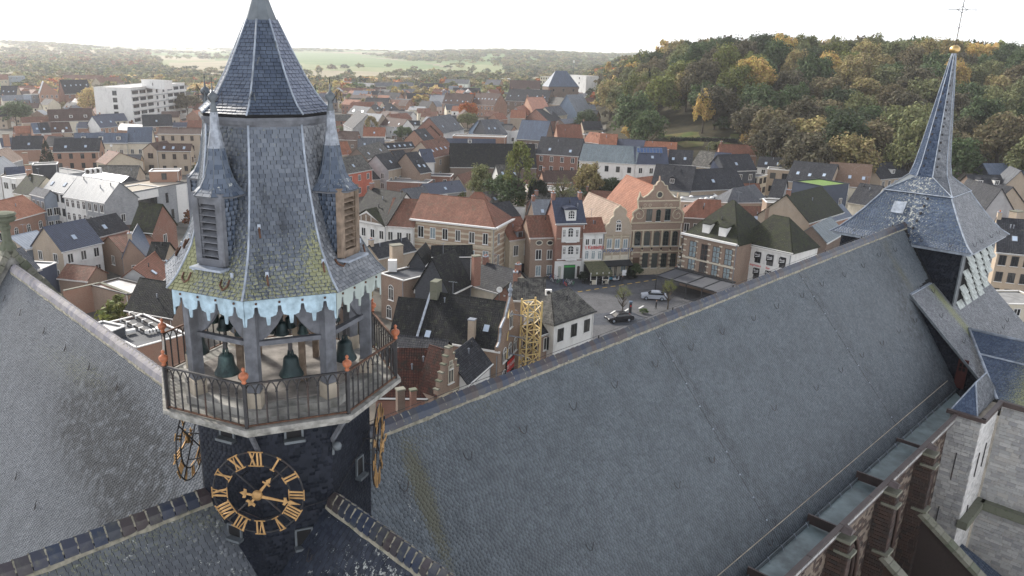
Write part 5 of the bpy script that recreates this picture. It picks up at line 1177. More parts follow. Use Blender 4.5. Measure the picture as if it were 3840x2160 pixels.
# haze: one box of even air round the whole scene
mb = MB(); mb.obox(V(0, 0, 72), V(26000, 0, 0), V(0, 26000, 0), V(0, 0, 133)); hz = mk('haze', mb, [], None)
hm = bpy.data.materials.new('air'); hm.use_nodes = True; t = hm.node_tree; t.nodes.remove(t.nodes['Principled BSDF']); pv = t.nodes.new('ShaderNodeVolumePrincipled'); pv.inputs['Color'].default_value = (.97, .975, 1, 1); pv.inputs['Density'].default_value = 1.25e-4; pv.inputs['Anisotropy'].default_value = .5
t.links.new(pv.outputs[0], t.nodes['Material Output'].inputs['Volume']); hz.data.materials.append(hm); hz['kind'] = 'stuff'

# ================================================================== TOWN: houses traced from the photograph
def h(label, *a, **k): return house(label, *a, **k)
# --- middle ground, behind the bell tower's right side
h('white house with classical pediment and mossy black roof behind the right turret', 'F', (40, 330), (395, 395), (400, 40), ze=8.5, wall='white', roof='black', win=(2, 4), chim=1)
h('white two-storey house with brown tiled roof left of the striped mansion', 'F', (395, 392), (668, 412), (600, 128), ze=8.5, wall='white', roof='brown', win=(2, 3))
MAN = h('long mansion of striped brick and stone with orange hipped roof', 'F', (648, 322), (1490, 415), (1100, 105), ze=10, pitch=40, wall='band', roof='rust', hipr=True, nowin=True, cat='mansion', name='mansion')
h('small pyramid-roofed pinkish tiled annex behind the striped mansion', 'F', (1210, 140), (1420, 150), (1310, 60), kind='h', ze=9, wall='brown', roof='rust', win=(1, 2))
ARC = h('stone gatehouse with round arched carriage gate and small tiled dormer', 'F', (1645, 540), (1850, 512), (1740, 305), ze=7, wall='beigest', roof='rust', nowin=True, foot=(1660, 880))
OVA = h('brown brick house with two oval attic windows', 'F', (1852, 514), (2108, 508), (2000, 295), ze=7, wall='hotel', roof='brown', nowin=True, foot=(1852, 915))
RED = h('tall narrow red brick house with ornate white window bays and navy roof', 'G', (505, 478), (788, 472), (600, 225), wall='red', roof='navy', nowin=True, foot=(496, 1040), pitch=48, chim=2)
KAS = h('white cafe house with red wall lettering and red tiled roof', 'G', (783, 572), (984, 565), (880, 425), wall='white', roof='rust', nowin=True, foot=(775, 1040))
MAR = h('pizzeria with curved pink brick gable and white ground floor', 'G', (990, 560), (1252, 548), (1140, 300), kind='g', wall='tan', roof='pink', nowin=True, foot=(985, 1020), back=(950, 165), depth=14, ov=0)
ORN = h('ornate renaissance guild house with scrolled stone gable and orange roof', 'G', (1250, 480), (1765, 468), (1545, 130), kind='g', wall='hotel', roof='orange', nowin=True, foot=(1245, 1000), depth=17, ov=0)
h('brick house with red tiled hip roof behind the guild house', 'G', (1775, 412), (2147, 432), (1960, 240), kind='e', hipl=True, ze=9, wall='brown', roof='rust', win=(2, 4))
HOT = h('brick hotel with white bands, eight large windows and mossy mansard roof', 'H', (203, 348), (805, 478), (900, 8), ze=10, pitch=46, wall='hotel', roof='moss', nowin=True, hipl=True, hipr=True, cat='hotel', name='hotel')
BIS = h('white bistro with black window banners under a mossy pyramid roof', 'H', (800, 432), (1420, 567), (1290, 160), kind='h', ze=9.5, pitch=48, wall='white', roof='moss', nowin=True)
# --- right part in front of the wood
h('brick house with tall chimney behind the mossy hotel roof', 'R', (195, 510), (410, 520), kind='f', ze=11, depth=5, wall='hotel', roof='fgrey', win=(1, 1))
h('tan gabled house with mossy roof, brick dormer and white flashing', 'R', (602, 706), (925, 605), (590, 390), ze=8, wall='orange', roof='moss', side='tan', chim=1, nowin=True)
h('black tiled low house left of the mossy tan gabled house', 'R', (215, 458), (330, 470), (400, 300), ze=6, wall='grey', roof='dark', nowin=True)
h('modern navy house with green sedum flat roof', 'R', (735, 352), (985, 328), kind='f', ze=9.5, depth=9, back=(620, 285), wall='navy', roof='green', trim='dark', win=(1, 2), fr='white')
h('cream cottage with thick brown thatched roof and skylights', 'R', (770, 340), (1165, 372), (1020, 140), ze=6.5, pitch=52, wall='cream', roof='thatch', sky=3, win=(1, 3))
h('row house with dark ribbed tile roof and white skylights left of the thatched cottage', 'R', (380, 300), (790, 345), (600, 125), ze=7, wall='tan', roof='dark', sky=3, win=(1, 3))
h('dark tiled house at the garden edge above the beige balcony flat', 'R', (105, 170), (345, 188), (250, 80), ze=7, wall='white', roof='dark', sky=2)
h('modern beige flat with balcony and sliding windows', 'R', (202, 190), (430, 205), kind='f', ze=8, depth=6, wall='tan', roof='fgrey', win=(2, 2), fr='dark', wh=1.8, ww=1.6)
h('lower beige apartment with glass balcony screens', 'R', (20, 250), (120, 262), kind='f', ze=6.5, depth=6, wall='cream', roof='fdark', win=(2, 1), fr='dark', ww=2)
h('grey ribbed roof house at the left of the balconies', 'R', (0, 500), (168, 462), (20, 352), ze=6, wall='brown', roof='grey', nowin=True)
h('small slate hipped house with chimney below the garden wall', 'R', (660, 130), (880, 110), (790, 35), kind='h', ze=5, wall='brown', roof='grey', win=(1, 2), chim=1)
h('dark house with white gabled dormer left of the spire', 'J', (880, 500), (1200, 470), (1050, 310), ze=6.5, wall='tan', roof='dark', dorm=1)
h('long dark tiled house running up behind the blue tower roof', 'J', (525, 752), (760, 790), (760, 560), ze=8, wall='cream', roof='dark', nowin=True, trim='cream')
h('blue slate lean-to house left of the blue tower roof', 'J', (345, 960), (560, 900), (480, 860), ze=7, wall='orange', roof='blue', nowin=True)
h('grey slate roofed stone barn with rubble gable', 'J', (290, 1190), (480, 1080), (190, 985), ze=7, wall='brown', roof='scale', nowin=True)
# --- row along the park
BW = h('red brick house with dark roof and two blue skylights at the park corner', 'B', (24, 1046), (370, 1068), (300, 920), ze=9.5, wall='red', roof='dark', win=(3, 4), sky=2, skyrow=.25, side='dslate')
h('white house with scale-patterned slate roof', 'B', (380, 1102), (840, 1132), (600, 976), ze=8.5, wall='white', roof='scale', win=(2, 5), fr='dark')
SOL = h('house with navy tile roof and a strip of solar panels', 'B', (842, 1132), (1108, 1138), (1000, 995), ze=8.5, wall='white', roof='navy', sky=1)
h('house with dark ribbed roof and two small skylights right of the solar panels', 'B', (1110, 1132), (1300, 1142), (1250, 1020), ze=8.5, wall='cream', roof='dark', sky=2)
h('house with lichen-speckled grey roof in the park row', 'B', (1302, 1142), (1460, 1162), (1420, 1030), ze=8.5, wall='tan', roof='mott')
h('house with glossy blue tile roof in the park row', 'B', (1462, 1172), (1580, 1182), (1560, 1040), ze=8.5, wall='grey', roof='navy')
h('grey house with a dark box dormer in the park row', 'B', (1582, 1190), (1835, 1182), (1740, 1052), ze=8.5, wall='dslate', roof='dark', sky=1)
h('brick annex with black cube dormer and two windows', 'B', (1575, 1120), (1770, 1115), kind='f', ze=10, depth=4, wall='dslate', roof='fdark', trim='dark', win=(1, 2))
h('long dark blue roof house with square dormer behind the guild house', 'B', (970, 1332), (1290, 1357), (1150, 1143), ze=8, wall='cream', roof='dark', dorm=1, trim='grey', nowin=True, side='dslate')
h('dark grey roof house with one blue skylight right of the square dormer', 'B', (1292, 1352), (1740, 1332), (1500, 1172), ze=8, wall='tan', roof='dark', sky=1, nowin=True)
h('flat-roofed building with round white skylight domes', 'B', (1215, 1440), (1600, 1449), kind='f', ze=7, depth=9, back=(1300, 1360), wall='tan', roof='fgrey')
h('grey slate hipped roof building right of the round skylight domes', 'B', (1600, 1449), (1880, 1445), (1640, 1330), kind='h', ze=7, wall='tan', roof='grey', nowin=True)
h('orange roofed house with big brick chimney at the lawn edge', 'B', (205, 918), (402, 920), (330, 808), ze=9, wall='orange', roof='rust', chim=1)
h('orange tiled house left of the yellow garden tree', 'B', (410, 945), (540, 962), (480, 870), ze=9, wall='orange', roof='orange')
h('terracotta roofed house beside the yellow garden tree', 'B', (542, 968), (680, 974), (610, 885), ze=9, wall='red', roof='orange')
h('navy glazed roof house beside the lawn', 'B', (662, 985), (900, 1000), (800, 932), ze=8, wall='white', roof='navy')
h('long old orange tile roof house at the foot of the lawn', 'B', (905, 1000), (1175, 1012), (1060, 950), ze=8, wall='orange', roof='orange')
h('orange tile roof house alone below the wood', 'B', (1538, 1052), (1842, 1062), (1700, 975), ze=8, wall='orange', roof='rust', chim=1)
h('moss-roofed garden shed at the wood edge', 'B', (1850, 952), (1990, 956), (1930, 890), ze=4, pitch=30, wall='brown', roof='mott', name='shed', cat='shed', nowin=True)
# --- centre distance
h('large blue slate roof hall with cream cornice', 'A', (1703, 832), (1972, 848), (1960, 658), ze=9, pitch=50, wall='brown', roof='blue', trim='cream', win=(2, 5))
h('huge black mossy barn roof behind the green poplar', 'A', (1060, 1104), (1890, 1112), (1450, 880), ze=5.5, wall='brown', roof='black', nowin=True, depthmax=18)
h('navy mansard building with white dormer and balcony', 'A', (1000, 886), (1492, 892), (1250, 832), ze=7, pitch=60, wall='navy', roof='navy', dorm=1, win=(1, 4))
h('tan brick house with seven skylights in its worn red roof', 'A', (905, 1012), (1125, 965), (840, 848), ze=8, wall='tan', roof='brown', sky=5, win=(2, 2))
h('grey rendered gable house with dark slate roof in the left terrace', 'A', (458, 1132), (592, 1104), (370, 982), ze=7, wall='tan', roof='dark', side='grey', sky=1, win=(1, 3))
h('terrace house with ribbed black tiles between two skylit roofs', 'A', (594, 1104), (700, 1090), (520, 950), ze=7, wall='hotel', roof='dark', win=(1, 2), arch=True)
h('terrace house with two white skylights over its low eave', 'A', (770, 1166), (872, 1150), (660, 966), ze=6, wall='hotel', roof='dark', sky=2, skyrow=.3, win=(1, 1))
h('terrace house with navy roof and pale box annex', 'A', (800, 1060), (905, 1056), (720, 935), ze=7.5, wall='white', roof='navy', win=(1, 1))
h('old brick house half painted red under a grey mottled roof', 'A', (45, 1172), (298, 1126), (120, 998), ze=7.5, wall='paint', roof='mott', sky=1, win=(2, 3), chim=1, cw='tan')
h('big rust-mottled roof house above the red painted house', 'A', (255, 1030), (470, 960), (330, 872), ze=7, wall='brown', roof='mott', sky=2, nowin=True)
h('long low dark workshop with five slanted skylights', 'A', (440, 932), (710, 912), (560, 868), ze=5, wall='brown', roof='dark', sky=5, nowin=True)
h('small house with bright ribbed red tiles beside the right turret', 'A', (0, 986), (102, 980), (30, 860), ze=7, wall='tan', roof='orange', nowin=True)
h('low brick annex with flat black roof and two windows', 'A', (835, 1188), (1062, 1196), kind='f', ze=4, depth=6, wall='red', roof='fdark', win=(1, 2))
h('brick yard building with cluttered flat roof', 'A', (440, 1240), (830, 1260), kind='f', ze=4, depth=7, wall='red', roof='fgrey', nowin=True)
h('brown corrugated roof workshop behind the striped mansion', 'A', (650, 1425), (862, 1402), (690, 1310), ze=5, wall='brown', roof='grey', nowin=True)
h('little brick gable house below the flat annex', 'A', (1062, 1275), (1210, 1290), (1128, 1185), kind='g', ze=3.5, wall='tan', roof='brown', depth=9)
h('dark roofed narrow house left of the grey rendered gable', 'A', (310, 1225), (420, 1215), (300, 1080), ze=4, wall='tan', roof='dark', nowin=True)
h('white flat studio among the old roofs in the centre', 'A', (1580, 755), (1752, 760), kind='f', ze=7.5, depth=7, wall='white', roof='fpale', win=(1, 1))
h('brick house with wooden balcony beside the white studio', 'A', (1555, 752), (1640, 760), (1500, 690), ze=7, wall='orange', roof='dark', win=(2, 2))
h('grey ribbed roof house with navy gable and paired skylights', 'A', (1418, 795), (1555, 790), (1380, 645), ze=7, wall='dslate', roof='grey', sky=2)
h('navy shingle gable house above the flat roof terrace', 'A', (1236, 748), (1410, 788), (1325, 650), kind='g', ze=7, wall='bslate', roof='grey', depth=10, nowin=True)
h('flat roofed block with black plant boxes on top', 'A', (1080, 800), (1590, 815), kind='f', ze=8, depth=8, wall='orange', roof='fgrey', nowin=True)
h('large brick gable barn with pale grey roof and skylight', 'A', (992, 778), (1190, 738), (930, 612), ze=7, wall='white', roof='grey', side='red', sky=2, nowin=True)
h('brick gable house with dark roof in front of the pale barn', 'A', (802, 852), (900, 832), (720, 745), ze=5.5, wall='red', roof='dark', side='orange', sky=1, nowin=True)
h('brown lean-to house against the brick barn', 'A', (955, 800), (992, 785), (870, 705), ze=6, wall='red', roof='dbrown', sky=1, nowin=True)
h('orange old roof with white chimney in the centre cluster', 'A', (1530, 648), (1612, 636), (1540, 582), ze=6, wall='orange', roof='orange', nowin=True)
h('faded orange roof in the centre cluster', 'A', (1640, 628), (1782, 632), (1660, 550), ze=6.5, wall='tan', roof='orange', nowin=True)
h('bright orange steep roof below the stepped gable', 'A', (1780, 612), (1852, 585), (1750, 508), ze=7, wall='grey', roof='orange', nowin=True)
h('stepped orange brick gable with two chimneys', 'A', (1765, 520), (1868, 575), (1800, 425), kind='g', ze=9, wall='orange', roof='rust', depth=10, chim=2, nowin=True, cw='orange')
h('red brick gable house with black slate roof in the centre', 'A', (1785, 632), (2012, 658), (1892, 542), kind='g', ze=6, wall='red', roof='dark', depth=10, nowin=True)
h('house with blue-grey roof and cream wall beside the cluster', 'A', (2052, 612), (2192, 594), (2060, 515), ze=8, wall='cream', roof='grey', win=(1, 3), fr='dark')
h('tall blue slate gable with white chimney cap', 'A', (2085, 560), (2290, 582), (2188, 404), kind='g', ze=8, wall='bslate', roof='lgrey', depth=12, nowin=True)
h('pale roofed blue shed beside the round green tree', 'A', (2345, 545), (2470, 545), (2410, 500), ze=5, wall='bslate', roof='lgrey', nowin=True)
h('grey jumble of old tiles below the pyramid tower', 'A', (1935, 480), (2150, 500), (2060, 425), ze=8, wall='tan', roof='mott', nowin=True)
PYR = h('square brown brick block with steep dark pyramid roof', 'A', (2012, 322), (2302, 324), (2172, 172), kind='h', ze=17, pitch=52, wall='brown', roof='blue', win=(3, 3), fr='dark', trim='dark', cat='tower block', name='tower_block')
h('white high-rise slab with antenna mast behind the pyramid roof', 'A', (2120, 208), (2378, 222), kind='f', ze=22, depth=14, wall='white', roof='fpale', win=(5, 2), fr='dark', cat='office block', name='office_block')
h('low white wing with two rows of dark windows', 'A', (1932, 226), (2120, 232), kind='f', ze=18, depth=12, wall='cream', roof='fpale', win=(5, 8), fr='dark', cat='office block', name='office_block')
h('long apartment house with many skylights in a steep dark roof and orange brick', 'A', (980, 488), (1248, 498), (1100, 392), ze=8, wall='orange', roof='dbrown', sky=5, skyrow=.3, chim=1, cw='orange', cat='apartment house')
h('twin apartment house behind the orange maple', 'A', (1250, 494), (1482, 508), (1400, 386), ze=8, wall='orange', roof='dbrown', sky=7, skyrow=.5, chim=1, cw='orange', cat='apartment house')
h('brown brick apartment house with white chimney pots', 'A', (1590, 458), (2000, 474), (1800, 350), ze=9, wall='brown', roof='dark', sky=5, chim=2, win=(2, 6), cat='apartment house')
h('large brown roof with a small brick gable in front of the white wing', 'A', (1632, 342), (1926, 348), (1780, 264), ze=10, wall='brown', roof='dbrown', nowin=True)
h('big hipped dark roof villa in the middle distance', 'A', (722, 354), (1022, 358), (870, 293), kind='h', ze=6, wall='cream', roof='dark', win=(1, 8), sky=1)
h('low navy roof row behind the apartment house', 'A', (1092, 386), (1352, 388), (1250, 336), ze=5, wall='tan', roof='dark')
for i, a in enumerate([
    ('dark roof semi with right brick gable', (330, 447), (540, 457), (440, 378), 'dark', 'orange'), ('grey slate long house before the semi', (225, 497), (450, 503), (350, 433), 'dark', 'tan'),
    ('white garage house with dark roof behind the dark round tree', (640, 442), (852, 442), (750, 388), 'dark', 'orange'), ('pale gabled pair of houses beside the dark round tree', (842, 478), (980, 484), (880, 405), 'lgrey', 'tan'),
    ('far left long grey roof row under the trees', (0, 302), (300, 322), (150, 282), 'grey', 'tan'), ('far grey roof row left of the hipped villa', (335, 322), (500, 322), (420, 284), 'grey', 'tan'), ('far grey roof row right of the hipped villa', (500, 322), (690, 326), (600, 281), 'grey', 'tan'),
    ('far pale roof row right of the golden tree', (1000, 292), (1230, 298), (1100, 252), 'grey', 'white'), ('far slate houses behind the brown gabled roof', (1380, 330), (1520, 335), (1450, 255), 'grey', 'orange'), ('small white gable in the far rows', (1530, 275), (1610, 280), (1560, 242), 'lgrey', 'white'),
    ('left one of the twin hipped slate roofs', (245, 556), (370, 560), (300, 497), 'dark', 'orange'), ('right one of the twin hipped slate roofs', (372, 552), (516, 557), (430, 487), 'dark', 'orange'),
    ('brown tiled house with white right gable', (365, 607), (512, 627), (440, 560), 'dbrown', 'white'), ('light grey roof house with two skylights above the autumn shrub tree', (150, 688), (330, 702), (280, 584), 'lgrey', 'tan'),
    ('row of brown skylit roofs behind the willow', (380, 697), (580, 722), (500, 628), 'dbrown', 'white'), ('slate roofs ending the brown skylit row', (560, 702), (762, 702), (680, 655), 'dark', 'white'),
    ('grey roof with two skylights at the left edge of the centre rows', (60, 582), (222, 602), (180, 514), 'grey', 'tan'), ('white-grey narrow house with steep dark roof', (20, 690), (110, 735), (150, 560), 'dark', 'grey'),
    ('dark brown roof with left gable beyond the terrace', (-60, 835), (140, 842), (60, 758), 'dbrown', 'brown'), ('blue slate roof house left of the semi', (100, 420), (235, 425), (160, 362), 'blue', 'orange'), ('pale brown row with many skylights and chimneys', (60, 470), (225, 480), (140, 405), 'dbrown', 'tan'),
    ('brown roof row far behind the blue slate house', (-40, 372), (240, 376), (120, 336), 'brown', 'orange'), ('small dark house near the gardens', (550, 500), (625, 505), (590, 452), 'dbrown', 'orange'), ('white flat bungalow behind the clipped hedge', (595, 560), (745, 566), None, 'fpale', 'white'),
    ('pale grey cottage behind the bungalow', (650, 545), (800, 555), (720, 515), 'lgrey', 'cream'), ('slate roof at the far right of the villa', (1040, 350), (1130, 352), (1090, 318), 'lgrey', 'white')]):
    lb, L_, R_, rd, rf, wl = a
    h(lb, 'A', L_, R_, rd, kind='f' if rd is None else ('h' if 'hipped slate' in lb else 'e'), ze=4.5 if rd is None else 5.5, wall=wl, roof=rf, sky=2 if 'skylit' in lb or 'skylight' in lb or 'twin hipped' in lb else 0, chim=1 if i % 3 == 0 else 0, win=(1, 3), wh=1.3)
# --- left side
h('dark mansard apartment house with red brick base and skylights', 'K', (1310, 500), (1850, 485), (1540, 212), ze=11, pitch=58, wall='red', roof='dark', sky=5, skyrow=.6, win=(3, 3), cat='apartment house')
h('brick and glass apartment house with gable at the left', 'K', (800, 490), (1180, 485), (880, 250), kind='g', ze=12, wall='orange', roof='lgrey', depth=12, win=(3, 4), cat='apartment house')
h('dark hipped roof house at the left edge', 'K', (0, 525), (325, 525), (110, 335), ze=9, wall='tan', roof='dark', sky=3)
h('grey box house with rooftop terrace at the left edge', 'K', (160, 140), (500, 135), kind='f', ze=12, depth=8, wall='bgrey', roof='fgrey', win=(3, 3))
h('glazed stairwell block of grey panels', 'K', (620, 510), (825, 500), kind='f', ze=11, depth=7, wall='bgrey', roof='fgrey', win=(3, 2))
h('pink tiled roof row behind the glazed block', 'K', (330, 385), (700, 375), (450, 335), ze=9, wall='orange', roof='rust')
h('long pale red roof row below the far woods', 'K', (1240, 205), (2040, 215), (1600, 118), ze=8, wall='orange', roof='brown')
h('pale red roofs right of the far row', 'K', (2040, 290), (2500, 270), (2250, 160), ze=8, wall='tan', roof='brown')
h('red roof row at the far left', 'K', (0, 210), (150, 210), (60, 105), ze=9, wall='tan', roof='rust')
WAP = h('white six-storey apartment block with balconies', 'D', (985, 662), (1392, 625), kind='f', ze=21, depth=14, back=(765, 652), wall='white', roof='fpale', nowin=True, cat='apartment block', name='apartment_block')
h('white stair tower on the apartment block roof', 'D', (1065, 600), (1235, 610), kind='f', ze=24.5, depth=5, wall='white', roof='fpale', win=(1, 1), base=20)
h('long brown roof with three round-headed dormers', 'K', (1000, 1052), (1880, 1028), (1500, 805), ze=6, wall='cream', roof='dbrown', dorm=3, nowin=True)
h('small red-brown roof house left of the dormered roof', 'K', (452, 1080), (985, 1062), (700, 962), ze=5.5, wall='tan', roof='brown')
h('row house with blue slate roof and skylight', 'K', (690, 1292), (830, 1286), (640, 1090), ze=6, wall='orange', roof='blue', sky=1)
h('row house with navy roof and white wall', 'K', (832, 1286), (1030, 1276), (870, 1080), ze=6, wall='white', roof='dark', sky=1)
h('row house with dark brown roof and one skylight', 'K', (1032, 1276), (1228, 1272), (1060, 1070), ze=6, wall='orange', roof='dbrown', sky=1)
h('row house with brown roof behind the satellite dish', 'K', (1230, 1272), (1450, 1262), (1300, 1066), ze=6, wall='tan', roof='dbrown', sky=1)
h('row house with bright blue roof beside the brown row', 'K', (1560, 1178), (1755, 1180), (1640, 1062), ze=6, wall='orange', roof='navy')
h('navy roof house with black dormer terrace and white gable', 'K', (2028, 1178), (2372, 1150), (2100, 928), ze=6.5, wall='orange', roof='navy', side='white', sky=2)
h('dark tile roof house with balcony cut-out and red brick base', 'L', (308, 1150), (895, 1138), (540, 915), ze=6.5, wall='orange', roof='dark', sky=1, side='dslate')
h('small navy roof house right of the balcony cut-out', 'L', (900, 1160), (1180, 1160), (1010, 1075), ze=6, wall='tan', roof='navy', nowin=True)
h('pink-brown roof house behind the brown brick flats', 'L', (1190, 1175), (1490, 1178), (1250, 1030), ze=6.5, wall='tan', roof='rust', nowin=True)
h('long slate mansard with three white panelled dormers', 'M', (1500, 192), (2560, 192), (2000, 0), ze=7, pitch=60, wall='cream', roof='blue', dorm=3, win=(1, 4))
h('continued slate mansard with plain cream wall', 'N', (420, 186), (900, 186), (600, -118), ze=7, pitch=60, wall='cream', roof='blue', win=(1, 3))
h('orange brick building with dark hipped roof and rooftop skylights', 'M', (1070, 375), (1990, 365), (1200, 112), ze=6.5, wall='orange', roof='dark', win=(2, 4), fr='dark', sky=2)
h('dark mansard roof building behind the spruce', 'M', (230, 330), (830, 320), (500, 60), ze=5, wall='orange', roof='dark', nowin=True, sky=1, chim=1, cw='orange')
h('upper terrace storey of brown brick with dark roof', 'L', (600, 1296), (1572, 1305), (1000, 1180), ze=10.5, pitch=35, wall='tan', roof='dbrown', win=(3, 5), fr='brown')
h('brown brick flats with three blue skylights and small square windows', 'N', (1030, 352), (1680, 362), (1300, 212), ze=8, pitch=50, wall='tan', roof='dbrown', win=(2, 3), fr='brown', sky=3, cat='apartment house')
h('left balcony wing of the brown brick flats', 'N', (730, 330), (1020, 350), (880, 205), kind='g', ze=8, wall='tan', roof='dbrown', depth=8, win=(2, 1), fr='brown', ww=2.2)
h('old barn with patched brown roof and whitewashed gable', 'M', (2140, 625), (2870, 560), (2400, 392), kind='g', ze=5, wall='beigest', roof='brown', depth=8, nowin=True, cat='barn', name='barn')
MOD = h('modern flat-roofed house with broad white fascia band', 'N', (470, 1190), (1600, 985), kind='f', ze=9.5, depth=11, wall='lgrey', roof='ftan', trim='dark', nowin=True)
h('modern wing with white band and balcony left of the tan roof', 'N', (28, 1132), (470, 1188), kind='f', ze=9.45, depth=9, wall='lgrey', roof='ftan', trim='white', win=(2, 2), fr='dark', ww=2.2, wh=2.0)
h('brick penthouse box on the tan flat roof', 'N', (850, 770), (1440, 762), kind='f', ze=12, depth=5, wall='orange', roof='fpale', trim='white', win=(1, 1), fr='dark', base=9.3)
h('white classical house with four tall windows under a grey dormer roof', 'M', (880, 1122), (1292, 1202), (1430, 842), ze=9.5, wall='white', roof='lgrey', win=(3, 4), fr='dark', sky=2)
h('middle white classical house with round window heads', 'M', (1292, 1272), (1730, 1340), (1800, 892), ze=9, wall='white', roof='lgrey', win=(3, 4), arch=True)
h('right classical house with grey brick wall and blue-grey roof', 'M', (1732, 1342), (2100, 1402), (2200, 962), ze=9, wall='lgrey', roof='lgrey', win=(3, 3))
h('blue-grey painted house left of the white classical house', 'M', (620, 1222), (892, 1290), (820, 1112), ze=8.5, wall='bgrey', roof='grey', win=(2, 3))
h('beige shop house with moss-grown roof and brick chimney', 'M', (268, 1196), (620, 1262), (770, 860), ze=8, wall='cream', roof='moss', win=(1, 3), chim=1, cw='orange')
h('windowless slate-clad block with flat green-grey roof', 'M', (640, 640), (1140, 622), kind='f', ze=9.5, depth=5, wall='dslate', roof='fgrey', nowin=True)
h('flat roofed house with white framed terrace at the left edge', 'M', (25, 872), (335, 922), kind='f', ze=9, depth=7, wall='white', roof='fgrey', win=(2, 2), ww=2)
h('lilac-grey slate roof at the left edge', 'M', (0, 832), (330, 662), (40, 480), ze=8, wall='white', roof='lgrey', nowin=True)
h('pinkish slate roof rising at the left edge', 'M', (200, 600), (460, 520), (120, 300), ze=9, wall='grey', roof='pink', nowin=True)
h('house with blue glazed roof below the tall brick chimney', 'M', (150, 842), (560, 812), (350, 682), ze=8, wall='brown', roof='navy', nowin=True)
h('low flat workshop with grey roof before the orange brick building', 'M', (1150, 840), (1720, 770), kind='f', ze=6, depth=9, back=(1200, 700), wall='lgrey', roof='fgrey', nowin=True)
h('navy standing-seam roof with air conditioners', 'M', (1650, 870), (2440, 1000), (2150, 800), ze=7, pitch=30, wall='dslate', roof='navy', nowin=True)
h('brick hall with old orange tile roof and arched niches', 'E', (55, 236), (303, 168), (20, 92), ze=5.5, pitch=32, wall='orange', roof='orange', win=(1, 3), arch=True)
h('white plastered house with glossy blue tile roof', 'E', (425, 442), (690, 380), (380, 262), ze=6.5, wall='white', roof='navy', sky=1, win=(2, 3), side='tan')
h('zinc-roofed house with grey clad loft', 'E', (180, 425), (355, 382), (120, 330), ze=6, pitch=25, wall='bgrey', roof='zinc', win=(1, 1), ww=2, side='tan')
h('dark tiled house with a single skylight behind the blue roof', 'E', (652, 346), (872, 292), (690, 205), ze=6.5, wall='orange', roof='dark', sky=1, nowin=True)
h('house with mossy slate roof and broken red brick gable', 'E', (885, 302), (1030, 314), (1060, 120), ze=7, pitch=50, wall='tan', roof='moss', side='red', win=(1, 2))
h('small brick gable house with brown roof', 'E', (692, 392), (832, 442), (742, 340), kind='g', ze=5, wall='hotel', roof='brown', depth=7, win=(1, 1))
h('crow-stepped brown brick gable house with blue slate roof', 'E', (832, 482), (990, 474), (880, 362), kind='g', ze=5, wall='hotel', roof='blue', depth=14, win=(1, 1), chim=1, cw='tan')
h('black mossy roof annex right of the crow-stepped gable', 'E', (1000, 492), (1112, 496), (1100, 382), ze=5, wall='tan', roof='black', win=(1, 1))
h('flat beige roofed extension with plank terrace', 'E', (622, 668), (868, 732), kind='f', ze=4.5, depth=9, back=(720, 600), wall='hotel', roof='fpale', trim='dark', nowin=True)
h('steep black roof covered in white specks left of the belfry', 'E', (858, 838), (1165, 892), (1010, 632), ze=5, pitch=48, wall='hotel', roof='black', nowin=True)
h('flat black roof with white-framed skylight strips', 'E', (925, 1092), (1262, 1000), kind='f', ze=6, depth=12, back=(700, 930), wall='orange', roof='fdark', nowin=True)
h('small flat rooftop box with pale membrane', 'E', (745, 985), (850, 945), kind='f', ze=7.2, depth=4, wall='dslate', roof='fpale', nowin=True, base=5.8)
h('house with grey-brown tiles at the left edge beside the stone finial', 'E', (60, 622), (268, 562), (40, 445), ze=5.5, wall='navy', roof='grey', nowin=True)
h('navy flat-roofed extension with white umbrella', 'E', (268, 562), (382, 514), kind='f', ze=5.6, depth=5, wall='navy', roof='fpale', nowin=True)
h('small brown lean-to roof by the terrace', 'E', (400, 620), (590, 640), (480, 590), ze=3, pitch=35, wall='hotel', roof='brown', nowin=True)
# --- close houses between the tower and the square
BIG = h('large dark slate roof house with ornate stone-edged gable', 'I', (402, 640), (1132, 762), (900, 285), ze=6.5, pitch=50, wall='hotel', roof='black', nowin=True, ov=0)
h('mossy black roof house left of the large dark slate roof', 'I', (165, 612), (402, 640), (350, 295), ze=6.5, pitch=50, wall='brown', roof='black', nowin=True)
h('deep red-brown tiled roof house right below the gallery', 'I', (20, 1180), (565, 1185), (430, 752), ze=4.5, pitch=52, wall='red', roof='oldred', nowin=True, chim=0)
h('low house with black pantiles behind the red-brown roof', 'I', (200, 722), (640, 772), (480, 655), ze=8.2, pitch=35, wall='red', roof='dark', nowin=True)
STEP = h('stepped brick gable house with stone window frames', 'I', (575, 1185), (800, 1065), (700, 775), kind='g', ze=5, wall='hotel', roof='oldred', depth=3, nowin=True, ov=0)
h('white house with flared dark tile roof beside the stepped gable', 'I', (855, 1062), (1060, 882), (760, 760), ze=5.5, pitch=48, wall='white', roof='dark', win=(1, 3))
WCR = h('white corner house with hipped brown-grey roof at the square', 'I', (1640, 516), (1998, 396), (1770, 200), kind='e', hipl=True, hipr=True, ze=8, pitch=48, wall='white', roof='mott', win=(2, 3), fr='dark', trim='dark')
STL = h('narrow brick house with white window and red beer sign', 'I', (1500, 622), (1640, 572), (1520, 482), ze=6.5, wall='hotel', roof='dark', win=(2, 1))
h('house with lichen-grey scalloped roof behind the white corner house', 'F', (1690, 1140), (1990, 1150), (1800, 935), ze=7, wall='brown', roof='mott', nowin=True, chim=1)
h('black pantile roof house beside the tall red chimney', 'F', (1245, 990), (1590, 1085), (1520, 800), ze=6, wall='cream', roof='dark', nowin=True, chim=2)
h('slate-clad gable house with mossy black roof and zinc ridge', 'F', (1040, 1085), (1250, 985), (1010, 670), ze=6.5, pitch=58, wall='dslate', roof='black', side='dslate', nowin=True)
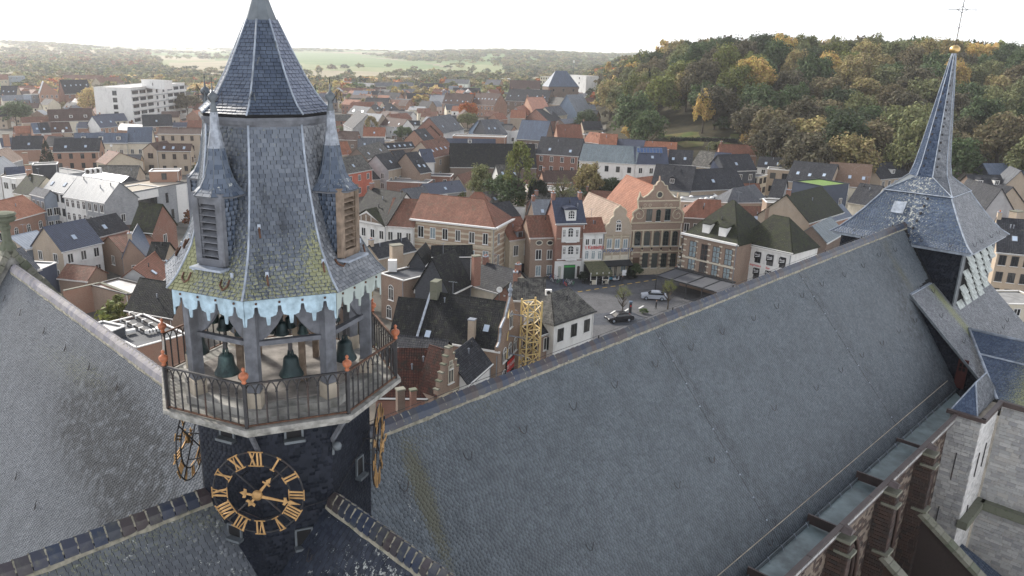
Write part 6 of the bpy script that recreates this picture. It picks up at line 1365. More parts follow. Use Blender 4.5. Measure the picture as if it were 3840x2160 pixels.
h('rear slate-clad gable house with mossy roof', 'F', (790, 790), (870, 700), (800, 568), ze=8, pitch=58, wall='dslate', roof='black', nowin=True)
h('second mossy roof between the slate gables and the mansion', 'F', (870, 705), (1260, 700), (1000, 600), ze=9, pitch=50, wall='dslate', roof='black', nowin=True)
FLT = h('flat-roofed brick house with ventilation unit on top', 'F', (345, 872), (575, 945), kind='f', ze=7.5, depth=9, wall='hotel', roof='fdark', trim='white', nowin=True)
h('low house with grey pantile roof and big brick chimney', 'F', (330, 722), (690, 640), (500, 540), ze=6, pitch=35, wall='tan', roof='dark', nowin=True, chim=1, cw='tan')
h('brick ruin wall house with satellite dish', 'F', (1480, 1140), (1680, 1165), (1600, 1005), kind='g', ze=5, wall='red', roof='mott', depth=5, nowin=True)
# --- right of the spire
h('dark tiled house with two white arched dormers right of the spire', 'J', (1880, 602), (2240, 606), (1950, 455), ze=7, wall='brown', roof='dark', dorm=2, nowin=True)
h('white gabled cottage right of the spire roof', 'J', (2012, 852), (2180, 862), (2105, 728), kind='g', ze=6, wall='white', roof='dbrown', depth=5, win=(1, 1), fr='dark')
h('big grey gable house with ribbed roof at the right edge', 'J', (1990, 860), (2340, 872), (2190, 605), kind='g', ze=9, wall='grey', roof='dark', depth=14, nowin=True)
h('blue-grey roof house with slate side at the right edge', 'J', (2060, 452), (2440, 450), (2300, 330), ze=7, wall='dslate', roof='blue', sky=0, nowin=True)
h('tan gable house at the right edge', 'J', (2220, 572), (2520, 590), (2400, 412), kind='g', ze=8, wall='tan', roof='grey', depth=10, win=(1, 1))
h('long black ribbed roof house at the right edge with tan brick below', 'J', (2150, 1290), (2560, 1330), (2250, 930), ze=9, wall='tan', roof='dark', win=(3, 3), fr='dark', sky=1, chim=1, cw='tan', depthmax=13)
h('dark tile roof descending behind the blue tower roof', 'J', (1900, 800), (2030, 830), (1700, 470), ze=8, wall='tan', roof='dark', nowin=True)

# ================================================================== FACADES round the square
def text3d(s, size, mat, name, face, x, z, out=.06, depth=.02, parent=None, ext=0.0, xs=1.0):
    cu = bpy.data.curves.new('t', 'FONT'); cu.body = s; cu.size = size; cu.extrude = depth; cu.align_x = 'CENTER'; cu.align_y = 'CENTER'; cu.resolution_u = 2
    o = bpy.data.objects.new('t', cu); COL.objects.link(o); dg = bpy.context.evaluated_depsgraph_get(); me = bpy.data.meshes.new_from_object(o.evaluated_get(dg)); bpy.data.objects.remove(o); bpy.data.curves.remove(cu)
    me.materials.clear(); me.materials.append(mat); me.name = name
    par = parent or face.p; q = link(name, me, par); p = face.at(x, z, out)
    m = Matrix(((face.x[0] * xs, 0, face.n[0], 0), (face.x[1] * xs, 0, face.n[1], 0), (0, 1, 0, 0), (0, 0, 0, 1))); b = np.array(wloc(par)); m.translation = Vector(p - b); q.matrix_local = m; return q
SIGNRED = m_plain('red_sign_paint', (.62, .035, .03), .5, .05, 2); SIGNBLUE = m_plain('blue_sign_paint', (.06, .12, .28), .5, .05, 2); SIGNWHITE = m_plain('white_sign_paint', (.8, .8, .8), .5, .03, 2); SIGNBLACK = m_plain('black_banner', (.012, .012, .014), .6, .1, 2)
AWN = m_plain('olive_awning', (.085, .085, .045), .85, .4, 3); AWB = m_plain('black_awning', (.02, .022, .024), .8, .2, 3); AWG = m_plain('grey_awning', (.085, .088, .098), .8, .12, 3)
CARV = m_plain('carved_stone', (.52, .45, .33), .85, .15, 3, bmp=.3); SCROLL = M['sand']
def zplane(Hd): return Hd['F']
def shape_px(Hd, zone, pts, depth, mat, name, out=.0, par=None):
    F_ = Hd['F']; P = []
    for p in pts: x, z_ = F_.loc(zone, p); P.append(F_.at(x, z_, out))
    mb = MB(); mb.prism(P, -F_.n * depth); return mk(name, mb, mat, par or Hd['T'])
def line_px(Hd, zone, pts, r, mat, name, out=.08):
    F_ = Hd['F']; mb = MB(); mb.tube([F_.at(*F_.loc(zone, p), out) for p in pts], r, 5); return mk(name, mb, mat, Hd['T'])
def band_px(Hd, zone, y_left, y_right, xl, xr, th, mat, name='string_course', out=.1):
    F_ = Hd['F']; a, b = F_.loc(zone, (xl, y_left)), F_.loc(zone, (xr, y_right)); z_ = (a[1] + b[1]) / 2; return F_.box(name, mat, a[0], b[0], z_ - th / 2, z_ + th / 2, out)
# mansion: two rows of six, side windows
F_ = MAN['F']
for x0, x1, y0, y1, pn in ((718, 778, 395, 505, None), (838, 896, 412, 518, CURT), (962, 1020, 425, 530, None), (1092, 1148, 440, 545, None), (1230, 1290, 457, 565, None), (1368, 1426, 474, 580, None)):
    o = F_.wpx('F', x0, y0, x1, y1, pane=pn); 
for x0, x1, y0, y1 in ((1365, 1428, 650, 780), (1240, 1290, 640, 740)): F_.wpx('F', x0, y0, x1, y1, pane=CURT)
G_ = Face(MAN['F'].o + MAN['X'] * MAN['W'], MAN['Y'], MAN['T'])
for t_ in (.22, .62):
    for z_ in (6.4, 2.2): G_.win(MAN['depth'] * t_, z_, 1.1, 2.1)
bx = MB(); P2, P1 = MAN['P2'], MAN['P1']
bx.bar(P1 - MAN['Y'] * .35 - Z * .05, P2 + MAN['X'] * .3 - MAN['Y'] * .35 - Z * .05, .5, .3); bx.bar(P2 + MAN['X'] * .35 - MAN['Y'] * .3 - Z * .05, P2 + MAN['X'] * .35 + MAN['Y'] * (MAN['depth'] + .3) - Z * .05, .5, .3); mk('white_cornice', bx, TR['white'], MAN['T'])
for x in (.3, MAN['W'] - .3): F_.box('quoin', CARV, x - .3, x + .3, 0, MAN['ze'] - .3, .06)
F_.box('string_course', CARV, 0, MAN['W'], 5.55, 5.85, .08)
# gatehouse and oval-window house
F_ = ARC['F']
for x0, x1, y0, y1 in ((1675, 1728, 590, 700), (1782, 1828, 572, 682)): F_.wpx('F', x0, y0, x1, y1)
a, b = F_.loc('F', (1692, 830)), F_.loc('F', (1815, 830)); cx_ = (a[0] + b[0]) / 2; r_ = (b[0] - a[0]) / 2; zt = F_.loc('F', (1750, 772))[1]; zs_ = zt - r_
mb = MB(); mb.poly(*([F_.at(cx_ - r_, 0, .04), F_.at(cx_ + r_, 0, .04)] + [F_.at(cx_ + r_ * math.cos(t), zs_ + r_ * math.sin(t), .04) for t in np.linspace(0, math.pi, 13)])); mk('carriage_gate', mb, M['dark'], ARC['T'])
mb = MB(); mb.tube([F_.at(cx_ + r_ * math.cos(t) * 1.08, zs_ + r_ * math.sin(t) * 1.08, .08) for t in np.linspace(-.4, math.pi + .4, 17)], .14, 6); mk('arch_surround', mb, CARV, ARC['T'])
D = MB(); dc = F_.at(*F_.loc('F', (1750, 525)), 0); D.obox(dc + ARC['Y'] * 1.3 + Z * .75, ARC['X'] * .7, ARC['Y'] * 1.1, Z * .8); do = mk('dormer', D, TR['grey'], ARC['T'])
D = MB(); q = dc + Z * 1.5 + ARC['Y'] * .1; D.add([q - ARC['X'] * 1, q + ARC['X'] * 1, q + Z * .7, q - ARC['X'] * 1 + ARC['Y'] * 2.4, q + ARC['X'] * 1 + ARC['Y'] * 2.4, q + Z * .7 + ARC['Y'] * 2.4], [(0, 1, 2), (0, 2, 5, 3), (1, 4, 5, 2)]); mk('dormer_roof', D, RF['rust'], do)
Fd = Face(dc + ARC['Y'] * .18 - ARC['X'] * .7, ARC['X'], do); Fd.n = F_.n; Fd.win(.7, dc[2] + .1, .8, 1.2, fr='brown')
F_ = OVA['F']
for x0, x1, y0, y1 in ((1898, 1962, 632, 735), (2012, 2072, 632, 732), (1895, 1958, 792, 900), (2008, 2068, 790, 895)): F_.wpx('F', x0, y0, x1, y1, pane=CURT if y0 > 700 else None)
for x in (1937, 2047):
    c = F_.loc('F', (x, 565)); mb = MB(); mb.tube([F_.at(c[0] + .62 * math.cos(t), c[1] + .45 * math.sin(t), .06) for t in np.linspace(0, 2 * math.pi, 17)], .1, 5, cap=False); o = mk('oval_window', mb, TR['cream'], OVA['T'])
    mb = MB(); mb.poly(*[F_.at(c[0] + .6 * math.cos(t), c[1] + .43 * math.sin(t), .05) for t in np.linspace(0, 2 * math.pi, 16, endpoint=False)]); mk('pane', mb, GL, o)
# red house with white bays
F_ = RED['F']
for y0, y1 in ((520, 655), (700, 830)):
    a, b = F_.loc('G', (550, y1)), F_.loc('G', (738, y0)); F_.box('white_bay', TR['white'], a[0], b[0], a[1] - .2, b[1] + .1, .25)
    for x0, x1, dy in ((558, 594, 12), (608, 672, 0), (688, 722, 12)):
        a = F_.loc('G', (x0, y1 - 42)); b = F_.loc('G', (x1, y0 + dy)); o = F_.win((a[0] + b[0]) / 2, a[1], b[0] - a[0], b[1] - a[1], arch=True, nx=2, ny=2, sill=None); o.location = Vector(o.location) + Vector(F_.n * .25)
for y in (655, 835):
    a, b = F_.loc('G', (590, y + 5)), F_.loc('G', (690, y - 35)); mb = MB(); x0, x1, z0_, z1_ = a[0], b[0], a[1], b[1]
    for i in range(9): xx = x0 + (x1 - x0) * i / 8; mb.bar(F_.at(xx, z0_, .7), F_.at(xx, z1_, .7), .05)
    mb.bar(F_.at(x0, z1_, .7), F_.at(x1, z1_, .7), .08); mb.bar(F_.at(x0 - .1, z0_, .5), F_.at(x1 + .1, z0_, .5), .6, .12); mk('balcony', mb, TR['white'], RED['T'])
for i, (y0, y1) in enumerate(((485, 482), (628, 628), (835, 840))): band_px(RED, 'G', y0, y1, 505, 785, .18 if i else .45, TR['white'] if i != 1 else M['sand'])
a, b = F_.loc('G', (497, 1040)), F_.loc('G', (765, 850)); F_.box('white_ground_floor', TR['white'], 0, b[0], 0.05, b[1], .08)
a, b = F_.loc('G', (568, 1030)), F_.loc('G', (690, 890)); F_.box('shop_door', TR['green'], a[0], b[0], .05, b[1], .12); F_.box('green_sign', m_plain('green_sign', (.05, .33, .07), .5, .1, 2), a[0] + .05, b[0] - .05, b[1] - .5, b[1] - .15, .2)
for x0, x1 in ((510, 548), (700, 735)): a, b = F_.loc('G', (x0, 1025)), F_.loc('G', (x1, 905)); F_.win((a[0] + b[0]) / 2, .3, b[0] - a[0], b[1] - .3, arch=True, pane=CURT if x0 < 600 else None, fr='cream' if x0 < 600 else 'brown', sill=None).location += Vector(F_.n * .09)
D = MB(); x, z_ = F_.loc('G', (652, 452)); dc = F_.at(x, z_, -.2); D.obox(dc + Z * 1.1 + RED['Y'] * 1.0, RED['X'] * .95, RED['Y'] * 1.0, Z * 1.1); do = mk('dormer', D, TR['white'], RED['T']); Fd = Face(dc - RED['X'] * .95, RED['X'], do); Fd.n = F_.n; Fd.win(.95, dc[2] + .35, 1.3, 1.6, arch=True, nx=3, ny=2, sill=None)
D = MB(); D.prism([dc + RED['X'] * x + Z * z_ + F_.n * .3 for x, z_ in ((-1.4, 2.1), (1.2, 2.1), (1.2, 2.35), (.6, 2.6), (-.6, 2.6), (-1.4, 2.35))], RED['Y'] * 2.4); mk('dormer_roof', D, RF['navy'], do)
# 't Kasteeltje
F_ = KAS['F']
for x0, x1, y0, y1 in ((790, 834, 628, 698), (854, 898, 625, 695), (920, 964, 622, 692)): F_.wpx('G', x0, y0, x1, y1, nx=2, ny=1)
for x0, x1 in ((782, 828), (848, 892), (912, 956)): F_.wpx('G', x0, 750, x1, 838, arch=True, pane=CURT)
band_px(KAS, 'G', 855, 850, 778, 972, .15, TR['cream']); x, z_ = F_.loc('G', (882, 716)); text3d("'t Kasteeltje", 1.15, SIGNRED, 'wall_lettering', F_, x, z_, .08, xs=.72)
F_.box('shop_front', TR['dark'], .3, KAS['W'] - .2, .1, 3.0, .06)
mb = MB(); a, b = F_.loc('G', (775, 862)), F_.loc('G', (972, 855)); za = (a[1] + b[1]) / 2
P = [F_.at(a[0], za, .05), F_.at(b[0], za, .05), F_.at(b[0] + .3, za - 1.5, 4.2), F_.at(a[0], za - 1.5, 4.2)]; mb.prism(P, Z * .06); mb.bar(P[2] - Z * .1, P[3] - Z * .1, .06, .25)
tag(mk('awning', mb, AWN, None, loc=P[0]), 'weathered olive awning over the terrace of the white cafe house', 'awning')
tr = thing('terrace_enclosure', F_.at(0, 0, 2.4), 'glazed white terrace enclosure under the olive awning', 'terrace')
for i in range(4):
    mb = MB(); mb.bar(F_.at(.2 + i * (KAS['W'] - .4) / 3, 0, 4.0), F_.at(.2 + i * (KAS['W'] - .4) / 3, 2.4, 4.0), .12); mk('post', mb, TR['white'], tr)
    if i != 1 and i < 3: F2 = Face(F_.at(0, 0, 4.0), F_.x, tr); F2.n = F_.n; F2.box('panel', TR['cream'], .3 + i * (KAS['W'] - .4) / 3, .1 + (i + 1) * (KAS['W'] - .4) / 3, .1, 1.0, .05); 
# pizzeria
F_ = MAR['F']
gab = [(985, 590), (990, 520), (1005, 490), (1035, 470), (1045, 430), (1080, 400), (1078, 360), (1095, 330), (1125, 312), (1140, 292), (1158, 312), (1190, 330), (1205, 360), (1195, 400), (1225, 430), (1240, 480), (1255, 510), (1255, 590)]
shape_px(MAR, 'G', gab, .45, WL['tan'], 'curved_gable', .15); line_px(MAR, 'G', gab[1:-1], .13, CARV, 'gable_coping', .1)
F_.wpx('G', 1095, 480, 1152, 552, nx=2, ny=2).location += Vector(F_.n * .14); F_.wpx('G', 1098, 440, 1150, 470, arch=True, sill=None).location += Vector(F_.n * .14)
for x0, x1 in ((1002, 1062), (1082, 1144), (1165, 1222)): F_.wpx('G', x0, 632, x1, 730, nx=2, ny=1, pane=CURT)
for y in (565, 615, 740): band_px(MAR, 'G', y, y - 6, 990, 1252, .16, CARV)
for x in (992, 1072, 1154, 1245): a = F_.loc('G', (x, 600)); F_.box('pilaster', CARV, a[0] - .15, a[0] + .15, 3.6, MAR['ze'], .1)
x, z_ = F_.loc('G', (1108, 750)); text3d('LA MARGHERITA', .98, SIGNBLUE, 'wall_lettering', F_, x, z_ + .02, .1, xs=.9); text3d('LA MARGHERITA', .98, SIGNWHITE, 'wall_lettering', F_, x + .05, z_ - .05, .07, xs=.9)
a, b = F_.loc('G', (975, 800)), F_.loc('G', (1240, 790)); F_.box('white_ground_floor', TR['cream'], 0, b[0] - .1, .05, b[1], .09)
mb = MB(); z_ = F_.loc('G', (1100, 848))[1]; P = [F_.at(.1, z_, .1), F_.at(b[0], z_, .1), F_.at(b[0], z_ - .6, 1.6), F_.at(.1, z_ - .6, 1.6)]; mb.prism(P, Z * .06); mb.bar(P[2] - Z * .1, P[3] - Z * .1, .05, .2); tag(mk('awning', mb, AWB, None, loc=P[0]), 'straight black awning over the white pizzeria front', 'awning')
for x0, x1, pn in ((1000, 1058, CURT), (1140, 1198, CURT), (1075, 1112, None)): a, b = F_.loc('G', (x0, 955)), F_.loc('G', (x1, 888)); F_.win((a[0] + b[0]) / 2, .9 if pn else .1, b[0] - a[0], 1.7 if pn else 2.4, pane=pn, fr='cream', sill=None).location += Vector(F_.n * .1)
# guild house
F_ = ORN['F']
gab = [(1250, 480), (1258, 440), (1275, 410), (1270, 370), (1300, 345), (1325, 330), (1322, 262), (1318, 240), (1335, 200), (1342, 160), (1350, 200), (1372, 218), (1420, 190), (1450, 160), (1478, 130), (1482, 95), (1505, 90), (1520, 60), (1538, 50), (1545, 0), (1553, 50), (1572, 62), (1585, 90), (1615, 98), (1618, 128), (1645, 165), (1680, 210), (1718, 220), (1728, 170), (1738, 210), (1742, 250), (1738, 330), (1758, 350), (1775, 385), (1772, 420), (1768, 470)]
shape_px(ORN, 'G', gab, .55, WL['hotel'], 'scrolled_gable', .12); line_px(ORN, 'G', gab[:19], .13, CARV, 'gable_coping', .14); line_px(ORN, 'G', gab[20:], .13, CARV, 'gable_coping', .14)
for y, n in ((250, 'frieze'), (322, 'frieze'), (470, 'cornice'), (545, 'frieze'), (712, 'cornice'), (765, 'frieze')): band_px(ORN, 'G', y, y - 4, 1325 if y < 400 else 1252, 1738 if y < 400 else 1764, .22, CARV, n, .16)
F_.box('stone_plinth', CARV, 0, ORN['W'], .05, 1.5, .2)
for cx_, cy_, sg in ((1328, 390, 1), (1715, 390, -1)):
    c = F_.loc('G', (cx_, cy_)); mb = MB(); mb.tube([F_.at(c[0] + sg * (.15 + .13 * t) * math.cos(t), c[1] + (.15 + .13 * t) * math.sin(t), .2) for t in np.linspace(0, 9.5, 44)], .075, 5); mk('stone_scroll', mb, CARV, ORN['T'])
c = F_.loc('G', (1538, 187)); mb = MB(); mb.tube([F_.at(c[0] + .62 * math.cos(t), c[1] + .62 * math.sin(t), .18) for t in np.linspace(0, 2 * math.pi, 21)], .12, 5, cap=False); o = mk('round_window', mb, CARV, ORN['T']); mb = MB(); mb.poly(*[F_.at(c[0] + .6 * math.cos(t), c[1] + .6 * math.sin(t), .15) for t in np.linspace(0, 2 * math.pi, 20, endpoint=False)]); mk('pane', mb, GL, o)
def ow(x0, y0, x1, y1, **k): o = F_.wpx('G', x0, y0, x1, y1, fr='green', **k); o.location += Vector(F_.n * .13); return o
ow(1398, 332, 1465, 452, nx=2, ny=2); ow(1495, 335, 1552, 455, arch=True, nx=2, ny=2); ow(1585, 328, 1650, 448, nx=2, ny=2)
for x in (1282, 1376, 1472, 1564, 1655): ow(x, 555, x + 68, 700, arch=True, nx=2, ny=3); 
for x in (1350, 1445, 1538, 1630): ow(x, 775, x + 72, 922, nx=3, ny=3)
for x in (1266, 1362, 1457, 1552, 1645, 1740):
    a = F_.loc('G', (x, 700)); F_.box('pilaster', CARV, a[0] - .13, a[0] + .13, F_.loc('G', (x, 705))[1], F_.loc('G', (x, 550))[1], .2)
    for i in range(6): z0_ = F_.loc('G', (x, 920))[1] + i * .85; F_.box('banded_stone', CARV, a[0] - .2, a[0] + .2, z0_, z0_ + .4, .22)
    mb = MB(); mb.lathe(F_.at(a[0], F_.loc('G', (x, 740))[1], .25), [(.05, 0), (.14, .1), (.16, .35), (.05, .5)], 8); mk('bracket', mb, M['dark'], ORN['T'])
a, b = F_.loc('G', (1258, 960)), F_.loc('G', (1332, 820)); F_.box('wooden_door', m_plain('brown_door', (.09, .05, .03), .6, .2, 2), a[0], b[0], .1, b[1], .14)
for sx in (1390, 1440, 1600, 1650): c = F_.loc('G', (sx, 292)); mb = MB(); mb.tube([F_.at(c[0] + .25 * math.cos(t), c[1] + .25 * math.sin(t), .16) for t in np.linspace(0, 2 * math.pi, 11)], .05, 4, cap=False); mk('carved_ring', mb, CARV, ORN['T'])
for sx in (1350, 1708): c = F_.loc('G', (sx, 330)); mb = MB(); mb.tube([F_.at(c[0], c[1] + .5, .2), F_.at(c[0], c[1] - .3, .2), F_.at(c[0] - .3, c[1] - .1, .2)], .05, 4); mb.tube([F_.at(c[0], c[1] - .3, .2), F_.at(c[0] + .3, c[1] - .1, .2)], .05, 4); mk('wall_anchor', mb, M['iron'], ORN['T'])
# hotel
F_ = HOT['F']
HW_ = [[(248, 435, 345, 612), (378, 465, 474, 650), (508, 498, 612, 678), (645, 525, 752, 708)], [(228, 635, 325, 815), (355, 668, 455, 848), (490, 700, 585, 880), (622, 738, 725, 912)]]
for r_ in HW_:
    for i, (x0, y0, x1, y1) in enumerate(r_): F_.wpx('H', x0, y0 + 12, x1, y1 - 6, fr='brown', nx=2, ny=3, pane=CURT if i != 1 else None, sill='cream')
for i in range(9):
    for j, x in enumerate((0.0, .215, .43, .65, .87)):
        pass
for zz in np.arange(2.6, 9.6, 1.05):
    for t_ in (.02, .245, .485, .70, .93): F_.box('stone_band', TR['cream'], HOT['W'] * (t_ - .02), HOT['W'] * (t_ + .035), zz, zz + .25, .05)
F_.box('string_course', TR['cream'], 0, HOT['W'], 5.55, 5.8, .1); F_.box('string_course', TR['cream'], 0, HOT['W'], 1.9, 2.15, .1)
bx = MB(); bx.bar(HOT['P1'] - HOT['X'] * .4 - HOT['Y'] * .35, HOT['P2'] - HOT['Y'] * .35, .5, .35); mk('white_cornice', bx, TR['white'], HOT['T'])
for x in (425, 612):
    c = F_.loc('H', (x, 300 + (x - 425) * .2)); p = F_.at(c[0], HOT['ze'] + .5, -.6); D = MB(); D.obox(p + Z * .9 + HOT['Y'] * .9, HOT['X'] * .75, HOT['Y'] * .95, Z * .95); do = mk('dormer', D, TR['white'], HOT['T'])
    Fd = Face(p - HOT['X'] * .75, HOT['X'], do); Fd.n = F_.n; Fd.win(.75, p[2] + .12, 1.25, 1.6, fr='white', nx=1, sill=None); D = MB(); D.prism([p - HOT['X'] * .95 + Z * 1.85 + F_.n * .2, p + HOT['X'] * .95 + Z * 1.85 + F_.n * .2, p + HOT['X'] * .95 + Z * 2.3 + HOT['Y'] * 2.4, p - HOT['X'] * .95 + Z * 2.3 + HOT['Y'] * 2.4], Z * .15); mk('dormer_roof', D, RF['moss'], do)
for i in range(4):
    mb = MB(); mb.lathe(F_.at(-.25, 9.2 - i * 1.9, .35), [(.05, 0), (.2, .08), (.12, .2)], 10); mk('wall_lamp', mb, TR['white'], HOT['T'])
# hotel terrace: awning frames
o = thing('terrace_pergola', F_.at(HOT['W'] / 2, 0, 3), 'black framed terrace canopy with grey fabric panels in front of the hotel', 'pergola')
for i in range(4):
    x0, x1 = HOT['W'] * (i - .15) / 3.4, HOT['W'] * (i + .78) / 3.4; mb = MB(); mb.prism([F_.at(x0, 3.2, .8), F_.at(x1, 3.2, .8), F_.at(x1, 2.8, 6.5), F_.at(x0, 2.8, 6.5)], Z * .05); mk('fabric_panel', mb, AWG, o)
    mb = MB(); mb.bar(F_.at(x0 - .12, 3.3, .5), F_.at(x0 - .12, 2.85, 6.6), .14); mb.bar(F_.at(x0 - .12, 0, 6.5), F_.at(x0 - .12, 2.85, 6.5), .14); mk('frame_post', mb, TR['dark'], o)
mb = MB(); mb.bar(F_.at(-.8, 3.35, .5), F_.at(HOT['W'] * 1.05, 3.35, .5), .9, .25); mk('fascia_beam', mb, TR['dark'], o); mb = MB(); mb.bar(F_.at(-.8, 2.85, 6.55), F_.at(HOT['W'] * 1.05, 2.85, 6.55), .15, .2); mk('front_beam', mb, TR['dark'], o)
# bistro
F_ = BIS['F']
for x0, y0, x1, y1 in ((862, 532, 942, 640), (994, 562, 1076, 672), (1128, 594, 1216, 704), (1270, 628, 1356, 730), (842, 705, 920, 860), (974, 740, 1056, 880), (1110, 770, 1190, 900)):
    o = F_.wpx('H', x0, y0, x1, y1, fr='dark', nx=2); a, b = F_.loc('H', (x0, y0 + (y1 - y0) * .45)), F_.loc('H', (x1, y0)); c = ((a[0] + b[0]) / 2, (F_.loc('H', ((x0 + x1) / 2, y0 + 38)))[1])
    w_ = b[0] - a[0]; F_.box('black_banner', SIGNBLACK, c[0] - w_ / 2, c[0] + w_ / 2, c[1] - .55, c[1] + .55, .11)
    mb = MB(); mb.prism([F_.at(c[0] + u * w_, c[1] + v, .13) for u, v in ((-.36, -.18), (0, -.05), (.36, .04), (.3, -.1), (0, -.16), (-.3, -.26))], F_.n * .01); mk('white_swoosh', mb, SIGNWHITE, BIS['T']); text3d('Bosk', .5, SIGNWHITE, 'banner_lettering', F_, c[0], c[1] + .22, .13, .005)
F_.box('cornice', TR['white'], -.2, BIS['W'] + .2, BIS['ze'] - .45, BIS['ze'] - .05, .3); F_.box('string_course', TR['white'], 0, BIS['W'], 5.1, 5.3, .08)
x, z_ = F_.loc('H', (1008, 706)); F_.box('sign_board', TR['white'], x - 1.6, x + 5.5, z_ - .45, z_ + .45, .09); text3d('espresso', .62, SIGNRED, 'sign_lettering', F_, x, z_, .12); x2, z2 = F_.loc('H', (1150, 738)); text3d('bar', .62, SIGNRED, 'sign_lettering', F_, x2, z_, .12)
# white corner house of the near group: its windows already set; gable house with stone edge
F_ = Face(BIG['P2'] * V(1, 1, 0), BIG['Y'], BIG['T']); dp = BIG['depth']
if F_.n @ (BIG['P2'] - BIG['P1']) < 0: F_.n = -F_.n
zr_, ze_ = BIG['zr'], BIG['ze']
pts = [(-.3, ze_ - .6), (-.3, ze_ + .5), (.5, ze_ + .9), (.9, ze_ + 1.9), (.8, ze_ + 2.7), (1.5, ze_ + 3.1), (dp * .30, ze_ + (zr_ - ze_) * .72), (dp * .36, zr_ - .6), (dp * .5, zr_ + 1.0)]
pts = pts + [(dp - x, z_) for x, z_ in pts[-2::-1]]
mb = MB(); mb.prism([F_.at(x, z_, .12) for x, z_ in pts], -F_.n * .5); mk('curved_gable', mb, WL['hotel'], BIG['T'])
mb = MB(); mb.tube([F_.at(x, z_, -.1) for x, z_ in pts[1:-1]], .14, 5); mk('gable_coping', mb, M['lead'], BIG['T'])
mb = MB(); mb.lathe(F_.at(dp / 2, zr_ + .9, -.1), [(.2, 0), (.25, .3), (.15, .5), (.3, .8), (.3, 1.0), (.12, 1.2), (.15, 1.5), (.05, 1.8)], 10); mk('gable_finial', mb, M['lead'], BIG['T'])
for x, z_, w_, h_ in ((dp * .25, 4.3, 1.3, 1.9), (dp * .5, 4.3, 1.3, 1.9), (dp * .75, 4.3, 1.3, 1.9), (dp * .25, .6, 1.5, 2.6), (dp * .5, 8.2, 1.2, 2.2)): F_.win(x, z_, w_, h_, arch=True).location += Vector(F_.n * .12)
F_.box('black_sign_board', SIGNBLACK, dp * .36, dp * .72, 1.5, 3.9, .2); F_.box('red_sign_board', SIGNRED, dp * .37, dp * .71, 2.3, 3.85, .23); text3d('TE HUUR', .75, SIGNWHITE, 'sign_lettering', F_, dp * .54, 3.1, .25, .01)
# chimneys and small windows on the big dark roof
un = nrm(BIG['Y'] + Z * BIG['tp'])
for t_, s_, nm in ((.66, .12, 'c'), (.8, .42, 's'), (.12, .1, 's')):
    p = BIG['P1'] + BIG['X'] * BIG['W'] * t_ + un * s_ * BIG['half'] * 1.5
    if nm == 'c': mb = MB(); mb.obox(p + Z * 1.3, BIG['X'] * .4, BIG['Y'] * .4, Z * 1.5); co = mk('chimney', mb, WL['tan'], BIG['T']); mb = MB(); mb.obox(p + Z * 2.82, BIG['X'] * .46, BIG['Y'] * .46, Z * .06); mk('chimney_cap', mb, TR['grey'], co)
    else: mb = MB(); n = nrm(np.cross(BIG['X'], un)); n = n if n[2] > 0 else -n; mb.obox(p + n * .2, BIG['X'] * .35, un * .45, n * .06); mk('skylight', mb, GLB, BIG['T'])
mb = MB(); mb.obox(BIG['P1'] + BIG['Y'] * (BIG['half'] - .3) + Z * (zr_ - ze_ + .6) + BIG['X'] * .8, BIG['X'] * .5, BIG['Y'] * .8, Z * 1.2); mk('rendered_chimney', mb, M['mossstone'], BIG['T'])
mb = MB(); mb.bar(BIG['P1'] + Z * .15 - BIG['Y'] * .2, BIG['P1'] + Z * (zr_ - ze_ + .2) + BIG['Y'] * BIG['half'], .3, .12); mk('lead_verge', mb, M['lead'], BIG['T'])
# stepped gable
F_ = STEP['F']; W_ = STEP['W']; ap = STEP['zr']; ze_ = STEP['ze']; n_ = 6; L_ = [(0, 0)]
for i in range(n_): x = W_ / 2 * i / n_; L_ += [(x, ze_ + (ap - ze_ + .6) * (i + 1) / n_ - .0), (x + W_ / 2 / n_, ze_ + (ap - ze_ + .6) * (i + 1) / n_)]
pts = L_ + [(W_ - x, z_) for x, z_ in L_[::-1]]
mb = MB(); mb.prism([F_.at(x, z_, .12) for x, z_ in pts], -F_.n * .6); mk('stepped_gable', mb, WL['hotel'], STEP['T'])
for x, z_ in L_[2::2]:
    for q in (x - W_ / 4 / n_, W_ - x + W_ / 4 / n_): F_.box('step_stone', M['mossstone'], q - W_ / 4 / n_ - .06, q + W_ / 4 / n_ + .06, z_ - .05, z_ + .1, .16, .55)
for x, z_, w_, h_ in ((W_ * .5, ze_ + 1.0, 1.0, 2.2), (W_ * .3, ze_ - 2.2, 1.0, 2.0), (W_ * .7, ze_ - 2.2, 1.0, 2.0), (W_ * .5, ap - 1.9, .6, 1.0)): F_.win(x, z_, w_, h_, fr='cream').location += Vector(F_.n * .14)
for z_ in (ze_ - .2, ze_ + 3.4, 2.4): F_.box('stone_band', CARV, 0.2, W_ - .2, z_, z_ + .25, .16) if z_ < ze_ + 1 else None
# beer sign on the narrow house
F_ = STL['F']; F_.box('red_sign_board', SIGNRED, .2, STL['W'] - .1, 1.9, 2.9, .25); text3d('STELLA ARTOIS', .5, SIGNWHITE, 'sign_lettering', F_, STL['W'] / 2, 2.4, .28, .01)
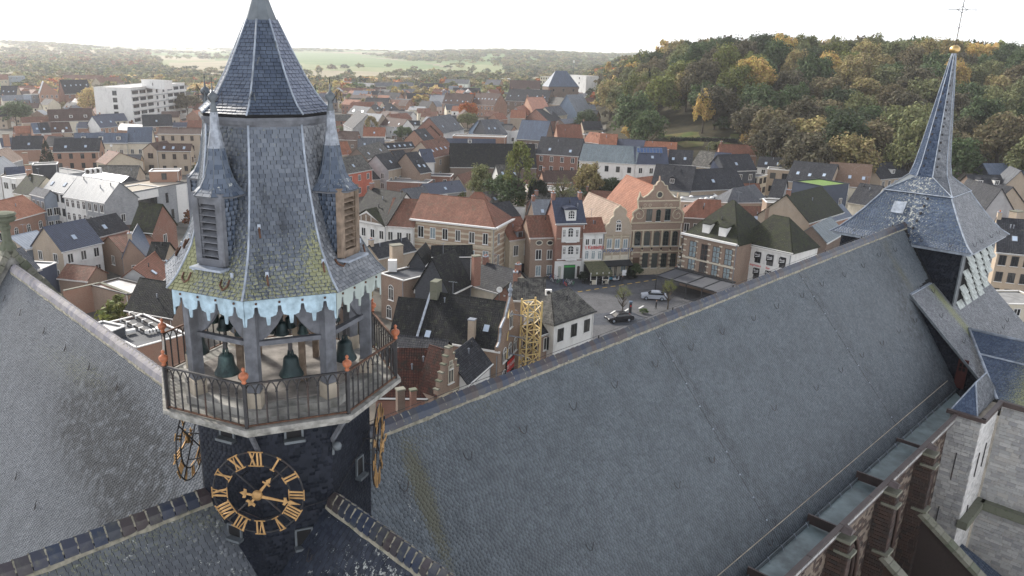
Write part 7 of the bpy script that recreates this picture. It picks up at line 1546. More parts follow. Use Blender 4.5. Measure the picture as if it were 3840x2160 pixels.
# pediment on the white house
Hh = HS[0]; F_ = Hh['F']; 
a, b = F_.loc('F', (50, 300)), F_.loc('F', (375, 395)); ap_ = F_.loc('F', (195, 235)); zb = Hh['ze'] - .1
mb = MB(); mb.prism([F_.at(.3, zb, .3), F_.at(b[0], zb, .3), F_.at((b[0] + .3) / 2, zb + 2.6, .3)], -F_.n * 3.2); pd = mk('pediment', mb, TR['white'], Hh['T'])
mb = MB(); mb.prism([F_.at(.9, zb + .45, .33), F_.at(b[0] - .6, zb + .45, .33), F_.at((b[0] + .3) / 2, zb + 2.1, .33)], F_.n * .02); mk('pediment_panel', mb, M['timber_brown'], pd)
for t_ in (.35, .5, .65): mb = MB(); mb.bar(F_.at(b[0] * t_ + .1, zb + .4, .37), F_.at(b[0] * t_ + .1, zb + 1.7, .37), .12); mk('mullion', mb, TR['white'], pd)
for i in range(2): mb = MB(); s_ = (1, -1)[i]; mid = (b[0] + .3) / 2; mb.prism([F_.at(mid, zb + 2.75, .5), F_.at(mid + s_ * (mid + .3), zb - .05, .5), F_.at(mid + s_ * (mid + .3), zb - .05, -3), F_.at(mid, zb + 2.75, -3)], Z * .12); mk('pediment_roof', mb, RF['moss'], pd)
# chimneys etc. of the near group
def chimney_at(zone, bot, top, z0_, w, wall, label, cap=True):
    p = atz(*zp(zone, bot), z0_); t_ = zp(zone, top); d = ray(*t_); zt_ = HC + d[2] * (p[1] / d[1]); o = thing('chimney_stack', p, label, 'chimney'); mb = MB(); mb.box(V(p[0], p[1], (z0_ - 1 + zt_) / 2), w, w * .8, zt_ - z0_ + 1, ax=V(.9, .4, 0)); mk('stack', mb, WL[wall], o)
    mb = MB(); mb.box(V(p[0], p[1], zt_ + .08), w + .15, w * .8 + .15, .16, ax=V(.9, .4, 0)); mk('cap', mb, M['mossstone'], o)
    return p, zt_
chimney_at('F', (1300, 930), (1312, 700), 8.0, 1.15, 'red', 'tall dark red brick chimney stack in the middle of the black roofs')
chimney_at('F', (500, 700), (500, 590), 8.5, 1.9, 'tan', 'wide tan brick chimney stack with stone slab on the grey pantile roof')
chimney_at('I', (360, 1250), (370, 1120), 7.0, .6, 'red', 'narrow brick chimney stack on the red-brown roof below the gallery')
chimney_at('I', (245, 1230), (240, 1115), 7.0, .8, 'brown', 'square dark chimney stack with pale rim left of the narrow one')
chimney_at('M', (600, 890), (590, 640), 7.5, 1.6, 'orange', 'broad brick chimney stack against the slate-clad block')
chimney_at('M', (530, 640), (510, 400), 9, 1.3, 'orange', 'slender orange chimney stack at the left with mossy top')
chimney_at('M', (140, 200), (120, 20), 9, 1.9, 'orange', 'big orange chimney stack at the far left')
chimney_at('G', (835, 410), (835, 270), 9, 1.0, 'orange', 'thin brick chimney stack between the cafe and the tan roof')
chimney_at('G', (1180, 340), (1180, 215), 10, 1.1, 'tan', 'pink chimney stack with white cap beside the pizzeria gable')
chimney_at('J', (2340, 930), (2340, 850), 11, 2.0, 'tan', 'tan chimney stack on the long black ribbed roof')
# apartment block: balcony fields and end windows
F_ = WAP['F']
for fl_ in range(5):
    z_ = 2.2 + fl_ * 3.6
    for c_ in range(8):
        x = WAP['W'] * (c_ + .5) / 8
        if 2.6 < c_ < 4.4: F_.win(x, z_ + .4, 2.2, 2.0, fr='grey', sill=None); continue
        F_.win(x, z_ + .9, WAP['W'] / 8 * .78, 1.8, fr='grey', nx=4, sill=None); F_.box('balcony_front', TR['white'], x - WAP['W'] / 17, x + WAP['W'] / 17, z_ - .5, z_ + .7, .9)
    F_.box('floor_band', TR['grey'], 0, WAP['W'], z_ + 2.85, z_ + 3.05, .5)
G_ = Face(WAP['F'].o + WAP['Y'] * WAP['depth'], -WAP['Y'], WAP['T'])
for fl_ in range(5): G_.win(WAP['depth'] * .55, 2.5 + fl_ * 3.6, 2.4, 2.4, fr='dark', sill=None)
# modern house: fascia and window strips
F_ = MOD['F']; F_.box('white_fascia', TR['white'], -.1, MOD['W'] * .46, MOD['ze'] - 2.1, MOD['ze'] - .3, .35); F_.box('white_wall', TR['white'], MOD['W'] * .80, MOD['W'] + .1, .1, MOD['ze'] - .3, .12)
F_.box('window_band', GL, .2, MOD['W'] * .44, MOD['ze'] - 4.6, MOD['ze'] - 2.15, .05); F_.box('white_band', TR['white'], -.1, MOD['W'] * .45, MOD['ze'] - 5.8, MOD['ze'] - 4.9, .5)
for t_ in (.1, .2, .3, .4): F_.box('window_post', TR['dark'], MOD['W'] * t_ - .05, MOD['W'] * t_ + .05, MOD['ze'] - 4.6, MOD['ze'] - 2.15, .1)
for x, z_ in ((.62, 5.4), (.70, 1.2)): F_.win(MOD['W'] * x, z_, .8, 2.4, fr='dark', nx=1, sill=None)
# flat roof windows
F_ = FLT['F']; F_.win(FLT['W'] * .45, 3.6, 1.2, 2.5, arch=True); F_.win(FLT['W'] * .35, .4, 1.2, 2.2, arch=True)
# solar panels
un = nrm(SOL['Y'] + Z * SOL['tp']); n = nrm(np.cross(SOL['X'], un)); n = n if n[2] > 0 else -n
sp_ = thing('solar_array', SOL['P1'] + un * 5, 'strip of eight blue solar panels on the navy roof', 'solar panels')
for i in range(8):
    c = SOL['P1'] + SOL['X'] * (SOL['W'] * (.12 + .1 * i)) + un * SOL['half'] / math.cos(R(42)) * .78 + n * .3; mb = MB(); mb.obox(c, SOL['X'] * SOL['W'] * .046, un * 1.0, n * .03); pn = mk('solar_panel', mb, TR['grey'], sp_); mb = MB(); mb.obox(c + n * .035, SOL['X'] * SOL['W'] * .041, un * .92, n * .005); mk('cell_sheet', mb, m_sol if 'm_sol' in globals() else globals().setdefault('m_sol', m_plain('solar_cells', (.05, .10, .22), .2, .15, 1, spec=.7)), pn)

# ================================================================== TREES
def m_leaf():
    m, t, b, Nn, L = newmat('leaves'); g = Nn.new('ShaderNodeNewGeometry'); oi = Nn.new('ShaderNodeObjectInfo'); r = g.outputs['Random Per Island']
    c = mixc(t, (0, 0, 0), oi.outputs['Color'], 1.0)
    hs = Nn.new('ShaderNodeHueSaturation'); L.new(c, hs.inputs['Color']); L.new(ramp(t, r, 0, 1, .475, .525), hs.inputs['Hue']); L.new(ramp(t, math_(t, 'FRACT', math_(t, 'MULTIPLY', r, 13.7)), 0, 1, .55, 1.55), hs.inputs['Value'])
    L.new(hs.outputs[0], b.inputs['Base Color']); b.inputs['Roughness'].default_value = .7; b.inputs['Specular IOR Level'].default_value = .2
    tr_ = Nn.new('ShaderNodeBsdfTranslucent'); L.new(hs.outputs[0], tr_.inputs['Color']); mx_ = Nn.new('ShaderNodeMixShader'); mx_.inputs[0].default_value = .25
    L.new(b.outputs[0], mx_.inputs[1]); L.new(tr_.outputs[0], mx_.inputs[2]); L.new(mx_.outputs[0], t.nodes['Material Output'].inputs['Surface']); return m
LEAF = m_leaf(); BARK = m_plain('bark', (.075, .06, .045), .95, .4, 3)
def crown_mesh(seed, n, kind='round', leaf=.045, lobes=14):
    """crown inside a unit box (x,y in -.5...5, z 0..1) of small leaf faces in clumps; returns mesh"""
    rg = np.random.default_rng(seed)
    if kind == 'cone': zc = rg.uniform(0, 1, lobes * 4) ** 1.3; rad = .46 * (1 - zc) ** .85; a = rg.uniform(0, 6.28, lobes * 4); cs = np.stack([rad * np.cos(a) * .85, rad * np.sin(a) * .85, zc * .96], 1); rs = .05 + .07 * (1 - zc)
    elif kind == 'poplar': zc = rg.uniform(.05, .97, lobes * 3); rad = .36 * np.sin(np.pi * np.clip(zc * .85 + .12, 0, 1)); a = rg.uniform(0, 6.28, lobes * 3); cs = np.stack([rad * np.cos(a), rad * np.sin(a), zc], 1); rs = np.full(len(zc), .11)
    else:
        d = rg.normal(size=(lobes * 4, 3)); d /= np.linalg.norm(d, axis=1)[:, None]; d[:, 2] = np.abs(d[:, 2]) * 1.0 - .35 * rg.random(len(d)); q = rg.uniform(.55, 1.0, (len(d), 1)) ; cs = d * q * np.array([.40, .40, .52]) + np.array([0, 0, .42]); rs = rg.uniform(.075, .15, len(d))
        if kind == 'sparse': rs = rs * .9
    k = rg.integers(0, len(cs), n); dd = rg.normal(size=(n, 3)); dd /= np.linalg.norm(dd, axis=1)[:, None]; rr = rs[k][:, None] * rg.uniform(.5, 1.05, (n, 1)) if kind != 'sparse' else rs[k][:, None] * rg.uniform(.1, 1.3, (n, 1))
    p = cs[k] + dd * rr; p[:, 2] = np.clip(p[:, 2], 0, 1.0)
    nn = dd + rg.normal(size=(n, 3)) * .55 + np.array([0, 0, .35]); nn /= np.linalg.norm(nn, axis=1)[:, None]; t = np.cross(nn, rg.normal(size=(n, 3))); t /= np.linalg.norm(t, axis=1)[:, None]; b = np.cross(nn, t); s = leaf * rg.uniform(.5, 1.25, (n, 1))
    vs = np.stack([p - t * s, p - b * s * .6, p + t * s, p + b * s * .7], 1)
    return vs
def vmesh(name, vs, mat):
    n = len(vs); me = bpy.data.meshes.new(name); me.vertices.add(4 * n); me.vertices.foreach_set('co', vs.reshape(-1).astype(np.float32)); me.loops.add(4 * n); me.loops.foreach_set('vertex_index', np.arange(4 * n, dtype=np.int32)); me.polygons.add(n)
    me.polygons.foreach_set('loop_start', np.arange(0, 4 * n, 4, dtype=np.int32)); me.polygons.foreach_set('loop_total', np.full(n, 4, np.int32)); me.update(calc_edges=True); me.materials.append(mat); return me
def trunk_mesh(seed, bare=False):
    rg = random.Random(seed); mb = MB(); mb.tube([(0, 0, -.03), (.005, 0, .15), (-.01, .01, .38), (.01, .0, .7)], [.028, .021, .017, .006], 7)
    for i in range(9 if not bare else 22):
        z = rg.uniform(.22, .62); a = rg.uniform(0, 6.28); l = rg.uniform(.16, .34); p0 = V(0, 0, z); p1 = V(math.cos(a) * l * .5, math.sin(a) * l * .5, z + l * .5); p2 = V(math.cos(a) * l, math.sin(a) * l, z + l * 1.0); mb.tube([p0, p1, p2], [.011, .008, .003], 5)
    me = bpy.data.meshes.new('trunk'); me.from_pydata(mb.v, [], mb.f); me.materials.append(BARK); return me
CR = {'round': [vmesh('crown', crown_mesh(s, 5200, 'round', .030, 16), LEAF) for s in range(5)], 'poplar': [vmesh('crown', crown_mesh(9, 3200, 'poplar', .028, 12), LEAF)], 'cone': [vmesh('crown', crown_mesh(s, 3600, 'cone', .028, 20), LEAF) for s in (11, 12)], 'sparse': [vmesh('crown', crown_mesh(s, 2200, 'sparse', .014, 12), LEAF) for s in (13, 14)],
      'low': [vmesh('crown', crown_mesh(s, 420, 'round', .075, 8), LEAF) for s in range(20, 25)]}
TK = [trunk_mesh(s) for s in range(3)]; TKB = trunk_mesh(7, True)
COLS = dict(dark=(.050, .068, .032), green=(.075, .108, .045), olive=(.155, .165, .072), brown=(.145, .122, .065), dbrown=(.098, .088, .054), gold=(.42, .30, .10), ygreen=(.14, .155, .045), orange=(.38, .13, .035), pale=(.50, .38, .17), rust=(.20, .085, .04), black=(.018, .028, .016), ochre=(.27, .225, .10))  # pale has the backlight put into the leaf colour
rt = random.Random(77)
def tree(p, H, Wc, col, label, kind='round', cat='tree', group=None, name='tree', base=.28, trunk=True, k=None):
    """height H, crown width Wc; crown sits from base*H up"""
    T = thing(name, p, label, cat, group); k = rt.randrange(99) if k is None else k
    me = CR[kind][k % len(CR[kind])]; c = link('crown', me, T, (0, 0, H * base)); c.scale = (Wc, Wc * rt.uniform(.9, 1.1), H * (1 - base)); c.rotation_euler = (0, 0, rt.uniform(0, 6.28)); q = COLS[col] if isinstance(col, str) else col; f = rt.uniform(.85, 1.15); c.color = (q[0] * f, q[1] * f, q[2] * f, 1)
    if trunk: t_ = link('trunk', TKB if kind == 'sparse' else TK[k % 3], T, (0, 0, 0)); t_.scale = (H * .85, H * .85, H)
    return T
def tree_px(x0, x1, ytop, yfoot, col, label, kind='round', base=.22, **kw):
    p = hitt((x0 + x1) / 2, yfoot); dd_ = np.hypot(p[0], p[1]); d = ray((x0 + x1) / 2, ytop); tz = HC + d[2] * (p[1] / d[1]); H = max(2, tz - p[2]); zc = (p - CAM) @ FWD; Wc = (x1 - x0) / FPX * zc
    return tree(p, H, Wc * 1.05, col, label, kind, base=base, **kw)
for a in [(1870, 2012, 534, 800, 'ygreen', 'tall yellow-green tree rising before the huge black barn roof', 'poplar', .08), (1740, 1856, 600, 780, 'olive', 'dull olive tree at the left of the tall yellow-green tree', 'round', .15), (1800, 1990, 640, 800, 'green', 'broad green tree at the foot of the tall yellow-green tree', 'round', .1),
          (1970, 2068, 655, 812, 'black', 'nearly black evergreen tree behind the oval-window house', 'round', .08), (2040, 2170, 632, 815, 'olive', 'grey-green tree left of the rust coloured tree', 'sparse', .1), (2132, 2265, 595, 790, 'ochre', 'rust and ochre autumn tree before the white scale-roof house', 'round', .15), (2225, 2345, 650, 790, 'dark', 'dark green tree behind the orange gabled roof', 'round', .1), (2160, 2240, 690, 800, 'dark', 'low dark shrub tree under the rust coloured tree', 'round', .05),
          (1698, 1752, 704, 752, 'ygreen', 'pale green bush by the white conservatory', 'round', .05), (1356, 1430, 436, 532, 'ochre', 'autumn tree turning orange in the gardens right of the tower', 'poplar', .06), (1474, 1554, 464, 530, 'green', 'weeping green willow in the gardens', 'round', .05), (1715, 1792, 372, 470, 'orange', 'bright orange maple before the twin apartment house', 'round', .2), (1706, 1800, 416, 486, 'olive', 'olive tree below the orange maple', 'round', .08),
          (1552, 1596, 364, 408, 'dark', 'small round dark green tree in the middle distance', 'round', .08), (2146, 2250, 406, 498, 'green', 'big round green tree right of the blue slate gable', 'round', .05), (-10, 138, 372, 478, 'green', 'large green tree at the left edge', 'round', .1), (296, 392, 316, 440, 'pale', 'pale golden tree beside the dark mansard apartments', 'round', .12), (370, 456, 352, 446, 'gold', 'ochre tree in front of the white apartment block', 'round', .1),
          (560, 668, 362, 452, 'ochre', 'thin yellow-green trees at the right end of the apartment block', 'sparse', .15), (640, 770, 340, 448, 'brown', 'wide brown autumn tree left of the upper spire', 'round', .25), (690, 838, 308, 372, 'pale', 'pale golden tree mass behind the brown autumn tree', 'round', .05), (146, 218, 526, 632, 'black', 'dark pointed spruce before the orange brick building', 'cone', .03),
          (1238, 1292, 336, 412, 'gold', 'golden poplar just right of the upper spire', 'poplar', .04), (1618, 1666, 283, 314, 'gold', 'round golden tree above the hipped villa', 'round', .1), (1704, 1728, 288, 318, 'black', 'small dark conifer right of the golden tree', 'cone', .03), (1549, 1576, 295, 328, 'dark', 'dark conifer left of the hipped villa', 'cone', .03), (1600, 1636, 408, 432, 'ochre', 'clipped ochre hedge tree in the gardens', 'round', .0),
          (2294, 2372, 1058, 1182, 'olive', 'thin autumn tree standing on the cobbled square', 'sparse', .34), (2468, 2538, 1034, 1160, 'ygreen', 'thin autumn tree beside the hotel terrace', 'sparse', .34), (2324, 2392, 458, 530, 'gold', 'bright yellow garden tree above the terracotta roofs', 'round', .05), (2362, 2480, 426, 532, 'olive', 'rounded olive-brown tree behind the yellow garden tree', 'round', .08), (2768, 2832, 485, 550, 'gold', 'small orange-yellow tree beside the garden shed', 'round', .1), (2640, 2742, 522, 575, 'olive', 'spreading olive shrub on the lawn', 'round', .0),
          (3058, 3296, 392, 612, 'dark', 'huge dark green tree in front of the wood left of the spire', 'round', .04), (2256, 2296, 232, 340, 'gold', 'slim yellow poplar at the left end of the wood', 'poplar', .03), (2400, 2446, 252, 420, 'black', 'dark spruce standing in the left part of the wood', 'cone', .03), (2346, 2390, 268, 400, 'dark', 'second dark spruce left of the first in the wood', 'cone', .03), (2300, 2420, 222, 380, 'gold', 'tree with golden top at the left shoulder of the wood', 'round', .15), (2262, 2352, 360, 470, 'ochre', 'grey-brown half bare tree at the wood edge', 'sparse', .2),
          (2726, 2896, 198, 420, 'gold', 'big dome-shaped golden tree in the skyline of the wood', 'round', .2), (2500, 2640, 238, 420, 'ochre', 'large yellow-brown tree in the middle of the wood', 'round', .1), (2588, 2676, 312, 500, 'gold', 'leaning yellow tree low in the wood', 'round', .05), (2462, 2494, 288, 350, 'orange', 'small red tree between the wood trees', 'round', .1), (3500, 3600, 470, 600, 'ochre', 'yellowing small tree right of the spire', 'sparse', .1), (1240, 1300, 470, 500, 'olive', 'small garden tree beside the right turret', 'round', .1)]:
    x0, x1, yt, yf, co, lb, kd, bs = a; tree_px(x0, x1, yt, yf, co, lb, kd, bs)
# the wood on the hill
rg = np.random.default_rng(8); P = []
for gy in np.arange(228, 640, 17.5):
    for gx in np.arange(5, 520, 17.5):
        x, y = gx + rg.uniform(-4.5, 4.5), gy + rg.uniform(-4.5, 4.5)
        g = float(ter(x, y)); u, v = pix((x, y, g + 10))
        if not (2300 - (y > 420) * 40 < u < 4000): continue
        if g < 2.2 and not (u > 2900 and y > 238): continue
        uu, vv_ = pix((x, y, g))
        if 2440 < uu < 2800 and vv_ > 492: continue            # the lawn
        P.append((math.hypot(x, y), x, y, g, u))
P.sort(); print('wood trees', len(P))
pal = ['dark', 'green', 'olive', 'olive', 'brown', 'dbrown', 'green', 'ochre', 'brown', 'ygreen', 'olive', 'olive']
rest = []
names_ = {'dark': 'dark green tree', 'olive': 'olive green tree', 'brown': 'brown leaved tree', 'dbrown': 'dark brown tree', 'green': 'mid green tree', 'ochre': 'ochre yellow tree', 'ygreen': 'yellow-green tree', 'gold': 'golden topped tree'}
for i, (d, x, y, g, u) in enumerate(P):
    H = rg.uniform(19, 27) if d > 270 else rg.uniform(17, 23); Wc = rg.uniform(15, 23); co = pal[rg.integers(len(pal))]
    if d > 400 and rg.random() < .3: co = ['gold', 'ygreen', 'ochre'][rg.integers(3)]  # upper crowns lean golden: sunlit tops put into the leaf colour
    if i < 150:
        zone = 'left end' if u < 2600 else 'centre' if u < 3000 else 'part before the spire' if u < 3400 else 'right end'
        row = 'front rank' if d < 300 else 'middle slope' if d < 360 else 'upper slope'
        tree(V(x, y, g - .3), H, Wc, co, '%s of the wood, %s, %s' % (names_[co], zone, row), 'round', group='%ss of the wooded hill, %s, %s' % (names_[co], zone, row), base=.14)
    else: rest.append((x, y, g, H, Wc, co))
def joined(items, name, kinds, mesh_n, leaf, mat=None, seed=0):
    rg = np.random.default_rng(seed); vars_ = [crown_mesh(100 + s, mesh_n, 'round', leaf, 8) for s in range(4)]; out = []; cl = []
    for j, (x, y, g, H, Wc, co) in enumerate(items):
        a = rg.uniform(0, 6.28); v = vars_[j % 4].copy(); c, s = math.cos(a), math.sin(a); X = v[..., 0] * c - v[..., 1] * s; Y = v[..., 0] * s + v[..., 1] * c
        out.append(np.stack([X * Wc + x, Y * Wc + y, v[..., 2] * H + g], -1)); q = COLS[co]; cl.append(np.tile(np.array([*q, 1.0]) * rg.uniform(.8, 1.2), (mesh_n * 4, 1)))
    me = vmesh(name, np.concatenate(out), mat); at = me.color_attributes.new('tint', 'FLOAT_COLOR', 'POINT'); at.data.foreach_set('color', np.concatenate(cl).astype(np.float32).ravel()); return me
LEAF2 = LEAF.copy(); LEAF2.name = 'leaves_tinted'; t = LEAF2.node_tree
_a = t.nodes.new('ShaderNodeAttribute'); _a.attribute_name = 'tint'
for l in list(t.links):
    if l.from_node.type == 'OBJECT_INFO': ts = l.to_socket; t.links.remove(l); t.links.new(_a.outputs['Color'], ts)
if rest: link('wood_canopy', joined(rest, 'wood_canopy', None, 420, .075, LEAF2, 1), kind='stuff', label='far part of the autumn wood on the hill', category='wood') if 0 else link('wood_canopy', joined(rest, 'wood_canopy', None, 420, .075, LEAF2, 1), kind='stuff')
# undergrowth at the wood edge and hedges
U_ = [(x + rg.uniform(-5, 5), y - 6 + rg.uniform(-5, 5), float(ter(x, y)) - .3, rg.uniform(3, 7), rg.uniform(5, 9), ['dark', 'dbrown', 'olive', 'green'][rg.integers(4)]) for d, x, y, g, u in P[:150]]
link('undergrowth', joined(U_, 'undergrowth', None, 260, .08, LEAF2, 2), kind='stuff')
# fields of trees beyond the town
F_ = []; n_ind = 0
rg = np.random.default_rng(31)
for i in range(14000):
    az_d = rg.uniform(-36, 28); d = math.exp(rg.uniform(math.log(560), math.log(5500))); x, y = d * math.sin(R(az_d)), d * math.cos(R(az_d))
    cl = math.sin(x * .0040 + 2) * math.sin(y * .0028 + x * .001) + .6 * math.sin(x * .011 + y * .006) + .3 * math.sin(d * .02)
    u, v = pix((x, y, float(ter(x, y))))
    dens = .17 if d < 850 else (.95 if cl > .1 else .06)
    if 1060 < u < 1300 + (v - 196) * 6.5 and 198 < v < 254: dens = .0
    if 600 < u < 900 and 224 < v < 258: dens = 0
    if u < 560 and 195 < v < 285: dens = .95
    if u > 1900 and v > 205 and v < 300: dens = .95
    if d < 700 and u < 2200: dens = .10
    if rg.random() > dens or (int(x), int(y)) in OCC: continue
    H = rg.uniform(7, 13) * (1 + d / 14000); Wc = rg.uniform(9, 15) * (1 + d / 2500); co = ['green', 'dark', 'olive', 'brown', 'ochre', 'ygreen', 'olive'][rg.integers(7)]
    if d < 1000 and rg.random() < .35: co = ['pale', 'gold', 'orange', 'ochre'][rg.integers(4)]
    if u < 600 and 195 < v < 262 and rg.random() < .35: co = ['rust', 'brown', 'ochre'][rg.integers(3)]
    F_.append((d, x, y, float(ter(x, y)) - .5, H, Wc, co, u))
F_.sort(); print('far trees', len(F_))
for i, (d, x, y, g, H, Wc, co, u) in enumerate(F_[:0]): pass
near = [f for f in F_ if 0 < f[7] < 3840][:95]; ids = {id(f) for f in near}
for d, x, y, g, H, Wc, co, u in near:
    zone = 'left of the apartment block' if u < 300 else 'between apartment block and spire' if u < 900 else 'right of the upper spire' if u < 1500 else 'before the green field' if u < 1900 else 'behind the pyramid roof'
    tree(V(x, y, g), H, Wc, co, '%s tree in the hazy belt %s' % (co if co not in ('pale', 'dbrown') else 'pale gold', zone), 'low', group='%s trees in the valley belt %s' % (co, zone), base=.05, trunk=False)
link('valley_woods', joined([f[1:7] for f in F_ if id(f) not in ids], 'valley_woods', None, 90, .15, LEAF2, 3), kind='stuff')

# ================================================================== SQUARE, STREET FURNITURE, PEOPLE, CARS
COB = m_wall('cobbles', (.085, .085, .09), (.14, .14, .145), (.05, .05, .05), stain=.5, bw=.2, bh=.14); PAV = m_wall('dark_paving', (.06, .068, .08), (.095, .10, .115), (.04, .04, .04), stain=.3, bw=.4, bh=.4)
def sheet(name, pts, z_, mat, **k):
    mb = MB(); mb.poly(*[V(p[0], p[1], z_) for p in pts]); o = mk(name, mb, mat); o['kind'] = 'structure'; return o
sq = [atz(*zp('G', p), 0)[:2] for p in ((-200, 1060), (495, 1040), (1340, 1000), (1780, 965), (2200, 1200), (2100, 1700), (900, 1700), (300, 1350))]
sheet('square', sq, .02, COB); occupy(sq)
sheet('pavement', [atz(*zp('G', p), 0)[:2] for p in ((-200, 1060), (495, 1040), (1340, 1000), (1780, 965), (1760, 1000), (1530, 1040), (700, 1172), (200, 1250))], .05, PAV)
sheet('road', [atz(*zp('G', p), 0)[:2] for p in ((870, 1500), (850, 1395), (1080, 1370), (1250, 1360), (1500, 1500))], .04, PAV)
YEL = m_plain('yellow_line_paint', (.62, .42, .10), .7, .15, 5); WHT = m_plain('white_line_paint', (.65, .65, .63), .7, .15, 5)
for i in range(10):
    t0, t1 = i / 10 + .02, i / 10 + .075; a, b = V(700, 1172), V(1530, 1040); P0, P1 = [atz(*zp('G', a + (b - a) * t), 0) for t in (t0, t1)]; mb = MB(); mb.bar(P0 + Z * .06, P1 + Z * .06, .28, .01); o = mk('kerb_dash', mb, YEL); o['kind'] = 'structure'
for a, b in (((1045, 1390), (1092, 1358)), ((1190, 1362), (1225, 1338)), ((1330, 1336), (1378, 1308)), ((2100, 1000), (2150, 960))):
    P0, P1 = atz(*zp('G', a), 0), atz(*zp('G', b), 0); mb = MB(); mb.bar(P0 + Z * .06, P1 + Z * .06, .3, .01); o = mk('parking_mark', mb, WHT); o['kind'] = 'structure'
LAWN = m_ground('autumn_lawn', (.07, .095, .03), (.13, .105, .05), .15)
# lawn strip and hedge in the park
lw = [hitt(*zp('B', p)) for p in ((1050, 900), (1300, 868), (1690, 890), (1690, 960), (1240, 1000))]
mb = MB(); mb.poly(*[p + Z * .25 for p in lw]); o = mk('park_lawn', mb, LAWN); o['kind'] = 'structure'
def hedge(zone, a, b, h_, w_, label, col='dark'):
    p, q = hitt(*zp(zone, a)), hitt(*zp(zone, b)); L_ = np.linalg.norm(q - p); n_ = int(900); rg = np.random.default_rng(len(label)); X_ = nrm(q - p); Y_ = nrm(np.cross(Z, X_)); c = p + X_ * rg.uniform(0, L_, (n_, 1)) + Y_ * rg.uniform(-w_ / 2, w_ / 2, (n_, 1)) + Z * (h_ * rg.uniform(0, 1, (n_, 1)) ** .6)
    t = rg.normal(size=(n_, 3)); t /= np.linalg.norm(t, axis=1)[:, None]; b_ = np.cross(t, rg.normal(size=(n_, 3))); b_ /= np.linalg.norm(b_, axis=1)[:, None]; s = .28; vs = np.stack([c - t * s, c - b_ * s, c + t * s, c + b_ * s], 1) - p
    T = thing('hedge', p, label, 'hedge'); o = link('foliage', vmesh('foliage', vs, LEAF), T); o.color = (*COLS[col], 1); mb = MB(); mb.bar(p + Z * h_ * .45, q + Z * h_ * .45, w_ * .7, h_ * .8); mk('hedge_core', mb, M['dark'], T)
hedge('B', (1130, 950), (1680, 960), 2.2, 2, 'long dark clipped hedge below the park lawn'); hedge('A', (700, 612), (880, 612), 2.2, 2, 'clipped green hedge in the gardens before the bungalow', 'green'); hedge('C', (960, 1130), (1180, 1150), 2.5, 2, 'dark hedge at the wood edge left of the spire'); hedge('A', (525, 585), (600, 600), 2.2, 2, 'low hedge left of the white bungalow', 'green')
# yellow lattice mast
mp = atz(*zp('I', (1410, 900)), 3.0); tl = ray(*zp('I', (1415, 325))); ztop = HC + tl[2] * (mp[1] / tl[1]); s_ = .95; MY = m_plain('pale_yellow_paint', (.62, .46, .20), .5, .1, 3)
lm = thing('lattice_mast', V(mp[0], mp[1], 0), 'pale yellow steel lattice mast propping the gable in the street', 'lattice mast'); cs = [(-s_, -s_), (s_, -s_), (s_, s_), (-s_, s_)]; r_ = R(20); cs = [V(x * math.cos(r_) - y * math.sin(r_), x * math.sin(r_) + y * math.cos(r_), 0) + V(mp[0], mp[1], 0) for x, y in cs]
for c in cs: mb = MB(); mb.bar(c, c + Z * (ztop + .35), .2); mk('corner_post', mb, MY, lm)
nl = 7
for i in range(nl):
    z0_, z1_ = ztop * i / nl, ztop * (i + 1) / nl
    for k in range(4):
        a, b = cs[k], cs[(k + 1) % 4]; m_ = (a + b) / 2; mb = MB(); mb.bar(a + Z * z1_, b + Z * z1_, .12); mk('cross_bar', mb, MY, lm)
        mb = MB(); mb.bar(a + Z * z0_, (m_ if i % 2 else b) + Z * (z1_ if i % 2 == 0 else (z0_ + z1_) / 2), .1); mk('diagonal_brace', mb, MY, lm)
        mb = MB(); mb.bar((b if i % 2 else a) + Z * z1_, (a if i % 2 else b) + Z * z0_, .1); mk('diagonal_brace', mb, MY, lm)
for z_ in (ztop - 1.3, ztop - 4.2, ztop - 6.6):
    for off in (0, .3): mb = MB(); mb.bar(cs[0] + Z * (z_ - off), cs[0] + V(-2.4, -.3 + off * 2, 0) + Z * (z_ + .25), .07); mk('prop_strut', mb, TR['grey'], lm)
    mb = MB(); mb.bar(cs[0] + V(-2.5, -.9, z_ - .1), cs[0] + V(-2.3, .6, z_ + .55), .16); mk('wall_plate', mb, MY, lm)
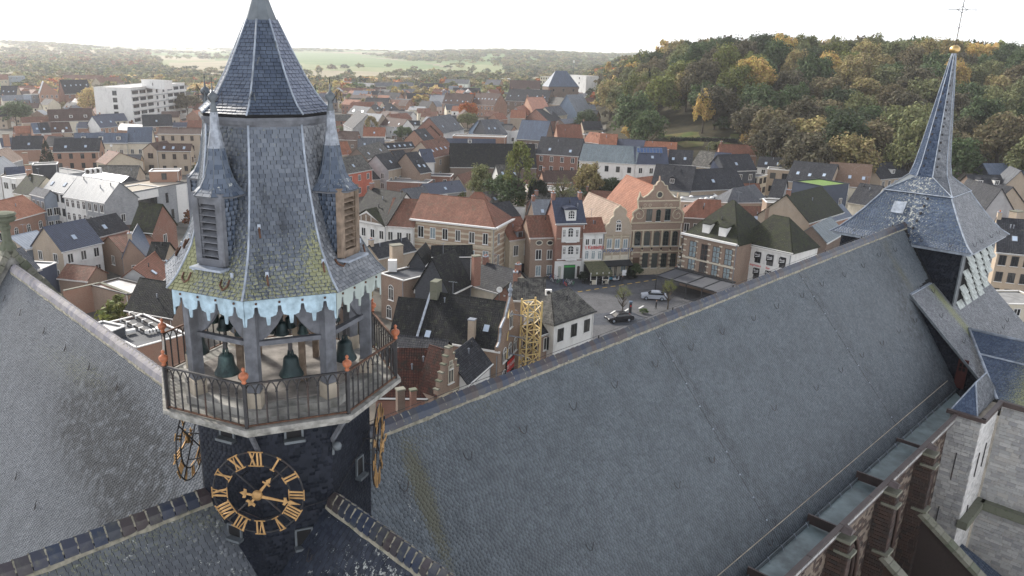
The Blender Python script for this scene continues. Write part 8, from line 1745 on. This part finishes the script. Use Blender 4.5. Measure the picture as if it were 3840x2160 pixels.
# cars
def car(p, ang, col, label, L_=4.4):
    T = thing('parked_car', p, label, 'car'); x = V(math.cos(ang), math.sin(ang), 0); y = np.cross(Z, x); paint = m_plain('car_paint_' + label.split()[0], col, .25, .03, 1, spec=.7); hw_ = .86
    def sec(pts, w0, nm, mat, par=T, ww=None):
        mb = MB(); A = [p + x * a * L_ / 4.4 + Z * b - y * (w0 if ww is None else ww[i]) for i, (a, b) in enumerate(pts)]; B_ = [q + y * 2 * (w0 if ww is None else ww[i]) for i, q in enumerate(A)]; n = len(pts)
        mb.add(A + B_, [tuple(range(n)), tuple(range(2 * n - 1, n - 1, -1))] + [(i, (i + 1) % n, n + (i + 1) % n, n + i) for i in range(n)]); o = mk(nm, mb, mat, par); bv = o.modifiers.new('b', 'BEVEL'); bv.width = .06; bv.segments = 2; return o
    sec([(-2.15, .35), (2.12, .35), (2.2, .55), (2.12, .75), (1.25, .93), (-1.7, .98), (-2.1, .9), (-2.2, .6)], hw_, 'body', paint)
    sec([(1.05, .9), (.5, 1.36), (-1.0, 1.38), (-1.8, .95)], .7, 'cabin_glass', GL, ww=[.76, .62, .62, .74]); sec([(.55, 1.33), (.3, 1.44), (-.8, 1.46), (-1.1, 1.36)], .64, 'roof_panel', paint)
    for a in (1.38, -1.3):
        for s in (-1, 1): mb = MB(); mb.lathe(p + x * a + Z * .33 + y * s * .74, [(.2, 0), (.33, .02), (.33, .18), (.2, .2)], 16, ax=(x, Z, y * s)); w_ = mk('wheel', mb, M['dark'], T); mb = MB(); mb.lathe(p + x * a + Z * .33 + y * s * .94, [(.21, 0), (.19, .015), (.05, .02)], 10, ax=(x, Z, y * s)); mk('rim', mb, M['lead'], w_)
    for s in (-1, 1):
        mb = MB(); mb.obox(p + x * 2.1 + y * s * .62 + Z * .66, x * .07, y * .18, Z * .08); mk('headlight', mb, TR['white'], T); mb = MB(); mb.obox(p + x * -2.15 + y * s * .66 + Z * .76, x * .05, y * .16, Z * .09); mk('tail_light', mb, SIGNRED, T)
        mb = MB(); mb.obox(p + x * .85 + y * s * .95 + Z * .95, x * .07, y * .1, Z * .07); mk('wing_mirror', mb, paint, T)
    return T
p = atz(*zp('G', (1480, 1242)), 0); car(p + Z * .06, R(170), (.42, .45, .50), 'silver hatchback parked across the cobbled square')
p = atz(*zp('G', (1130, 1462)), 0); car(p + Z * .06, R(195), (.015, .016, .02), 'black car half hidden behind the church ridge')
p = hitt(*zp('A', (1112, 602))); car(p, R(10), (.7, .7, .7), 'white car parked near the apartment houses')
p = hitt(*zp('O', (2190, 760))); car(p, R(60), (.65, .65, .65), 'white car beside the orange brick apartment house')
# meter, bollards
p = atz(*zp('G', (1240, 1380)), 0); T = thing('parking_meter', p, 'slim dark parking ticket machine under the square tree', 'ticket machine'); mb = MB(); mb.box(p + Z * .9, .4, .35, 1.8); mk('cabinet', mb, TR['dark'], T); mb = MB(); mb.box(p + Z * 1.95, .5, .45, .3); mk('blue_head', mb, WL['bslate'], T); mb = MB(); mb.box(p + Z * 1.3 - V(0, .18, 0), .2, .02, .3); mk('red_notice', mb, SIGNRED, T)
def person(p, ang, top, legs, label, hair=(.03, .02, .015), H=1.72, stride=.12):
    T = thing('person', p, label, 'person'); x = V(math.cos(ang), math.sin(ang), 0); y = np.cross(Z, x); k = H / 1.75
    J = {'pel': (0, 0, .95, .15), 'ch': (.01, 0, 1.3, .17), 'ne': (.02, 0, 1.5, .06), 'hd': (.03, 0, 1.62, .1), 'tp': (.02, 0, 1.70, .07)}
    for s, n in ((-1, 'l'), (1, 'r')): J.update({'sh' + n: (0, s * .19, 1.42, .065), 'el' + n: (-.04, s * .24, 1.14, .048), 'wr' + n: (.08, s * .23, .9, .035), 'ha' + n: (.1, s * .23, .8, .036), 'hi' + n: (0, s * .09, .88, .1), 'kn' + n: (s * stride * .5, s * .1, .48, .062), 'an' + n: (s * stride, s * .1, .08, .042), 'to' + n: (s * stride + .17, s * .11, .035, .035)})
    E_ = [('pel', 'ch'), ('ch', 'ne'), ('ne', 'hd'), ('hd', 'tp')] + [e for n in 'lr' for e in (('ch', 'sh' + n), ('sh' + n, 'el' + n), ('el' + n, 'wr' + n), ('wr' + n, 'ha' + n), ('pel', 'hi' + n), ('hi' + n, 'kn' + n), ('kn' + n, 'an' + n), ('an' + n, 'to' + n))]
    ks = list(J); me = bpy.data.meshes.new('body'); me.from_pydata([tuple((x * J[a][0] + y * J[a][1] + Z * J[a][2]) * k) for a in ks], [(ks.index(a), ks.index(b)) for a, b in E_], [])
    m, t, b, Nn, L = newmat('clothes_' + label.split()[2]); s3 = Nn.new('ShaderNodeSeparateXYZ'); L.new(coords(t, 'Object'), s3.inputs[0]); c = mixc(t, legs, top, ramp(t, s3.outputs[2], .93 * k, .95 * k)); c = mixc(t, c, (.42, .26, .19), ramp(t, s3.outputs[2], 1.49 * k, 1.51 * k)); c = mixc(t, c, hair, ramp(t, s3.outputs[2], 1.66 * k, 1.68 * k)); L.new(c, b.inputs['Base Color'])
    me.materials.append(m); o = link('body', me, T); sk = o.modifiers.new('s', 'SKIN'); 
    for i, a in enumerate(ks): me.skin_vertices[0].data[i].radius = (J[a][3] * k,) * 2 if me.skin_vertices else (.1, .1)
    o.modifiers.new('u', 'SUBSURF').levels = 1; return T
def person_safe(*a, **kw):
    try: return person(*a, **kw)
    except Exception as e: print('person', e)
person_safe(atz(*zp('G', (1160, 1092)), 0) + Z * .06, R(-90), (.03, .03, .035), (.025, .025, .03), 'person in black clothes walking beside the parked scooter')
person_safe(atz(*zp('G', (1500, 1345)), 0) + Z * .06, R(-20), (.02, .02, .022), (.02, .02, .025), 'person in dark coat standing at the car')
person_safe(atz(*zp('G', (1700, 985)), 0) + Z * .06, R(200), (.45, .05, .05), (.03, .03, .04), 'person in red top near the guild house corner')
# bicycles
def bike(p, ang, col, label):
    T = thing('bicycle', p, label, 'bicycle', 'bicycles parked before the red brick house'); x = V(math.cos(ang), math.sin(ang), 0); y = np.cross(Z, x)
    for s in (-.52, .52): mb = MB(); mb.tube([p + x * s + x * .33 * math.cos(a) + Z * (.34 + .33 * math.sin(a)) for a in np.linspace(0, 2 * math.pi, 17)], .025, 4, cap=False); mk('wheel', mb, M['iron'], T)
    mb = MB()
    for a, b in (((-.52, .34), (-.1, .34)), ((-.52, .34), (-.25, .8)), ((-.1, .34), (-.25, .85)), ((-.1, .34), (.38, .8)), ((-.22, .78), (.38, .82)), ((.36, .95), (.52, .34))): mb.bar(p + x * a[0] + Z * a[1], p + x * b[0] + Z * b[1], .045)
    mk('frame', mb, m_plain('bike_paint', col, .4, .1, 2), T); mb = MB(); mb.obox(p + x * -.26 + Z * .92, x * .13, y * .07, Z * .03); mk('saddle', mb, M['dark'], T); mb = MB(); mb.bar(p + x * .34 + Z * 1.0 - y * .28, p + x * .34 + Z * 1.0 + y * .28, .04); mk('handlebar', mb, M['iron'], T)
bl = [('black', (.02, .02, .02)), ('blue', (.04, .10, .35)), ('red', (.5, .06, .04)), ('silver', (.4, .4, .4)), ('white', (.6, .6, .6)), ('green', (.05, .2, .1))]
pos = ['by the brick wall', 'next to the wall end', 'in the back row', 'in the middle row', 'beside the shop door', 'at the row end', 'at the front row start', 'in the front row', 'nearest the kerb', 'left behind the roof', 'below the shop door', 'farthest right of the rack']
for i, q in enumerate([(410, 1035), (440, 1040), (470, 1050), (455, 1075), (500, 1060), (520, 1090), (545, 1110), (570, 1095), (590, 1120), (615, 1085), (640, 1105), (670, 1110)]):
    bike(atz(*zp('G', q), 0) + Z * .06, R(40 + 25 * (i % 5)), bl[i % 6][1], '%s bicycle parked %s before the red house' % (bl[i % 6][0], pos[i]))
for q, c_, lb in (((1065, 1055), (.10, .35, .5), 'turquoise scooter parked by the terrace bushes'), ((1100, 1060), (.6, .6, .6), 'white scooter parked beside the turquoise one')):
    p = atz(*zp('G', q), 0) + Z * .06; T = thing('scooter', p, lb, 'scooter'); x = V(.95, .3, 0); pm = m_plain('scooter_paint', c_, .3, .05, 2)
    mb = MB(); mb.prism([p + x * a + Z * b - V(0, .15, 0) for a, b in ((-.75, .35), (-.7, .75), (-.1, .75), (0, .35), (.35, .32), (.5, .95), (.6, .95), (.6, .25), (-.6, .25))], V(0, .3, 0)); mk('body', mb, pm, T); mb = MB(); mb.obox(p + x * -.4 + Z * .8, x * .35, V(0, .14, 0), Z * .06); mk('seat', mb, M['dark'], T)
    for s in (-.5, .62): mb = MB(); mb.lathe(p + x * s + Z * .24 - V(0, .06, 0), [(.1, 0), (.24, .01), (.24, .11), (.1, .12)], 12, ax=(x, Z, V(0, 1, 0))); mk('wheel', mb, M['dark'], T)
    mb = MB(); mb.bar(p + x * .5 + Z * 1.05 - V(-.1, .3, 0), p + x * .5 + Z * 1.05 + V(-.1, .3, 0), .05); mk('handlebar', mb, M['iron'], T)
# terrace bushes and tables
for q, w_, h_, c_, lb in (((770, 1070), 2.6, 2.4, 'black', 'dark potted bush left of the terrace enclosure'), ((1020, 1045), 2.0, 2.4, 'dark', 'dark potted bush between cafe and pizzeria'), ((1290, 1020), 3.4, 3.2, 'green', 'large green shrub before the guild house door'), ((1235, 1035), 3.0, 2.0, 'black', 'low dark planter bush before the pizzeria'), ((1500, 985), 1.2, 1.1, 'green', 'small shrub at the guild house plinth'), ((1380, 1385), 1.8, 1.0, 'green', 'small green plant by the kerb near the ridge')):
    tree(atz(*zp('G', q), 0) + Z * .05, h_, w_, c_, lb, 'round', cat='bush', name='bush', base=0.0, trunk=False)
for q, lb in (((835, 1090), 'left dark cafe table with chairs'), ((965, 1090), 'right dark cafe table with chairs'), ((1210, 1035), 'cafe table group beside the pizzeria bushes')):
    p = atz(*zp('G', q), 0) + Z * .06; T = thing('cafe_table', p, lb + ' on the pavement', 'table'); mb = MB(); mb.box(p + Z * .74, 1.4, 1.0, .05); mk('table_top', mb, M['dark'], T)
    for sx in (-.55, .55):
        for sy in (-.4, .4): mb = MB(); mb.bar(p + V(sx, sy, 0), p + V(sx, sy, .72), .05); mk('leg', mb, M['iron'], T)
    for j, (cx_, cy_) in enumerate(((-1.2, 0), (1.2, 0), (0, -.9), (0, .9))):
        c = p + V(cx_, cy_, 0); C_ = thing('cafe_chair', c, 'black cafe chair at the ' + lb.replace(' with chairs', '').replace('cafe table', 'table') + ', ' + ['left side', 'right side', 'near side', 'far side'][j], 'chair', 'black cafe chairs round the terrace tables'); mb = MB(); mb.box(c + Z * .45, .45, .45, .05); mk('seat', mb, M['dark'], C_); mb = MB(); mb.box(c + Z * .7 + nrm(c - p) * .2, .4, .06, .45, ax=np.cross(Z, nrm(c - p))); mk('backrest', mb, M['dark'], C_)
        for sx in (-.18, .18):
            for sy in (-.18, .18): mb = MB(); mb.bar(c + V(sx, sy, 0), c + V(sx, sy, .43), .04); mk('leg', mb, M['iron'], C_)
p = atz(*zp('G', (665, 995)), 0); T = thing('beach_flag', p, 'white feather flag with red edge before the shop door', 'flag'); mb = MB(); mb.tube([p, p + Z * 2.9], .025, 5); mk('flag_pole', mb, M['iron'], T); mb = MB(); mb.prism([p + V(a, 0, b) for a, b in ((.03, .7), (.55, .9), (.65, 1.8), (.55, 2.6), (.3, 2.95), (.03, 2.9))], V(0, .02, 0)); mk('flag_cloth', mb, SIGNWHITE, T)
p = atz(*zp('G', (1178, 1045)), 0); T = thing('menu_board', p, 'white menu board on a stand before the pizzeria', 'sign'); mb = MB(); mb.box(p + Z * 1.4, .8, .06, 1.1); mk('board', mb, SIGNWHITE, T); mb = MB(); mb.bar(p, p + Z * .9, .08); mk('stand', mb, M['iron'], T)
# rooftop units
def unit(p, d, label, fan=True):
    T = thing('ventilation_unit', p, label, 'air conditioner'); mb = MB(); mb.box(p + Z * d[2] / 2, *d); mk('casing', mb, TR['white'], T)
    if fan: mb = MB(); mb.lathe(p + V(0, -d[1] / 2 - .01, d[2] / 2), [(d[2] * .36, 0), (d[2] * .33, .02), (.05, .03)], 14, ax=(V(1, 0, 0), Z, V(0, -1, 0))); mk('fan_grille', mb, M['iron'], T)
unit(atz(*zp('F', (462, 850)), 7.4), (1.4, 1.1, 1.9), 'tall white ribbed ventilation unit on the flat brick roof', False)
for i, (x, lb) in enumerate(((1785, 'left'), (1880, 'middle'), (1985, 'right'))): unit(atz(*zp('M', (x, 825 - i * 10)), 9.0), (1.6, .8, 1.5), '%s one of three white rooftop air conditioners' % lb)
unit(atz(*zp('F', (655, 1065)), 5.0), (1.4, .8, 1.1), 'white air conditioner beside the slate-clad gable'); unit(atz(*zp('F', (2030, 1090)), 8.8), (.9, .5, .8), 'white air conditioner behind the hipped corner house roof')
def dish(p, label, r=.7):
    T = thing('satellite_dish', p, label, 'satellite dish'); mb = MB(); mb.lathe(p + Z * .9, [(.05, 0), (r * .6, .08), (r, .25), (r * .96, .27), (r * .5, .1), (.02, .04)], 18, ax=(V(1, 0, 0), nrm(V(0, .4, 1)), nrm(V(0, -1, .4)))); mk('reflector', mb, TR['white'], T); mb = MB(); mb.tube([p - Z * 1, p + Z * .9], .05, 6); mk('pole', mb, M['lead_dark'], T)
dish(atz(*zp('F', (1535, 1100)), 8.5), 'white satellite dish on the brick ruin wall', .42); dish(atz(*zp('K', (1280, 1290)), 8), 'white satellite dish in the middle of the brown row roofs', .6); dish(atz(*zp('M', (2250, 300)), 7), 'grey satellite dish below the slate mansard', .5)
mb = MB(); p = hitt(*zp('A', (2255, 240))); po = PYR['P1']; p = V(*atz(*zp('A', (2250, 205)), 22)[:2], 22); T = thing('antenna_mast', p, 'grey antenna mast with white panels on the high-rise roof', 'antenna'); mb = MB(); mb.tube([p, p + Z * 13], .3, 6); mk('mast', mb, M['lead_dark'], T)
for i in range(3): mb = MB(); mb.box(p + V(-.6 + .6 * i, -.5, 12), .4, .3, 2.4); mk('panel_antenna', mb, TR['white'], T)
# skylight domes on the flat roof
for i, q in enumerate(((1225, 1415), (1300, 1403), (1380, 1425), (1425, 1418), (1470, 1412), (1495, 1400))): p = atz(*zp('B', q), 6.9); o = MB(); o.lathe(p, [(.55, 0), (.55, .15), (.4, .4), (.05, .5)], 14); tag(mk('roof_dome', o, TR['white'], None, loc=p), '%s white round skylight dome on the grey flat roof' % ['leftmost', 'second from left', 'third from left', 'third from right', 'second from right', 'rightmost'][i], 'skylight')
for i, q in enumerate(((1390, 1090), (1440, 1120), (1510, 1115))): pass
# skylight strips on the flat black roof left of the tower
for i, (a, b) in enumerate((((890, 860), (1070, 960)), ((830, 905), (1000, 985)), ((1000, 985), (1090, 965)), ((860, 985), (910, 975)))):
    p, q = atz(*zp('E', a), 6.2), atz(*zp('E', b), 6.2); mb = MB(); mb.bar(p, q, .35, .3); T = thing('roof_light_strip', p, '%s white framed skylight strip on the flat black roof' % ['long upper', 'long lower', 'short right', 'short left'][i], 'skylight'); mk('glazing', mb, M['iron'], T)
    for j in range(5): c = p + (q - p) * j / 4; mb = MB(); mb.box(c, .25, .6, .4, ax=q - p); mk('bracket', mb, TR['white'], T)
# yard walls
for z_, a, b, hgt, lb in (('E', (450, 850), (700, 790), 4.5, 'long orange brick yard wall left of the tower'), ('E', (700, 790), (890, 870), 4.5, 'brick yard wall running to the speckled black roof'), ('B', (-150, 1300), (60, 1290), 2.5, 'low brick wall by the garden shrubs'), ('G', (0, 400), (180, 410), 3.5, 'old whitewashed garden wall behind the archway houses')):
    p, q = atz(*zp(z_, a), 1.0), atz(*zp(z_, b), 1.0); p[2] = q[2] = 0; T = thing('yard_wall', p, lb, 'wall'); mb = MB(); mb.bar(p + Z * hgt / 2, q + Z * hgt / 2, .4, hgt); mk('brickwork', mb, WL['orange'] if 'brick' in lb else WL['white'], T); mb = MB(); mb.bar(p + Z * (hgt + .05), q + Z * (hgt + .05), .5, .12); mk('coping', mb, M['mossstone'], T)
# masts on the horizon
for u, v0, v1, lb in ((135, 134, 28, 'thin guyed mast on the left skyline'), (2178, 188, 142, 'faint transmitter mast on the far horizon')):
    p = hitt(u, v0 + 8); d = ray(u, v1); zt_ = HC + d[2] * p[1] / d[1]; o = MB(); o.tube([p, V(p[0], p[1], zt_)], [2.2, .8], 5); tag(mk('transmitter_mast', o, M['lead'], None, loc=p), lb, 'mast')
p = hitt(3118, 320); p = V(*(CAM + ray(3115, 190) * 700)[:2], 40); T = thing('guyed_mast', p, 'tall thin guyed radio mast rising behind the wood', 'mast'); mb = MB(); mb.tube([p, p + V(6, 0, 75)], .18, 4); mk('mast_shaft', mb, M['lead'], T); mb = MB(); mb.tube([p + V(8, 0, 0), p + V(5, 0, 40)], .06, 4); mk('guy_wire', mb, M['lead'], T)

# ================================================================== filling of the old town: low back houses, gardens
rg = np.random.default_rng(12); cnt = 0; wl_ = ['red', 'orange', 'tan', 'brown', 'white', 'grey', 'hotel', 'cream']; rl_ = ['dark', 'dark', 'dbrown', 'brown', 'grey', 'navy', 'rust', 'mott', 'orange', 'lgrey']
adj = {'red': 'red brick', 'orange': 'orange brick', 'tan': 'tan brick', 'brown': 'brown brick', 'white': 'white walled', 'grey': 'grey rendered', 'hotel': 'warm brown brick', 'cream': 'cream walled'}; radj = {'dark': 'dark tiled', 'dbrown': 'dark brown', 'brown': 'red-brown', 'grey': 'grey tiled', 'navy': 'navy', 'rust': 'rusty red', 'mott': 'lichen-grey', 'orange': 'orange', 'lgrey': 'pale grey'}
def near_desc(u, v):
    hz = 'left edge' if u < 350 else 'left of the tower' if u < 850 else 'right of the tower' if u < 1500 else 'the centre' if u < 2000 else 'the park side' if u < 2700 else 'left of the spire' if u < 3350 else 'right of the spire'
    vt = 'far rows' if v < 330 else 'distant streets' if v < 400 else 'middle streets' if v < 520 else 'near streets' if v < 760 else 'foreground yards'
    return vt, hz
CAND = []
for _ in range(14000):
    if len(CAND) > 330: break
    d = 110 + 620 * rg.random() ** .8; azd = rg.uniform(-34, 38); x, y = d * math.sin(R(azd)), d * math.cos(R(azd)); u, v = pix((x, y, 5))
    if not (-60 < u < 3900) or float(ter(x, y)) > 1.5: continue
    if d > 245 and u > 2250: continue
    if d < 300 and rg.random() < .3: continue
    L_ = rg.uniform(7, 15); dp = rg.uniform(6.5, 9); a = R(rg.choice([5, 12, -15, 40, -35, 90]) + rg.uniform(-6, 6)); X = V(math.cos(a), math.sin(a), 0); Y = V(-X[1], X[0], 0); c = V(x, y, 0); cr_ = [c, c + X * L_, c + X * L_ + Y * dp, c + Y * dp]; mg = .6
    if not isfree([cr_[0] - X * mg - Y * mg, cr_[1] + X * mg - Y * mg, cr_[2] + X * mg + Y * mg, cr_[3] - X * mg + Y * mg]): continue
    big = d > 420; e_ = rg.uniform(4.5, 6.5) if big else rg.uniform(2.6, 3.8); wl0 = wl_[rg.integers(len(wl_))]; rl0 = rl_[rg.integers(len(rl_))]; vt, hz = near_desc(u, v); s0 = V(cr_[0]); 
    P_, Q_ = (cr_[0], cr_[1]) if Y[1] > 0 else (cr_[2], cr_[3])
    k = dict(world=((P_[0], P_[1]), (Q_[0], Q_[1])), ze=e_, depth=dp, wall=wl0, roof=rl0, win=(1 if e_ < 5 else 2, max(2, int(L_ / 3.2))), sky=int(rg.integers(0, 3)), chim=int(rg.random() < .45), pitch=rg.uniform(35, 46), group='%s houses with %s roofs in the %s, %s' % (adj[wl0], radj[rl0], vt, hz), wh=1.3)
    if not big and rg.random() < .25: k.update(kind='f', roof=['fdark', 'fgrey', 'ftan'][rg.integers(3)], ze=3.1, chim=0, sky=0); k['group'] = '%s flat-roofed extensions in the %s, %s' % (adj[wl0], vt, hz); lb = 'low %s flat-roofed extension in the %s, %s' % (adj[wl0], vt, hz)
    else: lb = '%s house with %s roof in the %s, %s' % (adj[wl0], radj[rl0], vt, hz)
    occupy(cr_); CAND.append((d, lb, k))
CAND.sort(key=lambda q: q[0]); FAR = MB(); fm = [WL[x] for x in wl_] + [RF[x] for x in rl_] + [GL]; iw = {x: i for i, x in enumerate(wl_)}; ir = {x: i + len(wl_) for i, x in enumerate(rl_)}
for i, (d, lb, k) in enumerate(CAND):
    if i < 105: house(lb, 'X', (0, 0), (1, 0), **k); continue
    (x1, y1), (x2, y2) = k['world']; e_ = k['ze']; A, B = V(x1, y1, 0), V(x2, y2, 0); X = nrm(B - A); Y = V(-X[1], X[0], 0); Y = Y if Y @ A > 0 else -Y; dp = k['depth']; C_, D_ = B + Y * dp, A + Y * dp; h_ = Z * e_; r_ = Z * (e_ + dp / 2 * math.tan(R(k['pitch']))); m = iw[k['wall']]; FAR.poly(A, B, B + h_, A + h_, m=m); FAR.poly(B, C_, C_ + h_, B + Y * dp / 2 + r_, B + h_, m=m); FAR.poly(D_, A, A + h_, A + Y * dp / 2 + r_, D_ + h_, m=m); FAR.poly(C_, D_, D_ + h_, C_ + h_, m=m)
    q = ir.get(k['roof'], len(wl_)); o = X * .3; FAR.poly(A - o + h_ - Y * .3, B + o + h_ - Y * .3, B + o + Y * dp / 2 + r_, A - o + Y * dp / 2 + r_, m=q); FAR.poly(C_ + o + h_, D_ - o + h_, A - o + Y * dp / 2 + r_, B + o + Y * dp / 2 + r_, m=q)
    L_ = np.linalg.norm(B - A); nw = k['win'][1]
    for c in range(nw):
        for rw in range(k['win'][0]): FAR.obox(A + X * L_ * (c + .5) / nw - Y * .02 + Z * (1.6 + rw * 2.7), X * .5, Y * .04, Z * .6, m=len(fm) - 1)
    if k['chim']: FAR.obox(A + Y * dp / 2 + r_ + X * 1, X * .3, Y * .3, Z * .8, m=1)
mk('distant_houses', FAR, fm, None, kind='stuff')
print('fill', len(CAND))
cnt = 0; gl = {}
for _ in range(4000):
    if cnt > 90: break
    d = 95 + 500 * rg.random(); azd = rg.uniform(-34, 38); x, y = d * math.sin(R(azd)), d * math.cos(R(azd)); u, v = pix((x, y, 2))
    if not (0 < u < 3840) or float(ter(x, y)) > 1.5 or (int(x), int(y)) in OCC or (int(x + 1), int(y + 1)) in OCC or (int(x - 1), int(y - 1)) in OCC: continue
    co = ['green', 'dark', 'olive', 'ygreen', 'ochre', 'rust', 'gold'][rg.integers(7)]; H = rg.uniform(2.5, 7); vt, hz = near_desc(u, v); nm = {'green': 'green', 'dark': 'dark green', 'olive': 'olive', 'ygreen': 'yellow-green', 'ochre': 'ochre', 'rust': 'rust brown', 'gold': 'golden'}[co]
    tree(V(x, y, 0), H, H * rg.uniform(.8, 1.2), co, '%s garden bush in the %s, %s' % (nm, vt, hz), 'low', cat='bush', group='%s garden bushes in the %s, %s' % (nm, vt, hz), name='garden_bush', base=0, trunk=False); cnt += 1

# look-alikes: tell them apart by their order from the left
_L = {}
for o in SC.objects:
    if o.parent is None and 'label' in o: _L.setdefault(o['label'], []).append(o)
_N = ['first', 'second', 'third', 'fourth', 'fifth', 'sixth', 'seventh', 'eighth', 'ninth', 'tenth', 'eleventh', 'twelfth']
for lb, os_ in _L.items():
    if len(os_) > 1:
        os_.sort(key=lambda o: pix(np.array(o.location))[0])
        for i, o in enumerate(os_): t_ = '%s, %s from the left' % (lb, _N[i] if i < 12 else '%dth' % (i + 1)); o['label'] = t_ if len(t_.split()) < 17 else t_.replace(' in the ', ', ', 1).replace(' from the left', ' from left').replace('low ', '').replace('warm ', '').replace('the tower', 'tower').replace('the spire', 'spire')
